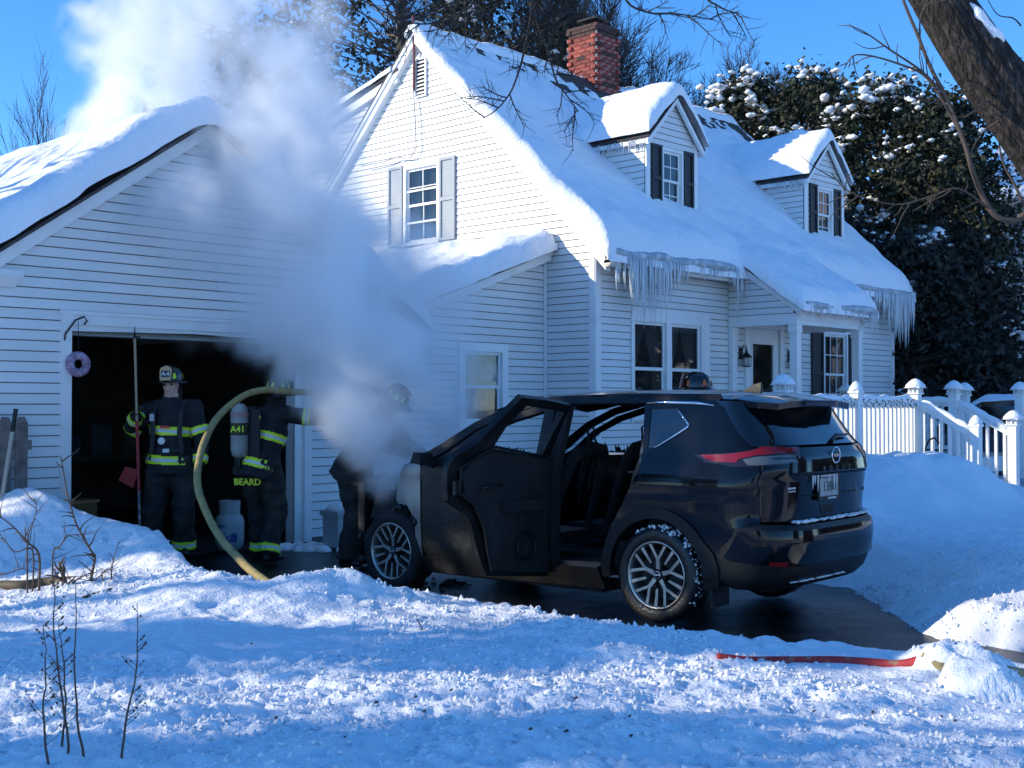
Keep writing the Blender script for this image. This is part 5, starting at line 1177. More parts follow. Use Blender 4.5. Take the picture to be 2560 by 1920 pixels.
def helmet(G, parent, T, mark=M_lime, shield=None, sootc=False):
    """leather style fire helmet: ribbed crown, brim longer behind, front shield"""
    def fin(m, nm, ma, p, smooth=True):
        o = m.build(nm, ma, None, smooth=smooth); o.data.transform(T); par(o, p); return o
    m = MB(); n = 32; prof = [(0, .165), (.035, .163), (.07, .150), (.095, .125), (.108, .09), (.112, .055), (.112, .04)]
    vs_ = []; fs = []
    for i, (r_, z) in enumerate(prof):
        for k in range(n):
            a = 2*math.pi*k/n; rib = 1+.035*abs(math.cos(4*a))**6 if 0 < i < 6 else 1
            vs_.append(G(r_*rib*.94*math.cos(a), r_*rib*1.14*math.sin(a)-.005, z+(.008*abs(math.cos(4*a))**6 if 0 < i < 5 else 0)))
    nb = len(prof)
    for (r_, z) in ((.135, .036), (.165, .022), (.168, .018), (.13, .026), (.108, .03)):
        for k in range(n):
            a = 2*math.pi*k/n; back = max(0, -math.sin(a)); fr_ = max(0, math.sin(a)); s_ = (r_-.108)/.06
            rr_ = r_+s_*(.075*back**2+.012*fr_); vs_.append(G(rr_*.98*math.cos(a), rr_*1.12*math.sin(a)-.005, z-s_*.028*back**1.5))
    for i in range(nb+4):
        for k in range(n): fs.append((i*n+k, i*n+(k+1) % n, (i+1)*n+(k+1) % n, (i+1)*n+k))
    m.add(vs_, fs); h = fin(m, 'helmet', M_helm, parent)
    m = MB(); m.tube([G(0, -.10, .125), G(0, -.05, .172), G(0, .03, .182), G(0, .09, .165), G(0, .115, .15)], .010, 6); fin(m, 'comb', M_helm, h)
    for a in (50, 130, 200, 250, 290, 340, 20):
        a0 = R(a); m = MB(); q = []
        for da, zz in ((-9, .062), (9, .062), (5, .112), (-5, .112)):
            rr_ = .116 if zz < .1 else .108; q.append(G(rr_*.96*math.cos(a0+R(da)), rr_*1.15*math.sin(a0+R(da))-.005, zz))
        m.add(q, [(0, 1, 2, 3)]); fin(m, 'reflective_mark', mark, h, False)
    if shield:
        SF = lambda a, t, b: G(a, .142+t-b*.22, .105+b)
        out = [(-.052, -.062), (.052, -.062), (.060, .03), (.052, .058), (0, .082), (-.052, .058), (-.060, .03)]
        m = MB(); m.prism([(a, b) for a, b in out], (-.004, .004), SF); sh = fin(m, 'helmet_shield', shield[1], h, False)
        m = MB(); m.prism([(-.042, -.030), (.042, -.030), (.046, .032), (-.046, .032)], (.004, .006), SF); fin(m, 'shield_panel', M_helm, sh, False)
        m = MB(); m.prism([(-.034, -.052), (.034, -.052), (.036, -.038), (-.036, -.038)], (.004, .006), SF); fin(m, 'shield_scroll', shield[2], sh, False)
        r_ = G(-1, 0, 0)-G(0, 0, 0); u_ = SF(0, 0, 1)-SF(0, 0, 0)
        if shield[0]:
            o = text('letter', shield[0], .052, SF(0, .008, 0), r_, u_, mat('shield_white', (.75, .73, .68), .5), None, .001, off=.001); o.data.transform(T); par(o, sh)
    return h
def firefighter(pid, label, loc, f, J, sc_=1.0, hood=True, helm=M_lime, shield=None, face=True, hands=((0, 0, -1), (0, 0, -1)), grips=(.8, .8), headrot=(0, 0, 0), legs_band=True, bands=True):
    fx = Vector((f[0], f[1], 0)).normalized(); rx = Vector((fx.y, -fx.x, 0))
    T = Matrix(((rx.x, fx.x, 0, loc[0]), (rx.y, fx.y, 0, loc[1]), (0, 0, 1, loc[2]), (0, 0, 0, 1))) @ Matrix.Scale(sc_, 4)
    ro = thing('firefighter', label, 'firefighter', tuple(loc))
    V3 = lambda k: Vector(J[k])
    coat, pants, boot, glove, skin, hd = MB(), MB(), MB(), MB(), MB(), MB()
    pe, ch, nk = V3('pelvis'), V3('chest'), V3('neck'); up = (ch-pe).normalized(); X = Vector((1, 0, 0)) if 'side' not in J else V3('side')
    hem = pe-up*.16
    coat.tube([hem, pe, pe.lerp(ch, .45), ch, ch.lerp(nk, .55), ch.lerp(nk, .85), nk+up*.03], [(.232, .190), (.212, .168), (.195, .150), (.215, .155), (.205, .130), (.13, .105), (.088, .088)], 18, ref=X)
    for s_, k in ((1, 'R'), (-1, 'L')):
        sh, el, wr = V3('sh'+k), V3('el'+k), V3('wr'+k)
        coat.tube([sh-X*s_*.08+up*.0, sh, sh.lerp(el, .5), el, el.lerp(wr, .5), wr], [.085, .092, .083, .076, .068, .064], 12)
        hw = V3('hd'+k) if 'hd'+k in J else (wr+(wr-el).normalized()*.1); hand(glove, wr+(hw-wr).normalized()*.01, hw-wr, hands[0 if s_ > 0 else 1], grips[0 if s_ > 0 else 1])
        hp, kn, an = V3('hp'+k), V3('kn'+k), V3('an'+k)
        pants.tube([hp+Vector((0, 0, .08)), hp, hp.lerp(kn, .5), kn, kn.lerp(an, .45), an.lerp(kn, .15), an+Vector((0, 0, -.01))], [.12, .132, .122, .108, .102, .100, .104], 14)
        to = V3('to'+k); d_ = (to-an); d_.z = 0; d_.normalize(); sole = an.z-.09
        b0 = Vector((an.x, an.y, sole+.045)); boot.tube([an+Vector((0, 0, .05)), an+Vector((0, 0, -.02)), b0-d_*.03], [.068, .06, .05], 10)
        boot.tube([b0-d_*.075, b0-d_*.03, b0+d_*.06, b0+d_*.13, b0+d_*.17], [(.038, .036), (.046, .044), (.042, .048), (.034, .046), (.018, .03)], 12, ref=(0, 0, 1))
    R3 = Matrix.Rotation(R(headrot[2]), 3, 'Z') @ Matrix.Rotation(R(headrot[0]), 3, 'X') @ Matrix.Rotation(R(headrot[1]), 3, 'Y')
    hd.tube([nk-up*.04, nk.lerp(V3('head'), .5)], .078, 12)
    G = head(skin, hd, V3('head'), R3, hood)
    hc = V3('head'); Ri = R3.inverted()
    def relabel(co, l):
        if l in ('skin', 'hood'):
            q = Ri @ (co-hc)
            return 'skin' if (q.y > .012 and q.z > -.118 and abs(q.x) < .075+.3*q.y) and face else 'hood'
        return l
    body, fl = build_body(pid, [(coat, 'coat'), (pants, 'pants'), (boot, 'boot'), (glove, 'glove'), (skin, 'skin'), (hd, 'hood')], relabel, T, ro)
    if bands: band(fl, pe, ch, -.06, .085, .30, T, ro); band(fl, pe, ch, .74, .085, .19 if J.get('tight') else .235, T, ro)
    for k in ('RL' if bands else ''):
        band(fl, V3('el'+k), V3('wr'+k), .86, .07, .12, T, ro)
        band(fl, V3('sh'+k), V3('el'+k), .80, .075, .115, T, ro)
        if legs_band: band(fl, V3('kn'+k), V3('an'+k), .90, .075, .14, T, ro, 'pants')
    if face: face_parts(G, ro, T)
    helmet(G, ro, T, helm, shield)
    return ro, T, G
STAND = dict(pelvis=(0, 0, .98), chest=(0, .01, 1.33), neck=(0, .0, 1.53), head=(0, .03, 1.68), shR=(.20, 0, 1.46), elR=(.29, 0, 1.18), wrR=(.28, .08, .95), shL=(-.20, 0, 1.46), elL=(-.29, -.02, 1.18), wrL=(-.30, .08, .93),
    hpR=(.10, 0, .92), knR=(.12, .03, .52), anR=(.13, 0, .10), toR=(.15, .2, .05), hpL=(-.10, 0, .92), knL=(-.13, .04, .52), anL=(-.14, 0, .10), toL=(-.17, .2, .05))
# 1: in the garage doorway, facing the camera, hand on a pike pole
j = dict(STAND); j.update(pelvis=(.02, 0, .98), elR=(.42, .02, 1.20), wrR=(.28, .22, 1.38), hdR=(.24, .26, 1.45), shR=(.20, .01, 1.45), shL=(-.20, 0, 1.47), elL=(-.30, .02, 1.18), wrL=(-.31, .10, .93), hdL=(-.31, .13, .84), anR=(.17, .08, .10), knR=(.14, .09, .53), toR=(.24, .26, .05), anL=(-.11, -.05, .10), toL=(-.18, .13, .05))
M_shor = mat('shield_cream', (.55, .36, .18), .6); M_shred = mat('shield_red', (.45, .12, .06), .6)
p1 = Vector((6.90, 11.36, .0)); f1 = (-.76, -.65)
ff1, T1, G1 = firefighter(1, 'firefighter with shield marked A-4 holding a pike pole in the garage doorway', p1, f1, j, 1.06, shield=('A-4', M_shor, M_shor), hands=((-1, .2, .1), (1, 0, 0)), grips=(1.2, .5), headrot=(-2, 0, -4))
def gear(parent, T, nm, m, ma, smooth=False):
    o = m.build(nm, ma, None, smooth=smooth); o.data.transform(T); par(o, parent); return o
M_strap = mat('black_strap', (.02, .02, .022), .7)
for s_ in (-1, 1):
    m = MB(); m.tube([(s_*.13, -.10, 1.50), (s_*.13, .06, 1.53), (s_*.135, .165, 1.40), (s_*.13, .185, 1.2), (s_*.15, .17, 1.02)], [(.006, .024)]*5, 8); gear(ff1, T1, 'harness_strap', m, M_strap)
m = MB(); m.tube([(.20*math.cos(a), .17*math.sin(a)+.005, 1.045+.004*math.sin(3*a)) for a in np.linspace(0, 2*math.pi, 25)], [(.022, .006)]*25, 6, ref=(0, 0, 1)); gear(ff1, T1, 'waist_strap', m, M_strap)
m = MB(); m.box(-.03, .03, .172, .188, 1.03, 1.065); gear(ff1, T1, 'buckle', m, M_silv)
m = MB(); m.box(.11, .15, .185, .215, 1.33, 1.40); gear(ff1, T1, 'radio', m, mat('pale_grey', (.4, .42, .44), .5)); m = MB(); m.box(-.03, .06, .165, .19, 1.26, 1.285); gear(ff1, T1, 'red_clip', m, mat('bright_red', (.5, .02, .02), .4))
m = MB(); m.lathe([(0, 0), (.034, 0), (.034, .012), (.028, .014), (0, .014)], 16, (.045, .175, 1.14), (0, 1, 0)); gear(ff1, T1, 'gauge', m, mat('pale_white', (.75, .76, .76), .3))
m = MB(); m.lathe([(0, 0), (.08, .02), (.085, .4), (.06, .5), (0, .53)], 14, (0, -.24, .98)); gear(ff1, T1, 'air_cylinder', m, M_tank, True)
m = MB(); m.tube([(.16, .10, .98), (.19, .15, .80)], [.02, .018], 8); gear(ff1, T1, 'flashlight', m, M_strap)
m = MB(); wp = T1 @ Vector((.235, .30, 1.44)); b_ = Vector((wp.x+.03, wp.y-.02, .06)); t_ = Vector((wp.x-.02, wp.y+.03, 2.24)); m.tube([b_, wp, t_], .016, 8)
pk = thing('pike_pole', 'long pike pole with red wrapped handle held upright by the firefighter', 'pole', tuple(b_))
def seg(a, b, r_, nm, ma):
    m = MB(); d = t_-b_; m.tube([b_+d*a, b_+d*b], r_, 8); m.build(nm, ma, pk)
seg(.62, 1.0, .013, 'shaft', mat('wood_tan', (.36, .27, .17), .6)); seg(.30, .62, .0165, 'red_wrap', mat('red_wrap', (.45, .03, .04), .6, noise=(30, (.12, .02, .02), .5, .6))); seg(.0, .30, .014, 'lower_shaft', mat('grey_wrap', (.16, .14, .14), .6, noise=(20, (.45, .42, .40), .5, .65)))
m = MB(); m.tube([t_, t_+Vector((0, 0, .12))], [.016, .003], 6); m.tube([t_+Vector((0, 0, .01)), t_+RT*.05+Vector((0, 0, .02)), t_+RT*.07-Vector((0, 0, .04))], [.012, .009, .003], 6); m.build('hook', M_blkmetal, pk)
m = MB(); q = T1 @ Vector((.37, .12, .78)); m.hexa([q+RT*-.12+Vector((0, 0, -.02)), q+RT*.03+Vector((0, 0, -.10)), q+RT*.03+VW*.06+Vector((0, 0, -.10)), q-RT*.12+VW*.06+Vector((0, 0, -.02)), q-RT*.05+Vector((0, 0, .12)), q+RT*.08+Vector((0, 0, .08)), q+RT*.08+VW*.06+Vector((0, 0, .08)), q-RT*.05+VW*.06+Vector((0, 0, .12))]); m.build('pouch', mat('red_pouch', (.38, .02, .02), .6), ff1)
# 2: seen from behind, hose on the shoulder, right arm stretched out
f2 = VW*math.cos(R(22))+RT*math.sin(R(22))
j = dict(STAND); j.update(pelvis=(-.01, -.02, .97), chest=(.04, .08, 1.31), neck=(.06, .13, 1.50), head=(.08, .19, 1.64), shR=(.24, .10, 1.45), elR=(.47, .20, 1.42), wrR=(.66, .38, 1.38), hdR=(.73, .45, 1.36), shL=(-.15, .07, 1.45), elL=(-.31, .20, 1.22), wrL=(-.20, .42, 1.31), hdL=(-.14, .48, 1.36), hpR=(.10, -.02, .91), anR=(.17, -.10, .10), knR=(.16, .06, .50), hpL=(-.10, -.02, .91), anL=(-.13, .22, .10), knL=(-.13, .18, .51), toL=(-.15, .42, .05), toR=(.25, .08, .05))
p2 = VW*12.55+RT*(-2.53)
ff2, T2, G2 = firefighter(2, 'firefighter seen from behind with grey air cylinder, BEARD on the trousers', (p2.x, p2.y, 0), (f2.x, f2.y), j, 1.02, face=False, shield=('', M_helm, M_helm), hands=((0, 0, -1), (0, 0, 1)), grips=(.5, .9), headrot=(-8, 0, -12))
m = MB(); c_ = Vector((-.10, -.21, 1.03)); m.lathe([(0, -.02), (.03, 0), (.07, .02), (.085, .07), (.085, .42), (.075, .48), (.045, .52), (0, .53)], 20, c_, (.02, -.03, 1)); tk = gear(ff2, T2, 'air_cylinder', m, M_tank, True)
m = MB(); m.lathe([(.087, .22), (.089, .23), (.089, .33), (.087, .34)], 20, c_, (.02, -.03, 1), cap=False); gear(tk, T2, 'cylinder_sleeve', m, mat('dark_olive', (.05, .055, .03), .8))
m = MB(); m.lathe([(.0865, .40), (.088, .405), (.088, .44), (.0865, .445)], 20, c_, (.02, -.03, 1), cap=False); gear(tk, T2, 'cylinder_band', m, mat('pinkish', (.38, .22, .22), .6))
o = text('letter', 'A41', .085, c_+Vector((.042, -.092, .275)), (.93, .37, 0), (.0, -.03, 1), M_lime, None, .001, off=.001); o.data.transform(T2); par(o, tk)
m = MB(); m.tube([c_+Vector((0, 0, -.02)), c_+Vector((.0, .0, -.09))], [.03, .024], 8); m.box(-.19, .02, -.19, -.14, .86, .93); gear(ff2, T2, 'valve', m, M_blkmetal)
m = MB(); m.box(-.18, .10, -.175, -.15, .95, 1.50); gear(ff2, T2, 'back_plate', m, M_strap)
o = text('letter', 'BEARD', .090, (-.03, -.175, .79), (.95, .2, 0), (0, -.05, 1), mat('lime_letter', (.75, .85, .03), .5), None, .003, off=.0025); o.data.transform(T2); par(o, ff2)
o = text('letter', 'BEARD', .085, (-.02, -.165, 1.42), (1, 0, 0), (0, .1, 1), M_lime, None, .003, off=.002); o.data.transform(T2); par(o, ff2)
# 3: bent over the burning engine, lost in the smoke
j = dict(STAND); j.update(pelvis=(0, -.05, .97), chest=(0, .12, 1.27), neck=(0, .25, 1.44), head=(0, .36, 1.55), shR=(.20, .20, 1.38), elR=(.26, .38, 1.16), wrR=(.16, .60, 1.08), shL=(-.20, .20, 1.38), elL=(-.27, .36, 1.14), wrL=(-.14, .60, 1.06), hpR=(.10, -.06, .92), knR=(.12, .02, .52), anR=(.14, -.06, .10), toR=(.15, .14, .05), hpL=(-.10, -.06, .92), knL=(-.13, .04, .52), anL=(-.15, -.02, .10), toL=(-.16, .18, .05))
p3 = P3(900, 1018, 12.1); f3 = RT*.92-VW*.38
ff3, T3, G3 = firefighter(3, 'firefighter bent over the burning engine, dark in the thick smoke', (p3.x, p3.y, 0), (f3.x, f3.y), j, 1.03, face=False, bands=False, headrot=(-35, 0, 0), hands=((0, -.2, -1), (0, -.2, -1)))
# 4: beyond the car, only the helmet showing over the roof
p4 = P3(1752, 1018, 11.15)
ff4, T4, G4 = firefighter(4, 'firefighter beyond the car, black helmet with orange marks above its roof', (p4.x, p4.y, 0), (-RT.x, -RT.y), dict(STAND), 1.0, helm=mat('orange_mark', (.75, .14, .03), .5), shield=('', M_shred, M_shor), hands=((0, 0, -1), (0, 0, -1)), headrot=(0, 0, 0))
# someone watching from behind the storm door
pw = thing('person', 'person in dark clothes looking out through the glass of the front door', 'person', (17.98, 11.75, .95))
sk, cl = MB(), MB(); G_ = head(sk, MB(), (0, 0, 1.55), Matrix.Rotation(0, 3, 'Z'), False)
cl.tube([(0, 0, .02), (0, 0, .5), (0, 0, .85), (0, .0, 1.12), (0, 0, 1.32), (0, 0, 1.40)], [(.13, .11), (.15, .12), (.16, .12), (.19, .13), (.17, .10), (.07, .07)], 14, ref=(1, 0, 0)); sk.tube([(0, 0, 1.36), (0, 0, 1.47)], .055, 10)
for s_ in (-1, 1): cl.tube([(s_*.15, 0, 1.31), (s_*.23, .02, 1.08), (s_*.20, .12, .88)], [.07, .055, .045], 10); hand(sk, (s_*.20, .13, .86), (0, .1, -1), (-s_, 0, 0), .5)
Tw = Matrix.Translation((17.98, 11.75, .92)) @ Matrix.Rotation(math.pi, 4, 'Z') @ Matrix.Rotation(R(-12), 4, 'Z')
build_body(9, [(cl, 'coat'), (sk, 'skin')], None, Tw, pw); face_parts(G_, pw, Tw)
hm = MB(); hm.lathe([(0, .125), (.05, .12), (.082, .08), (.092, .03), (.088, -.02), (.07, -.04)], 16, (0, -.02, 1.56)); gear(pw, Tw, 'hair', hm, mat('grey_hair', (.30, .28, .27), .8), True)
# ---------------------------------------------------------------- hoses
M_hose = mat('tan_hose', (.36, .28, .11), .7, noise=(18, (.22, .17, .07), .45, .75), bump=[(90, .002)]); M_rhose = mat('red_hose', (.42, .03, .03), .6, noise=(14, (.30, .20, .12), .55, .7))
def spline(pts, n=8):
    out = []; m_ = len(pts)
    for i in range(m_-1):
        p0, p1, p2_, p3_ = [Vector(pts[max(0, min(m_-1, i+k))]) for k in (-1, 0, 1, 2)]
        for j_ in range(n):
            t = j_/n; out.append(.5*((2*p1)+(p2_-p0)*t+(2*p0-5*p1+4*p2_-p3_)*t*t+(3*p1-p0-3*p2_+p3_)*t**3))
    return out+[Vector(pts[-1])]
hp = [(985, 1120, 11.9), (940, 1060, 12.2), (880, 1010, 12.45), (830, 990, 12.55), (790, 983, 12.55), (728, 979, 12.42), (667, 975, 12.3), (622, 984, 12.15), (582, 1008, 11.95), (541, 1048, 11.7), (511, 1105, 11.4), (498, 1154, 11.2), (494, 1191, 11.0), (498, 1228, 10.85), (509, 1260, 10.7), (529, 1305, 10.5), (557, 1350, 10.25), (586, 1382, 10.05), (622, 1419, 9.8), (660, 1448, 9.55), (700, 1475, 9.35)]
m = MB(); m.tube(spline([P3(*q) for q in hp]), .033, 12); tag(m.build('fire_hose', M_hose, smooth=True), 'tan charged fire hose looping from the firefighter shoulder down into the snow', 'hose')
def lay(name, pts, r_, ma, label, zo=.0):
    P_ = []
    for x, y, z in pts: X, Y = onZ(x, y, z); P_.append(Vector((X, Y, z+zo)))
    m = MB(); m.tube(spline(P_, 6), r_, 10); return tag(m.build(name, ma, smooth=True), label, 'hose')
def lay(name, pts, r_, ma, label, lift=.6):
    P_ = []
    for x, y in pts:
        z = .18
        for _ in range(5): X, Y = onZ(x, y, z); z = min(.26, max(0, ground_z(X, Y)))+r_*lift
        P_.append(Vector((X, Y, z)))
    Q = spline(P_, 6); m = MB(); m.tube(Q, r_, 10); return tag(m.build(name, ma, smooth=True), label, 'hose')
lay('fire_hose', [(1790, 1641), (1860, 1643), (1930, 1647), (2010, 1650), (2090, 1650), (2170, 1650), (2250, 1654), (2330, 1660), (2400, 1668)], .026, M_rhose, 'red fire hose half buried along the snow at the drive edge', .2)
lay('fire_hose', [(2310, 1655), (2380, 1660), (2440, 1668), (2500, 1675), (2560, 1684), (2640, 1700)], .030, M_hose, 'tan fire hose lying by the round snow lumps beside the drive', .5)
lay('fire_hose', [(-90, 1472), (0, 1468), (60, 1463), (120, 1458), (200, 1452), (260, 1449)], .040, mat('olive_hose', (.07, .06, .03), .7, noise=(8, (.12, .08, .05), .4, .8)), 'dark olive hose lying across the snow behind the dead weeds', .3)
lay('fire_hose', [(215, 1497), (270, 1480), (330, 1464), (390, 1450), (430, 1443)], .026, mat('olive_hose', (.07, .06, .03), .7), 'short stretch of dark hose surfacing in front of the snow mound', .3)
# ---------------------------------------------------------------- things in and beside the garage
pt = thing('propane_tank', 'grey propane cylinder with blue label standing in the garage doorway', 'propane tank', (7.95, 12.3, 0)); q = P3(575, 1018, 13.4); q.z = .02
m = MB(); m.lathe([(.11, 0), (.12, .02), (.15, .06), (.155, .12), (.155, .30), (.14, .36), (.08, .41), (.03, .42), (0, .42)], 24, q); m.build('cylinder', mat('pale_blue_grey', (.34, .38, .40), .45), pt, smooth=True)
m = MB(); m.lathe([(.11, .39), (.115, .53), (.105, .53), (.10, .39)], 18, q, closed=True); m.build('collar', mat('pale_blue_grey', (.34, .38, .40), .45), pt); m = MB(); m.lathe([(.03, .41), (.03, .49), (.02, .5), (0, .5)], 10, q); m.build('valve', M_blkmetal, pt)
m = MB(); vs_ = []; fs = []
for i in range(13):
    a = math.atan2(-VW.y, -VW.x)-.75+1.5*i/12
    for z in (.10, .28): vs_.append(q+Vector((math.cos(a)*.1575, math.sin(a)*.1575, z)))
for i in range(12): fs.append((2*i, 2*i+2, 2*i+3, 2*i+1))
m.add(vs_, fs); lb = m.build('label', mat('blue_label', (.03, .06, .25), .5, noise=(6, (.35, .40, .45), .5, .53)), pt, fix=False)
bx = thing('storage_box', 'brown cardboard box standing in the dark garage', 'box', (6.3, 12.6, 0)); F_ = frame((6.25, 12.5, 0), (.9, .2, 0), (-.2, .9, 0))
m = MB(); m.box(0, .55, 0, .4, .02, .52, F_); m.build('carton', mat('cardboard', (.16, .085, .03), .85), bx); m = MB(); m.box(-.02, .57, -.02, .42, .52, .55, F_); m.build('lid', mat('cardboard_light', (.32, .17, .06), .8), bx)
tb = thing('tyre_stack', 'dark tyres lying on the garage floor behind the mound', 'tyre', (6.2, 12.1, 0))
for i, (x, y, z) in enumerate(((6.15, 12.0, .12), (6.5, 12.05, .11))): m = MB(); m.lathe([(.17, -.1), (.28, -.1), (.31, -.05), (.31, .05), (.28, .1), (.17, .1)], 24, (x, y, z), closed=True); m.build('tyre', mat('tyre', (.015, .015, .016), .7), tb, smooth=True)
wc = thing('work_bench', 'cluttered dark work bench at the back of the garage', 'bench', (6.6, 15.5, 0))
m = MB(); m.box(5.2, 9.6, 15.2, 16.0, .85, .92); m.build('bench_top', mat('old_wood', (.10, .07, .045), .8), wc)
for x in (5.25, 7.4, 9.5): m = MB(); m.box(x, x+.09, 15.25, 15.34, .02, .85); m.build('leg', mat('old_wood', (.10, .07, .045), .8), wc)
rs = random.Random(2)
for k in range(9):
    x = 5.4+k*.45; m = MB(); h = (.14, .25, .40)[k//3]; m.box(x, x+rs.uniform(.15, .35), 15.3, 15.6, .922, .92+h); m.box(x+.02, x+.1, 15.35, 15.5, .92+h, .94+h)
    tag(m.build('storage_tin', mat('tin%d' % (k % 3), [(.10, .12, .13), (.14, .10, .06), (.06, .07, .09)][k % 3], .6)), ['dull grey', 'brown', 'blue black'][k % 3]+' '+['squat', 'middling', 'tall'][k//3]+' container standing on the garage work bench', 'container', 'containers on the work bench')
m = MB(); m.box(7.25, 7.75, 17.24, 17.29, 1.72, 2.05); gwn = m.build('back_window', M_trim, gar)
for x in (7.29, 7.52): m = MB(); m.box(x, x+.19, 17.235, 17.239, 1.76, 2.01); m.build('pane', mat('daylit_pane', (.5, .55, .6), .4, emis=((.55, .65, .75), .35)), gwn)
m = MB(); q = FGa(5.93, .06, 1.97); m.tube([q+Vector((0, 0, .13)), q+Vector((0, 0, .42))], .003, 4); 
hr = thing('hanging_ring', 'small purple ring ornament hanging at the garage door corner', 'ornament', tuple(q)); m.build('cord', M_blkmetal, hr)
m = MB(); m.tube([q+Vector((.085*math.cos(a), 0, .085*math.sin(a))) for a in np.linspace(0, 2*math.pi, 25)], .042, 10); m.build('ring', mat('purple_mesh', (.26, .17, .26), .7, noise=(30, (.45, .36, .45), .5, .6)), hr, smooth=True)
bk = thing('plastic_bin', 'lidded pale plastic bin with snow on top against the garage wall', 'bin', tuple(P3(845, 1018, 13.6).to_2d())+(0,)); q = P3(858, 1018, 13.7); q.z = .03
BF = lambda a, b, c: q+Vector((1, 0, 0))*a*(1+.12*c)+Vector((0, 1, 0))*b*(1+.12*c)+Vector((0, 0, c))
m = MB(); m.box(-.17, .17, -.13, .13, 0, .34, BF); m.build('tub', mat('pale_plastic', (.45, .47, .50), .5), bk); m = MB(); m.box(-.19, .19, -.15, .15, .34, .39, BF); m.build('lid', mat('pale_plastic', (.45, .47, .50), .5), bk); m = MB(); m.lathe([(.2, 0), (.17, .05), (.08, .09), (0, .1)], 12, q+Vector((0, 0, .39))); m.build('lid_snow', M_snow, bk, smooth=True)
m = MB(); rs = random.Random(3)
for k in range(70): p = P3(790+rs.gauss(0, 38), 1018, 13.75+rs.uniform(-.3, .1)); s_ = rs.uniform(.03, .09); m.lathe([(s_*1.2, -.02), (s_, s_*.35), (s_*.5, s_*.7), (0, s_*.8)], 7, (p.x, p.y, .0))
tag(m.build('snow_patch', M_snow, smooth=True), 'lumpy dirty snow patch at the foot of the garage wall', 'snow', kind='stuff')
# picket gate and shovel at the left end of the garage
pg = thing('picket_gate', 'weathered grey picket gate leaning on the garage wall', 'gate', (5.1, 11.35, 0)); FP = frame((0, GY-.16, 0), (1, 0, 0), (0, -1, 0)); M_old = mat('weathered_wood', (.20, .17, .15), .85, noise=(9, (.10, .085, .075), .45, .7), bump=[(40, .004)])
for x in (4.78, 4.94, 5.10, 5.255):
    m = MB(); m.prism([(x, .3), (x+.115, .3), (x+.115, 1.40), (x+.085, 1.46), (x+.03, 1.46), (x, 1.40)], (.0, .022), lambda a, t, b: FP(a, t, b)); m.build('picket', M_old, pg)
for z in (.55, 1.15): m = MB(); m.box(4.7, 5.42, -.035, -.001, z, z+.09, FP); m.build('cross_rail', M_old, pg)
sh_ = thing('shovel', 'wooden handled shovel with black grip propped on the picket gate', 'shovel', (4.9, 11.2, .5)); a_, b_ = P3(2, 1275, 11.35), P3(40, 1022, 11.45)
m = MB(); m.tube([a_+(a_-b_)*.3, a_.lerp(b_, .5), a_.lerp(b_, .78)], .019, 8); m.build('handle', mat('pale_wood', (.42, .36, .28), .7), sh_); m = MB(); m.tube([a_.lerp(b_, .77), b_], [.02, .022], 8); m.build('grip', M_blkmetal, sh_)
# ================================================================ trees, shrubs, weeds
M_bark = mat('grey_bark', (.085, .07, .06), .9, noise=(8, (.16, .14, .125), .4, .75), bump=[(30, .01)])
M_twig = mat('dark_twig', (.030, .024, .022), .85); M_weed = mat('dry_weed', (.10, .065, .045), .85)
def grow(mb, p, d, L, r_, lev, rr, spec):
    """one limb and what branches from it"""
    n = 4 if lev > 1 else 3; pts = [p]; q = p.copy(); dd = d.copy()
    for i in range(n):
        dd = (dd+Vector((rr.uniform(-1, 1), rr.uniform(-1, 1), rr.uniform(-1, 1)))*spec['wob']+Vector((0, 0, spec['up']))*(.5+.5*i/n)).normalized(); q = q+dd*(L/n); pts.append(q.copy())
    k = [r_*(1-.62*i/n) for i in range(n+1)]; mb.tube(pts, k, 6 if r_ > .05 else (4 if r_ > .012 else 3), cap=False)
    if lev <= 0: return
    nc = spec['kids'][min(lev, len(spec['kids'])-1)]
    for c in range(nc):
        t = spec['t0']+(1-spec['t0'])*(c+rr.random())/nc; i = min(n-1, int(t*n)); f = t*n-i; b = pts[i].lerp(pts[i+1], f); ax = (pts[i+1]-pts[i]).normalized()
        o = ax.orthogonal().normalized(); a = rr.uniform(0, 6.28); o = (o*math.cos(a)+ax.cross(o)*math.sin(a)); an = R(rr.uniform(*spec['ang']))
        grow(mb, b, (ax*math.cos(an)+o*math.sin(an)).normalized(), L*rr.uniform(*spec['len'])*(1.15-.35*t), max(spec.get('minr', .004), r_*(1-.6*t)*spec['rad']), lev-1, rr, spec)
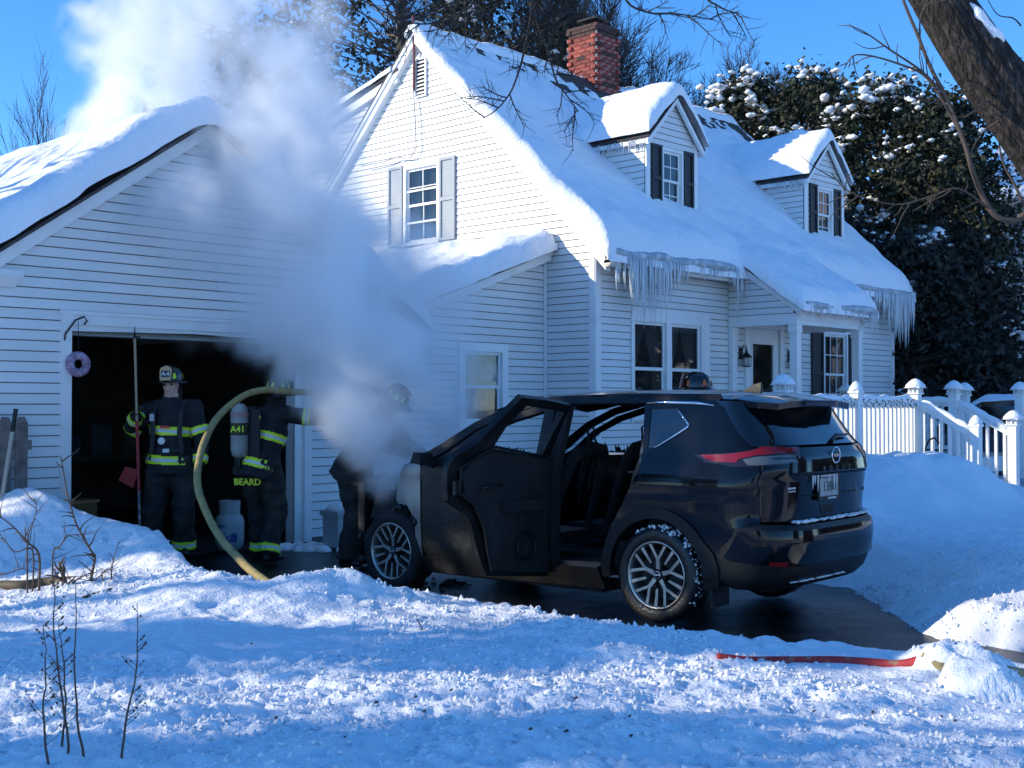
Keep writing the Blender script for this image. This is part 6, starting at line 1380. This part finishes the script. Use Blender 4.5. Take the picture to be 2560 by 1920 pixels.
def bare_tree(label, base, H, r_, seed, lev=4, group=None, lean=(0, 0), trunks=1, ma=None, **kw):
    spec = dict(wob=.16, up=.10, kids=[0, 4, 5, 6, 6], t0=.25, ang=(25, 50), len=(.45, .7), rad=.62); spec.update(kw); rr = random.Random(seed); base = Vector(base)
    t = thing('bare_tree', label, 'tree', tuple(base), group); tm = MB(); bm_ = MB()
    for k in range(trunks):
        d = Vector((lean[0]+(rr.uniform(-.35, .35) if trunks > 1 else 0), lean[1]+(rr.uniform(-.35, .35) if trunks > 1 else 0), 1)).normalized(); n = 7; pts = [base+Vector((rr.uniform(-.2, .2), rr.uniform(-.2, .2), -.3)) if trunks > 1 else base-Vector((0, 0, .3))]; q = pts[0]; dd = d
        for i in range(n): dd = (dd+Vector((rr.uniform(-.08, .08), rr.uniform(-.08, .08), 0))).normalized(); q = q+dd*(H/n); pts.append(q)
        rad = [r_*(1-.85*i/n) for i in range(n+1)]; tm.tube(pts, rad, 10)
        nb = spec.get('main', 14)
        for c in range(nb):
            f = .18+.8*(c+rr.random())/nb; i = min(n-1, int(f*n)); b = pts[i].lerp(pts[i+1], f*n-i); a = rr.uniform(0, 6.28); an = R(rr.uniform(*spec['ang']))
            grow(bm_, b, Vector((math.sin(an)*math.cos(a), math.sin(an)*math.sin(a), math.cos(an))), H*rr.uniform(.28, .42)*(1.1-.6*f), r_*(1-.8*f)*.55, lev-1, rr, spec)
    tm.build('trunk', ma or M_bark, t, smooth=True, fix=False); o = bm_.build('crown', ma or M_twig, t, fix=False); return t
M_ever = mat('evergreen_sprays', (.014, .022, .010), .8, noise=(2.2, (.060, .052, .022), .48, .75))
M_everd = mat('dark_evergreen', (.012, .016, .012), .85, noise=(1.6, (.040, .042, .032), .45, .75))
def evergreen(label, base, H, prof, seed, n=5200, ma=None, snow=.25, group=None, size=.15, droop=.4, name='evergreen_tree', clump=.42, lit=1.0, nclump=260, snow_sz=1.0):
    """crown of small leaf sprays gathered in clumps on a tapered trunk; prof(h)->radius for h 0..1"""
    r = np.random.RandomState(seed); base = Vector(base); t = thing(name, label, 'tree', tuple(base), group)
    m = MB(); m.tube([base-Vector((0, 0, .2)), base+Vector((.05, 0, H*.5)), base+Vector((0, 0, H*.96))], [H*.028, H*.018, .02], 8); m.build('trunk', M_bark, t, smooth=True, fix=False)
    hh = r.rand(nclump)**.85*.97+.02; aa = r.rand(nclump)*2*np.pi; rad = np.array([prof(h) for h in hh]); lob = 1+.16*np.sin(aa*3+seed)+.1*np.sin(aa*5+hh*9)
    rr_ = rad*lob*np.sqrt(r.uniform(.35, 1, nclump)); cc = np.stack([rr_*np.cos(aa), rr_*np.sin(aa), hh*H], -1)
    mb = MB()
    for i in range(nclump):
        mb.tube([base+Vector((0, 0, cc[i, 2]*.92-.1)), base+Vector(cc[i])], [.03, .008], 3, cap=False)
    mb.build('branches', M_bark, t, fix=False)
    k = r.randint(0, nclump, n); off = r.randn(n, 3)*np.array([clump, clump, clump*.85])*.55; P = cc[k]+off
    out = np.stack([np.cos(aa[k]), np.sin(aa[k]), np.zeros(n)], -1)*.6+r.randn(n, 3)*.7; out[:, 2] -= droop; out /= np.linalg.norm(out, axis=1)[:, None]
    sd_ = np.cross(out, r.randn(n, 3)); sd_ /= np.linalg.norm(sd_, axis=1)[:, None]; s_ = size*r.uniform(.5, 1.3, n)[:, None]
    nn = np.cross(out, sd_)
    b = np.array(base)
    q0 = P+b; v = np.stack([q0-sd_*s_*.16, q0+out*s_*.5-sd_*s_*.42+nn*s_*.1, q0+out*s_*1.15, q0+out*s_*.5+sd_*s_*.42+nn*s_*.1], 1).reshape(-1, 3)
    npmesh('crown', v, np.arange(4*n).reshape(-1, 4), ma or M_ever, t, smooth=False)
    if snow:
        m = MB(); rr = random.Random(seed)
        for i in range(nclump):
            c_ = Vector(cc[i]); up_ = rr_[i] > rad[i]*.62
            if rr.random() < snow and up_:
                cj = Vector((rr.uniform(-.2, .2), rr.uniform(-.2, .2), clump*.45))
                for q in range(rr.randint(3, 10)):
                    s = rr.uniform(.05, .17)*snow_sz; p = base+c_+cj+Vector((rr.gauss(0, .17), rr.gauss(0, .17), rr.gauss(0, .09))); p += Vector((c_.x, c_.y, 0)).normalized()*.12
                    vs_ = []; a0 = rr.random()*6; 
                    for (fr_, z) in ((.6, -.65), (1, -.15), (.9, .35), (.45, .7)):
                        for j_ in range(7): a = a0+j_*.8976; rj = 1.3*s*fr_*rr.uniform(.5, 1.25); vs_.append(p+Vector((rj*math.cos(a), rj*math.sin(a), z*s*.72*rr.uniform(.8, 1.2))))
                    vs_ += [p+Vector((0, 0, .8*s)), p-Vector((0, 0, .75*s))]; fs = [(i_*7+j_, i_*7+(j_+1) % 7, i_*7+7+(j_+1) % 7, i_*7+7+j_) for i_ in range(3) for j_ in range(7)]+[(21+j_, 21+(j_+1) % 7, 28) for j_ in range(7)]+[((j_+1) % 7, j_, 29) for j_ in range(7)]
                    m.add(vs_, fs)
        if m.v: o = m.build('snow_clumps', M_snow, t, smooth=True); tag(o, kind='stuff')
    return t
XY = lambda px, d: tuple((VW*d+RT*((px-1280)/3119*d)).to_2d())
arb = lambda R0: (lambda h: R0*(min(1, h/.1)**.5)*(1-max(0, (h-.35)/.65)**2.2)**.6)
gA = 'tall snow flecked evergreens behind the house'
for px, d, top, R0, sd_, lab in ((1868, 31, 190, 1.75, 1, 'rounded evergreen nearest the far gable of the house, flecked with snow'), (2030, 30, 180, 1.7, 2, 'tallest snow laden evergreen rising behind the second dormer'), (2205, 28.5, 196, 1.75, 3, 'broad evergreen right of the tallest one, hung with snow clumps'), (2345, 27.5, 238, 1.75, 4, 'shadowed evergreen standing beside the leaning maple trunk'), (2385, 29, 330, 1.15, 5, 'lower dark evergreen in front of the grey neighbour house')):
    H = 1.55+(1018-top)/3119*d-.2; evergreen(lab, (*XY(px, d), .2), H, arb(R0), sd_, n=22000 if sd_ < 5 else 14000, snow=.42 if sd_ < 4 else .15, group=gA, size=.115, nclump=360, clump=.40, snow_sz=.7 if sd_ < 4 else .5)
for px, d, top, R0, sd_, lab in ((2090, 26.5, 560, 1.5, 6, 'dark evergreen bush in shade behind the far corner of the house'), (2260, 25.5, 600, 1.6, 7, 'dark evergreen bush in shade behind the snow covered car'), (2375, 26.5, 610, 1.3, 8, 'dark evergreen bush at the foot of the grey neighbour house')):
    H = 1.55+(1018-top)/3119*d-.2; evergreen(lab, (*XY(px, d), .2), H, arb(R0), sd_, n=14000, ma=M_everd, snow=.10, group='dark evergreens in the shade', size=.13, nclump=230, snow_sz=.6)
# big dark tree behind the house, and bare trees
dk_p = lambda h: 4.6*(min(1, h/.2)**.6)*(1-max(0, (h-.55)/.45)**2)**.5
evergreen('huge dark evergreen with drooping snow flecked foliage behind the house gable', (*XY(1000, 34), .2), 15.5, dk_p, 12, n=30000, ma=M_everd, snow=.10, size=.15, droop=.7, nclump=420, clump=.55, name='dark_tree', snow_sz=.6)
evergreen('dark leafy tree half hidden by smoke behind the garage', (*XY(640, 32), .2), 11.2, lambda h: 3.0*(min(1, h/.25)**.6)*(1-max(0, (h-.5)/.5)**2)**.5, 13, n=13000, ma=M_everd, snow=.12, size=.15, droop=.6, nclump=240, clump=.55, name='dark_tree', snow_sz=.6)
bare_tree('bushy bare tree fanning out behind the chimney', (*XY(1520, 36), .2), 13.0, .20, 3, lev=4, trunks=5, kids=[0, 6, 6, 6], ang=(14, 38), up=.15, main=14, wob=.12, minr=.011)
bare_tree('bare tree with upswept twigs behind the house ridge', (*XY(1700, 38), .2), 11.5, .16, 5, lev=4, trunks=5, kids=[0, 5, 6, 6], ang=(16, 42), up=.14, main=12, wob=.12, minr=.011)
bare_tree('tall bare tree behind the dark evergreen and the roof ridge', (*XY(1290, 40), .2), 17, .26, 6, lev=4, kids=[0, 4, 5, 6], ang=(22, 50), up=.10, main=18, minr=.011)
bare_tree('slender bare tree with upright twigs behind the garage roof', (*XY(110, 24), .2), 6.4, .08, 7, lev=3, kids=[0, 6, 7], ang=(12, 28), up=.14, main=20, wob=.10)
bare_tree('small bare tree at the garage roof edge beside the slender one', (*XY(-5, 22), .2), 5.0, .07, 8, lev=3, kids=[0, 6, 7], ang=(15, 35), up=.12, main=18, wob=.12)
# leaning maple on the right with its limb overhead
mp = thing('maple_tree', 'old leaning maple trunk with furrowed bark, snow in its crook and twigs overhead', 'tree', tuple(P3(2900, 1500, 9.0).to_2d())+(0,))
M_maple = mat('maple_bark', (.016, .013, .012), .95, noise=(26, (.075, .062, .055), .45, .7), bump=[(24, .05), (60, .012)])
for nd in M_maple.node_tree.nodes:        # bark runs along the trunk
    if nd.type == 'TEX_NOISE':
        mpn = M_maple.node_tree.nodes.new('ShaderNodeMapping'); mpn.inputs['Rotation'].default_value = (R(-22), R(24), 0); mpn.inputs['Scale'].default_value = (1, 1, .22)
        M_maple.node_tree.links.new(nd.inputs['Vector'].links[0].from_socket, mpn.inputs['Vector']); M_maple.node_tree.links.new(mpn.outputs[0], nd.inputs['Vector'])
cl_ = spline([P3(3080, 1640, 8.8), P3(3000, 1150, 8.85), P3(2900, 850, 8.9), P3(2780, 600, 8.95), P3(2660, 430, 9.0), P3(2562, 295, 9.0), P3(2465, 160, 9.0), P3(2362, 0, 9.0), P3(2300, -110, 9.0), P3(2250, -240, 9.0)], 9)
n = 72; vs_ = []; fs = []
for i, p in enumerate(cl_):
    t = (cl_[min(i+1, len(cl_)-1)]-cl_[max(i-1, 0)]).normalized(); a = Vector((VW.x, VW.y, 0)); a = (a-t*a.dot(t)).normalized(); b = t.cross(a); r0 = .36-.20*min(1, max(0, p.z)/4.6)
    for k in range(n):
        an = 2*math.pi*k/n; s = i*.13; fur = .030*abs(math.sin(an*13+2.2*float(vnoise(an*3, s*2.0, .7, 1))+1.2*float(vnoise(an*9, s, .5, 2))))
        knot = .05*math.exp(-((an-4.3)/.22)**2-((i-48)/2.5)**2); rr_ = r0*(1+.10*float(vnoise(an*1.2, s, 1.3, 5)))+fur+knot; vs_.append(p+a*(rr_*math.cos(an))+b*(rr_*math.sin(an)))
for i in range(len(cl_)-1):
    for k in range(n): fs.append((i*n+k, i*n+(k+1) % n, (i+1)*n+(k+1) % n, (i+1)*n+k))
m = MB(); m.add(vs_, fs); m.build('trunk', M_maple, mp, smooth=True)
m = MB(); lp = spline([P3(2270, -180, 9.0), P3(2160, -280, 9.1), P3(1950, -330, 9.2), P3(1650, -270, 9.3), P3(1400, -150, 9.4), P3(1180, -90, 9.5), P3(940, -60, 9.6)], 6); m.tube(lp, [.11-.085*i/len(lp) for i in range(len(lp))], 10); m.build('limb', M_bark, mp, smooth=True)
def twigs(mb, path, r0, rr, sub=2, sl=(.12, .35)):
    P_ = spline(path, 5); mb.tube(P_, [r0*(1-.7*i/len(P_)) for i in range(len(P_))], 5, cap=False)
    if sub <= 0: return
    for i in range(2, len(P_)-1):
        if rr.random() < .55:
            d = (P_[i+1]-P_[i]).normalized(); o = d.orthogonal().normalized(); a = rr.uniform(0, 6.28); o = o*math.cos(a)+d.cross(o)*math.sin(a); L = rr.uniform(*sl); q = P_[i]; d2 = (d*.6+o*.8).normalized(); pts = [q]
            for k in range(3): d2 = (d2+Vector((rr.uniform(-.5, .5), rr.uniform(-.5, .5), rr.uniform(-.4, .4)))*.6).normalized(); q = q+d2*L/3; pts.append(q)
            twigs(mb, pts, r0*.5, rr, sub-1, (sl[0]*.4, sl[1]*.5))
rr = random.Random(21); m = MB()
for path in ([(1345, -110), (1333, 0), (1311, 122), (1294, 183), (1274, 232), (1239, 273), (1207, 293)], [(1360, -110), (1335, 0), (1345, 61), (1370, 122), (1390, 195), (1418, 236), (1447, 277)], [(1190, -80), (1182, 0), (1146, 28), (1117, 45), (1050, 55), (971, 37)], [(1190, -80), (1185, 0), (1207, 49), (1215, 90)], [(1550, -190), (1560, -20), (1620, 25), (1700, 30), (1790, 45)], [(1000, -70), (985, -10), (965, 20), (1000, 60)], [(1450, -150), (1470, 0), (1430, 40), (1380, 75)], [(1750, -280), (1760, -40), (1800, 10), (1850, 30)]):
    twigs(m, [P3(x, y, 9.4) for x, y in path], .012, rr, 2, (.14, .42))
o = m.build('hanging_twigs', M_twig, mp, fix=False); tag(o, kind='stuff')
m = MB()
for path, r0 in (([(2600, 520), (2560, 539), (2545, 551), (2505, 545), (2478, 521), (2454, 476), (2433, 419), (2415, 355), (2372, 244), (2331, 163), (2299, 81), (2266, 0), (2250, -60)], .028), ([(2415, 350), (2330, 200), (2250, 155), (2148, 132), (2114, 169)], .011), ([(2372, 240), (2310, 175), (2230, 120), (2169, 77), (2134, 61)], .010), ([(2307, 120), (2307, 37), (2340, -30)], .008), ([(2560, 300), (2480, 250), (2440, 275), (2400, 290), (2350, 240)], .010), ([(2478, 521), (2400, 470), (2330, 490), (2240, 510), (2130, 480), (2080, 430)], .010), ([(2500, 300), (2460, 330), (2430, 380)], .008), ([(2560, 140), (2520, 170), (2470, 100), (2400, 130)], .007), ([(2600, 600), (2545, 470), (2510, 400), (2500, 330)], .014), ([(2560, 60), (2540, 40), (2500, 30), (2470, -20)], .007)):
    twigs(m, [P3(x, y, 8.9 if x > 2440 else 8.75) for x, y in path], r0, rr, 1 if path[0][0] < 2480 else 0, (.10, .35))
o = m.build('side_branches', mat('brown_branch', (.085, .06, .045), .85), mp, smooth=True, fix=False); tag(o, kind='stuff')
m = MB(); q = [P3(2425, 0, 8.86), P3(2450, 35, 8.85), P3(2482, 70, 8.85), P3(2515, 100, 8.87)]
m.tube(spline(q, 6), [(.045+.03*float(vnoise(i_*1.0, 3, 2.1, 4)))*min(1, .35+i_*.12, .3+(18-i_)*.2) for i_ in range(19)], 11); m.build('trunk_snow', M_snow, mp, smooth=True)
# shrub twigs poking from the left snow mounds
rr = random.Random(33); Z6 = lambda x, y: (x*.27125, 1230+y*.27125)
tw = [('curved grey shrub stem rising from the snow beside the garage door', [(845, 820), (885, 600), (850, 540), (720, 310), (660, 130), (625, 0), (565, -330)], .012), ('thick forked shrub stem leaning left over the snow mound', [(370, 575), (250, 455), (165, 350), (60, 260), (0, 215)], .010), ('crooked twig arching from the snow at the foot of the mound', [(310, 535), (150, 550), (60, 450), (10, 385)], .007), ('forked twig leaning right across the snow mound', [(500, 560), (560, 500), (640, 400), (760, 390), (860, 370)], .007), ('low twig lying on the snow above the olive hose', [(0, 780), (80, 745), (160, 720), (240, 690)], .007), ('stout snapped brown stub sticking out of the snow', [(610, 815), (580, 730), (555, 640)], .022), ('thin upright twig on the snow in front of the firefighter', [(1040, 700), (1070, 570), (1105, 455)], .006), ('hooked twig bent over the snow by the short hose', [(970, 870), (955, 740), (1040, 705)], .006), ('branching twig standing in the snow before the picket gate', [(265, 450), (300, 320), (340, 180), (330, 60)], .007), ('brown stick slanting down from the curved shrub stem', [(690, 825), (780, 770), (855, 735)], .008)]
for lab, path, r0 in tw:
    P_ = [P3(*Z6(x, y), 8.9) for x, y in path]; b0 = P_[0]; gz_ = ground_z(b0.x, b0.y); m = MB(); twigs(m, [Vector((b0.x, b0.y, min(b0.z-.05, gz_-.03)))]+P_, r0, rr, 1, (.06, .2)); tag(m.build('shrub_twig', M_weed, fix=False), lab, 'twig', 'bare shrub twigs in the snow')
# dead weed stalks close to the camera
def weed(label, px0, py0, px1, py1, d, seed, sub=True):
    rr = random.Random(seed); top = P3(px1, py1, d); b0 = P3(px0, py0, d); g_ = ground_z(b0.x, b0.y); base = b0+(b0-top).normalized()*max(0, (b0.z-g_)/max(.2, (top-b0).normalized().z)); base.z = g_-.03
    t = thing('dead_weed', label, 'weed', tuple(base), 'dead weed stalks in the near snow'); n = 12; P_ = [base.lerp(top, i/n)+RT*(rr.uniform(-.004, .004)+.01*math.sin(i*.5+seed)) for i in range(n+1)]
    m = MB(); m.tube(P_, [.0055-.0042*i/n for i in range(n+1)], 5); m.build('stem', M_weed, t, fix=False); m = MB(); s = MB()
    if sub:
        for i in range(2, n):
            for k in range(rr.randint(1, 3)):
                sg_ = rr.choice((-1, 1)); L = rr.uniform(.05, .15)*(1.15-i/n); p = P_[i].lerp(P_[i+1], rr.random()); d_ = (RT*sg_*.75+Vector((0, 0, .62))+VW*rr.uniform(-.4, .4)).normalized(); q = p+d_*L*.5; e = q+(d_+Vector((0, 0, .25))).normalized()*L*.5
                m.tube([p, q, e], [.0016, .0012, .0006], 3, cap=False)
                for j_ in range(rr.randint(0, 4)):
                    c_ = q.lerp(e, rr.random()); z_ = rr.uniform(.003, .006); s.lathe([(0, -z_), (z_, 0), (0, z_)], 4, c_)
        o = m.build('side_shoots', M_weed, t, fix=False); tag(o, kind='stuff')
        if s.v: o = s.build('seed_heads', M_weed, t, fix=False); tag(o, kind='stuff')
weed('tallest dead weed stalk with fine side shoots', 172, 1920, 135, 1420, 4.6, 1); weed('bare straight weed stalk beside the tallest one', 208, 1920, 186, 1460, 4.6, 2, False); weed('short dead weed stalk left of the tallest one', 130, 1920, 107, 1560, 4.5, 3); weed('lone bushy dead weed stalk apart from the others', 316, 1920, 351, 1505, 4.6, 4); weed('broken weed stalk crossing behind the tallest one', 165, 1920, 158, 1545, 4.7, 5)
# fallen twig, leaves and grit on the near snow
rr = random.Random(44); m = MB()
for k in range(60):
    px, py = rr.uniform(600, 2500), rr.uniform(1590, 1880); X, Y = onZ(px, py, .2); z = ground_z(X, Y); s = rr.uniform(.005, .014); m.hexa([(X-s, Y-s*.5, z), (X+s, Y-s*.4, z), (X+s*.8, Y+s*.6, z), (X-s*.7, Y+s*.5, z), (X-s*.6, Y, z+s*.5), (X+s*.5, Y-s*.2, z+s*.7), (X+s*.4, Y+s*.3, z+s*.6), (X-s*.3, Y+s*.3, z+s*.5)])
tag(m.build('snow_grit', M_weed), 'scattered dark grit and leaf bits on the near snow', 'litter', kind='stuff')
X, Y = onZ(1060, 1560, .22); z = ground_z(X, Y); m = MB(); m.tube([Vector((X, Y, z-.02)), Vector((X, Y, z))-RT*.02+Vector((0, 0, .03)), Vector((X, Y, z))-RT*.045+Vector((0, 0, .07))], .004, 5); tag(m.build('fallen_twig', M_twig), 'tiny bent twig stuck in the open snow before the car', 'twig')
# trees along the left side of the yard, outside the view, that throw the bands of shade across the snow
LD = lambda l, d: tuple((VW*d+RT*l).to_2d())
gS = 'yard trees beyond the left edge'
SHADE = [(-15, 3.4, 9.5, 1), (-18.5, 6.3, 10.5, 2), (-10.5, 12.4, 8.8, 3), (-21, 1.4, 12, 4)]
for l, d, H, s in SHADE:
    bare_tree(['bare yard tree with a dense twiggy crown', 'tall bare yard tree with spreading limbs', 'small bare yard tree near the drive', 'tallest bare yard tree furthest from the drive'][s-1], (*LD(l, d), .15), H, .17, 60+s, lev=4, kids=[0, 3, 4, 5], ang=(28, 62), up=.05, main=12, group=gS)
evergreen('yard pine with a high crown beyond the left edge of the drive', (*LD(-14.5, 9.3), .15), 12.5, lambda h: 0 if h < .5 else 1.9*(1-(h-.5)/.5)**.6, 71, n=6000, snow=.1, size=.3, nclump=200)
evergreen('slim yard evergreen that shades a strip of near snow', (*LD(-14.0, 5.5), .15), 7.6, arb(.62), 72, n=2300, snow=.1, size=.22, nclump=160, clump=.3)
evergreen('low yard evergreen nearest the street', (*LD(-12.0, 3.5), .15), 5.2, arb(.55), 73, n=2000, snow=.1, size=.22, nclump=140, clump=.3)
# across the street, behind the camera: what the windows and the paint mirror
for k, (x, y, H, lab) in enumerate(((40, -8, 7, 'street evergreen beyond the neighbour drive'), (46, -16, 9, 'tall street evergreen opposite the deck'), (56, -10, 9, 'street evergreen beside the white street house'), (35, -20, 7, 'round street evergreen nearest the drive mouth'), (26, -26, 8, 'street evergreen facing the drive mouth'), (70, -24, 11, 'tallest street evergreen behind the white street house'), (-20, -20, 9, 'street evergreen far along the road'))):
    evergreen(lab, (x, y, .1), H, arb(2.6), 80+k, n=4500, ma=M_everd, snow=.1, size=.45, nclump=200, clump=.6, group='evergreens across the street')
oh = thing('street_house', 'white gabled house across the street from the deck', 'house', (58, -20, 0)); OF = lambda a, b, c: Vector((58, -20, 0))+Vector((.72, .69, 0))*a+Vector((-.69, .72, 0))*b+Vector((0, 0, c))
m = MB(); m.prism([(-4, .2), (4, .2), (4, 4.2), (0, 7.6), (-4, 4.2)], (-3.5, 3.5), OF); m.build('wall', M_side, oh)
for s_ in (-1, 1):
    m = MB(); m.hexa([OF(0, -3.8, 7.7), OF(0, 3.8, 7.7), OF(s_*4.4, 3.8, 3.96), OF(s_*4.4, -3.8, 3.96), OF(0, -3.8, 7.9), OF(0, 3.8, 7.9), OF(s_*4.4, 3.8, 4.16), OF(s_*4.4, -3.8, 4.16)]); m.build('roof', M_rsnow, oh)
for a in (-2.6, -.5, 1.6):
    for c in (1.2, 4.0)[:2 if a == -.5 else 1]: m = MB(); m.box(a, a+1.0, 3.5, 3.56, c, c+1.5, OF); m.build('window', M_cglass, oh)
# ================================================================ smoke pouring from the engine
BL = [(1005, 1165, 11.3, 70, 1.1), (985, 1090, 11.5, 105, 1.25), (955, 1000, 11.7, 140, 1.3), (910, 900, 12.0, 165, 1.3), (860, 800, 12.2, 185, 1.25), (800, 690, 12.5, 190, 1.2), (760, 580, 12.7, 185, 1.15), (700, 470, 12.9, 185, 1.1), (700, 360, 13.1, 165, 1.05), (770, 250, 13.3, 130, 1.0), (750, 185, 13.4, 95, .95),
 (560, 520, 12.6, 165, .9), (480, 630, 12.7, 105, .75), (420, 540, 12.5, 110, .8), (610, 660, 12.7, 130, .9), (520, 790, 14.0, 75, .8), (630, 820, 13.7, 75, .85), (740, 830, 12.5, 75, .9), (1050, 900, 12.3, 135, 1.25), (1110, 1000, 12.1, 115, 1.1), (1020, 770, 12.6, 130, 1.15), (1000, 1040, 11.6, 115, 1.3), (900, 740, 12.3, 150, 1.2), (960, 640, 12.9, 110, .9),
 (540, 330, 13.4, 140, .75), (430, 250, 13.5, 140, .72), (330, 210, 13.6, 130, .7), (290, 330, 13.4, 105, .65), (370, 90, 13.8, 160, .68), (500, 40, 13.9, 180, .7), (640, 30, 14.0, 160, .68), (250, 20, 13.9, 100, .6), (750, 30, 14.1, 110, .6), (915, 1090, 11.3, 85, 1.15), (815, 940, 12.4, 60, .8), (930, 980, 11.5, 110, 1.2), (960, 1180, 11.1, 60, 1.0)]
ng = bpy.data.node_groups.new('smoke_field', 'GeometryNodeTree'); ng.interface.new_socket('Geometry', in_out='OUTPUT', socket_type='NodeSocketGeometry')
N = ng.nodes; LK = ng.links.new
pos = N.new('GeometryNodeInputPosition'); acc = None
nz0 = N.new('ShaderNodeTexNoise'); nz0.inputs['Scale'].default_value = .9; nz0.inputs['Detail'].default_value = 2
vm = N.new('ShaderNodeVectorMath'); vm.operation = 'SUBTRACT'; vm.inputs[1].default_value = (.5, .5, .5); LK(nz0.outputs['Color'], vm.inputs[0])
vs2 = N.new('ShaderNodeVectorMath'); vs2.operation = 'SCALE'; vs2.inputs['Scale'].default_value = .85; LK(vm.outputs[0], vs2.inputs[0])
wp_ = N.new('ShaderNodeVectorMath'); wp_.operation = 'ADD'; LK(pos.outputs[0], wp_.inputs[0]); LK(vs2.outputs[0], wp_.inputs[1])
cs = []
for (px, py, d, rp, wt) in BL:
    c_ = P3(px, py, d); r_ = rp*d/3119*1.32; cs.append((c_, r_))
    di = N.new('ShaderNodeVectorMath'); di.operation = 'DISTANCE'; di.inputs[1].default_value = c_; LK(wp_.outputs[0], di.inputs[0])
    mr = N.new('ShaderNodeMapRange'); mr.interpolation_type = 'SMOOTHSTEP'; mr.inputs['From Min'].default_value = r_*1.25; mr.inputs['From Max'].default_value = r_*.15; mr.inputs['To Max'].default_value = wt; LK(di.outputs['Value'], mr.inputs['Value'])
    if acc is None: acc = mr.outputs[0]
    else:
        ad = N.new('ShaderNodeMath'); ad.operation = 'SMOOTH_MAX'; ad.inputs[2].default_value = .02; LK(acc, ad.inputs[0]); LK(mr.outputs[0], ad.inputs[1]); acc = ad.outputs[0]
nz = N.new('ShaderNodeTexNoise'); nz.inputs['Scale'].default_value = 1.9; nz.inputs['Detail'].default_value = 7; nz.inputs['Roughness'].default_value = .62; nz.inputs['Distortion'].default_value = .6
m1 = N.new('ShaderNodeMath'); m1.operation = 'MULTIPLY_ADD'; LK(nz.outputs['Fac'], m1.inputs[0]); m1.inputs[1].default_value = 3.2; m1.inputs[2].default_value = -1.72
m2 = N.new('ShaderNodeMath'); m2.operation = 'ADD'; LK(acc, m2.inputs[0]); LK(m1.outputs[0], m2.inputs[1])
m3 = N.new('ShaderNodeMapRange'); m3.interpolation_type = 'SMOOTHSTEP'; m3.inputs['From Min'].default_value = .06; m3.inputs['From Max'].default_value = 1.2; LK(m2.outputs[0], m3.inputs['Value'])
m4 = N.new('ShaderNodeMath'); m4.operation = 'MULTIPLY'; LK(m3.outputs[0], m4.inputs[0])
gt = N.new('ShaderNodeMath'); gt.operation = 'GREATER_THAN'; gt.inputs[1].default_value = .06; LK(acc, gt.inputs[0]); LK(gt.outputs[0], m4.inputs[1])
vc = N.new('GeometryNodeVolumeCube'); lo = Vector([min(c[0][i]-c[1]*1.3 for c in cs) for i in range(3)]); hi = Vector([max(c[0][i]+c[1]*1.3 for c in cs) for i in range(3)])
vc.inputs['Min'].default_value = lo; vc.inputs['Max'].default_value = hi
for k, ax_ in enumerate('XYZ'): vc.inputs['Resolution '+ax_].default_value = int((hi[k]-lo[k])/.05)
nb_ = N.new('ShaderNodeTexNoise'); nb_.inputs['Scale'].default_value = .8; nb_.inputs['Detail'].default_value = 3
mb_ = N.new('ShaderNodeMapRange'); mb_.inputs['From Min'].default_value = .36; mb_.inputs['From Max'].default_value = .62; mb_.inputs['To Min'].default_value = .22; mb_.inputs['To Max'].default_value = 1.5; LK(nb_.outputs['Fac'], mb_.inputs['Value'])
m5 = N.new('ShaderNodeMath'); m5.operation = 'MULTIPLY'; LK(m4.outputs[0], m5.inputs[0]); LK(mb_.outputs[0], m5.inputs[1])
LK(m5.outputs[0], vc.inputs['Density'])
M_smoke = bpy.data.materials.new('white_smoke'); M_smoke.use_nodes = True; sn = M_smoke.node_tree; sn.nodes.remove(sn.nodes['Principled BSDF'])
pv = sn.nodes.new('ShaderNodeVolumePrincipled'); pv.inputs['Color'].default_value = (.985, .987, .99, 1); pv.inputs['Density'].default_value = 5.8; pv.inputs['Anisotropy'].default_value = .25
sn.links.new(pv.outputs[0], sn.nodes['Material Output'].inputs['Volume'])
sm = N.new('GeometryNodeSetMaterial'); sm.inputs['Material'].default_value = M_smoke; LK(vc.outputs[0], sm.inputs['Geometry'])
go = N.new('NodeGroupOutput'); LK(sm.outputs[0], go.inputs[0])
me = bpy.data.meshes.new('smoke'); me.from_pydata([tuple(lo), tuple(hi)], [], []); me.materials.append(M_smoke); so_ = link('smoke', me)
md = so_.modifiers.new('smoke', 'NODES'); md.node_group = ng
tag(so_, 'billowing pale smoke rising from the burnt engine across the garage', 'smoke', kind='stuff')
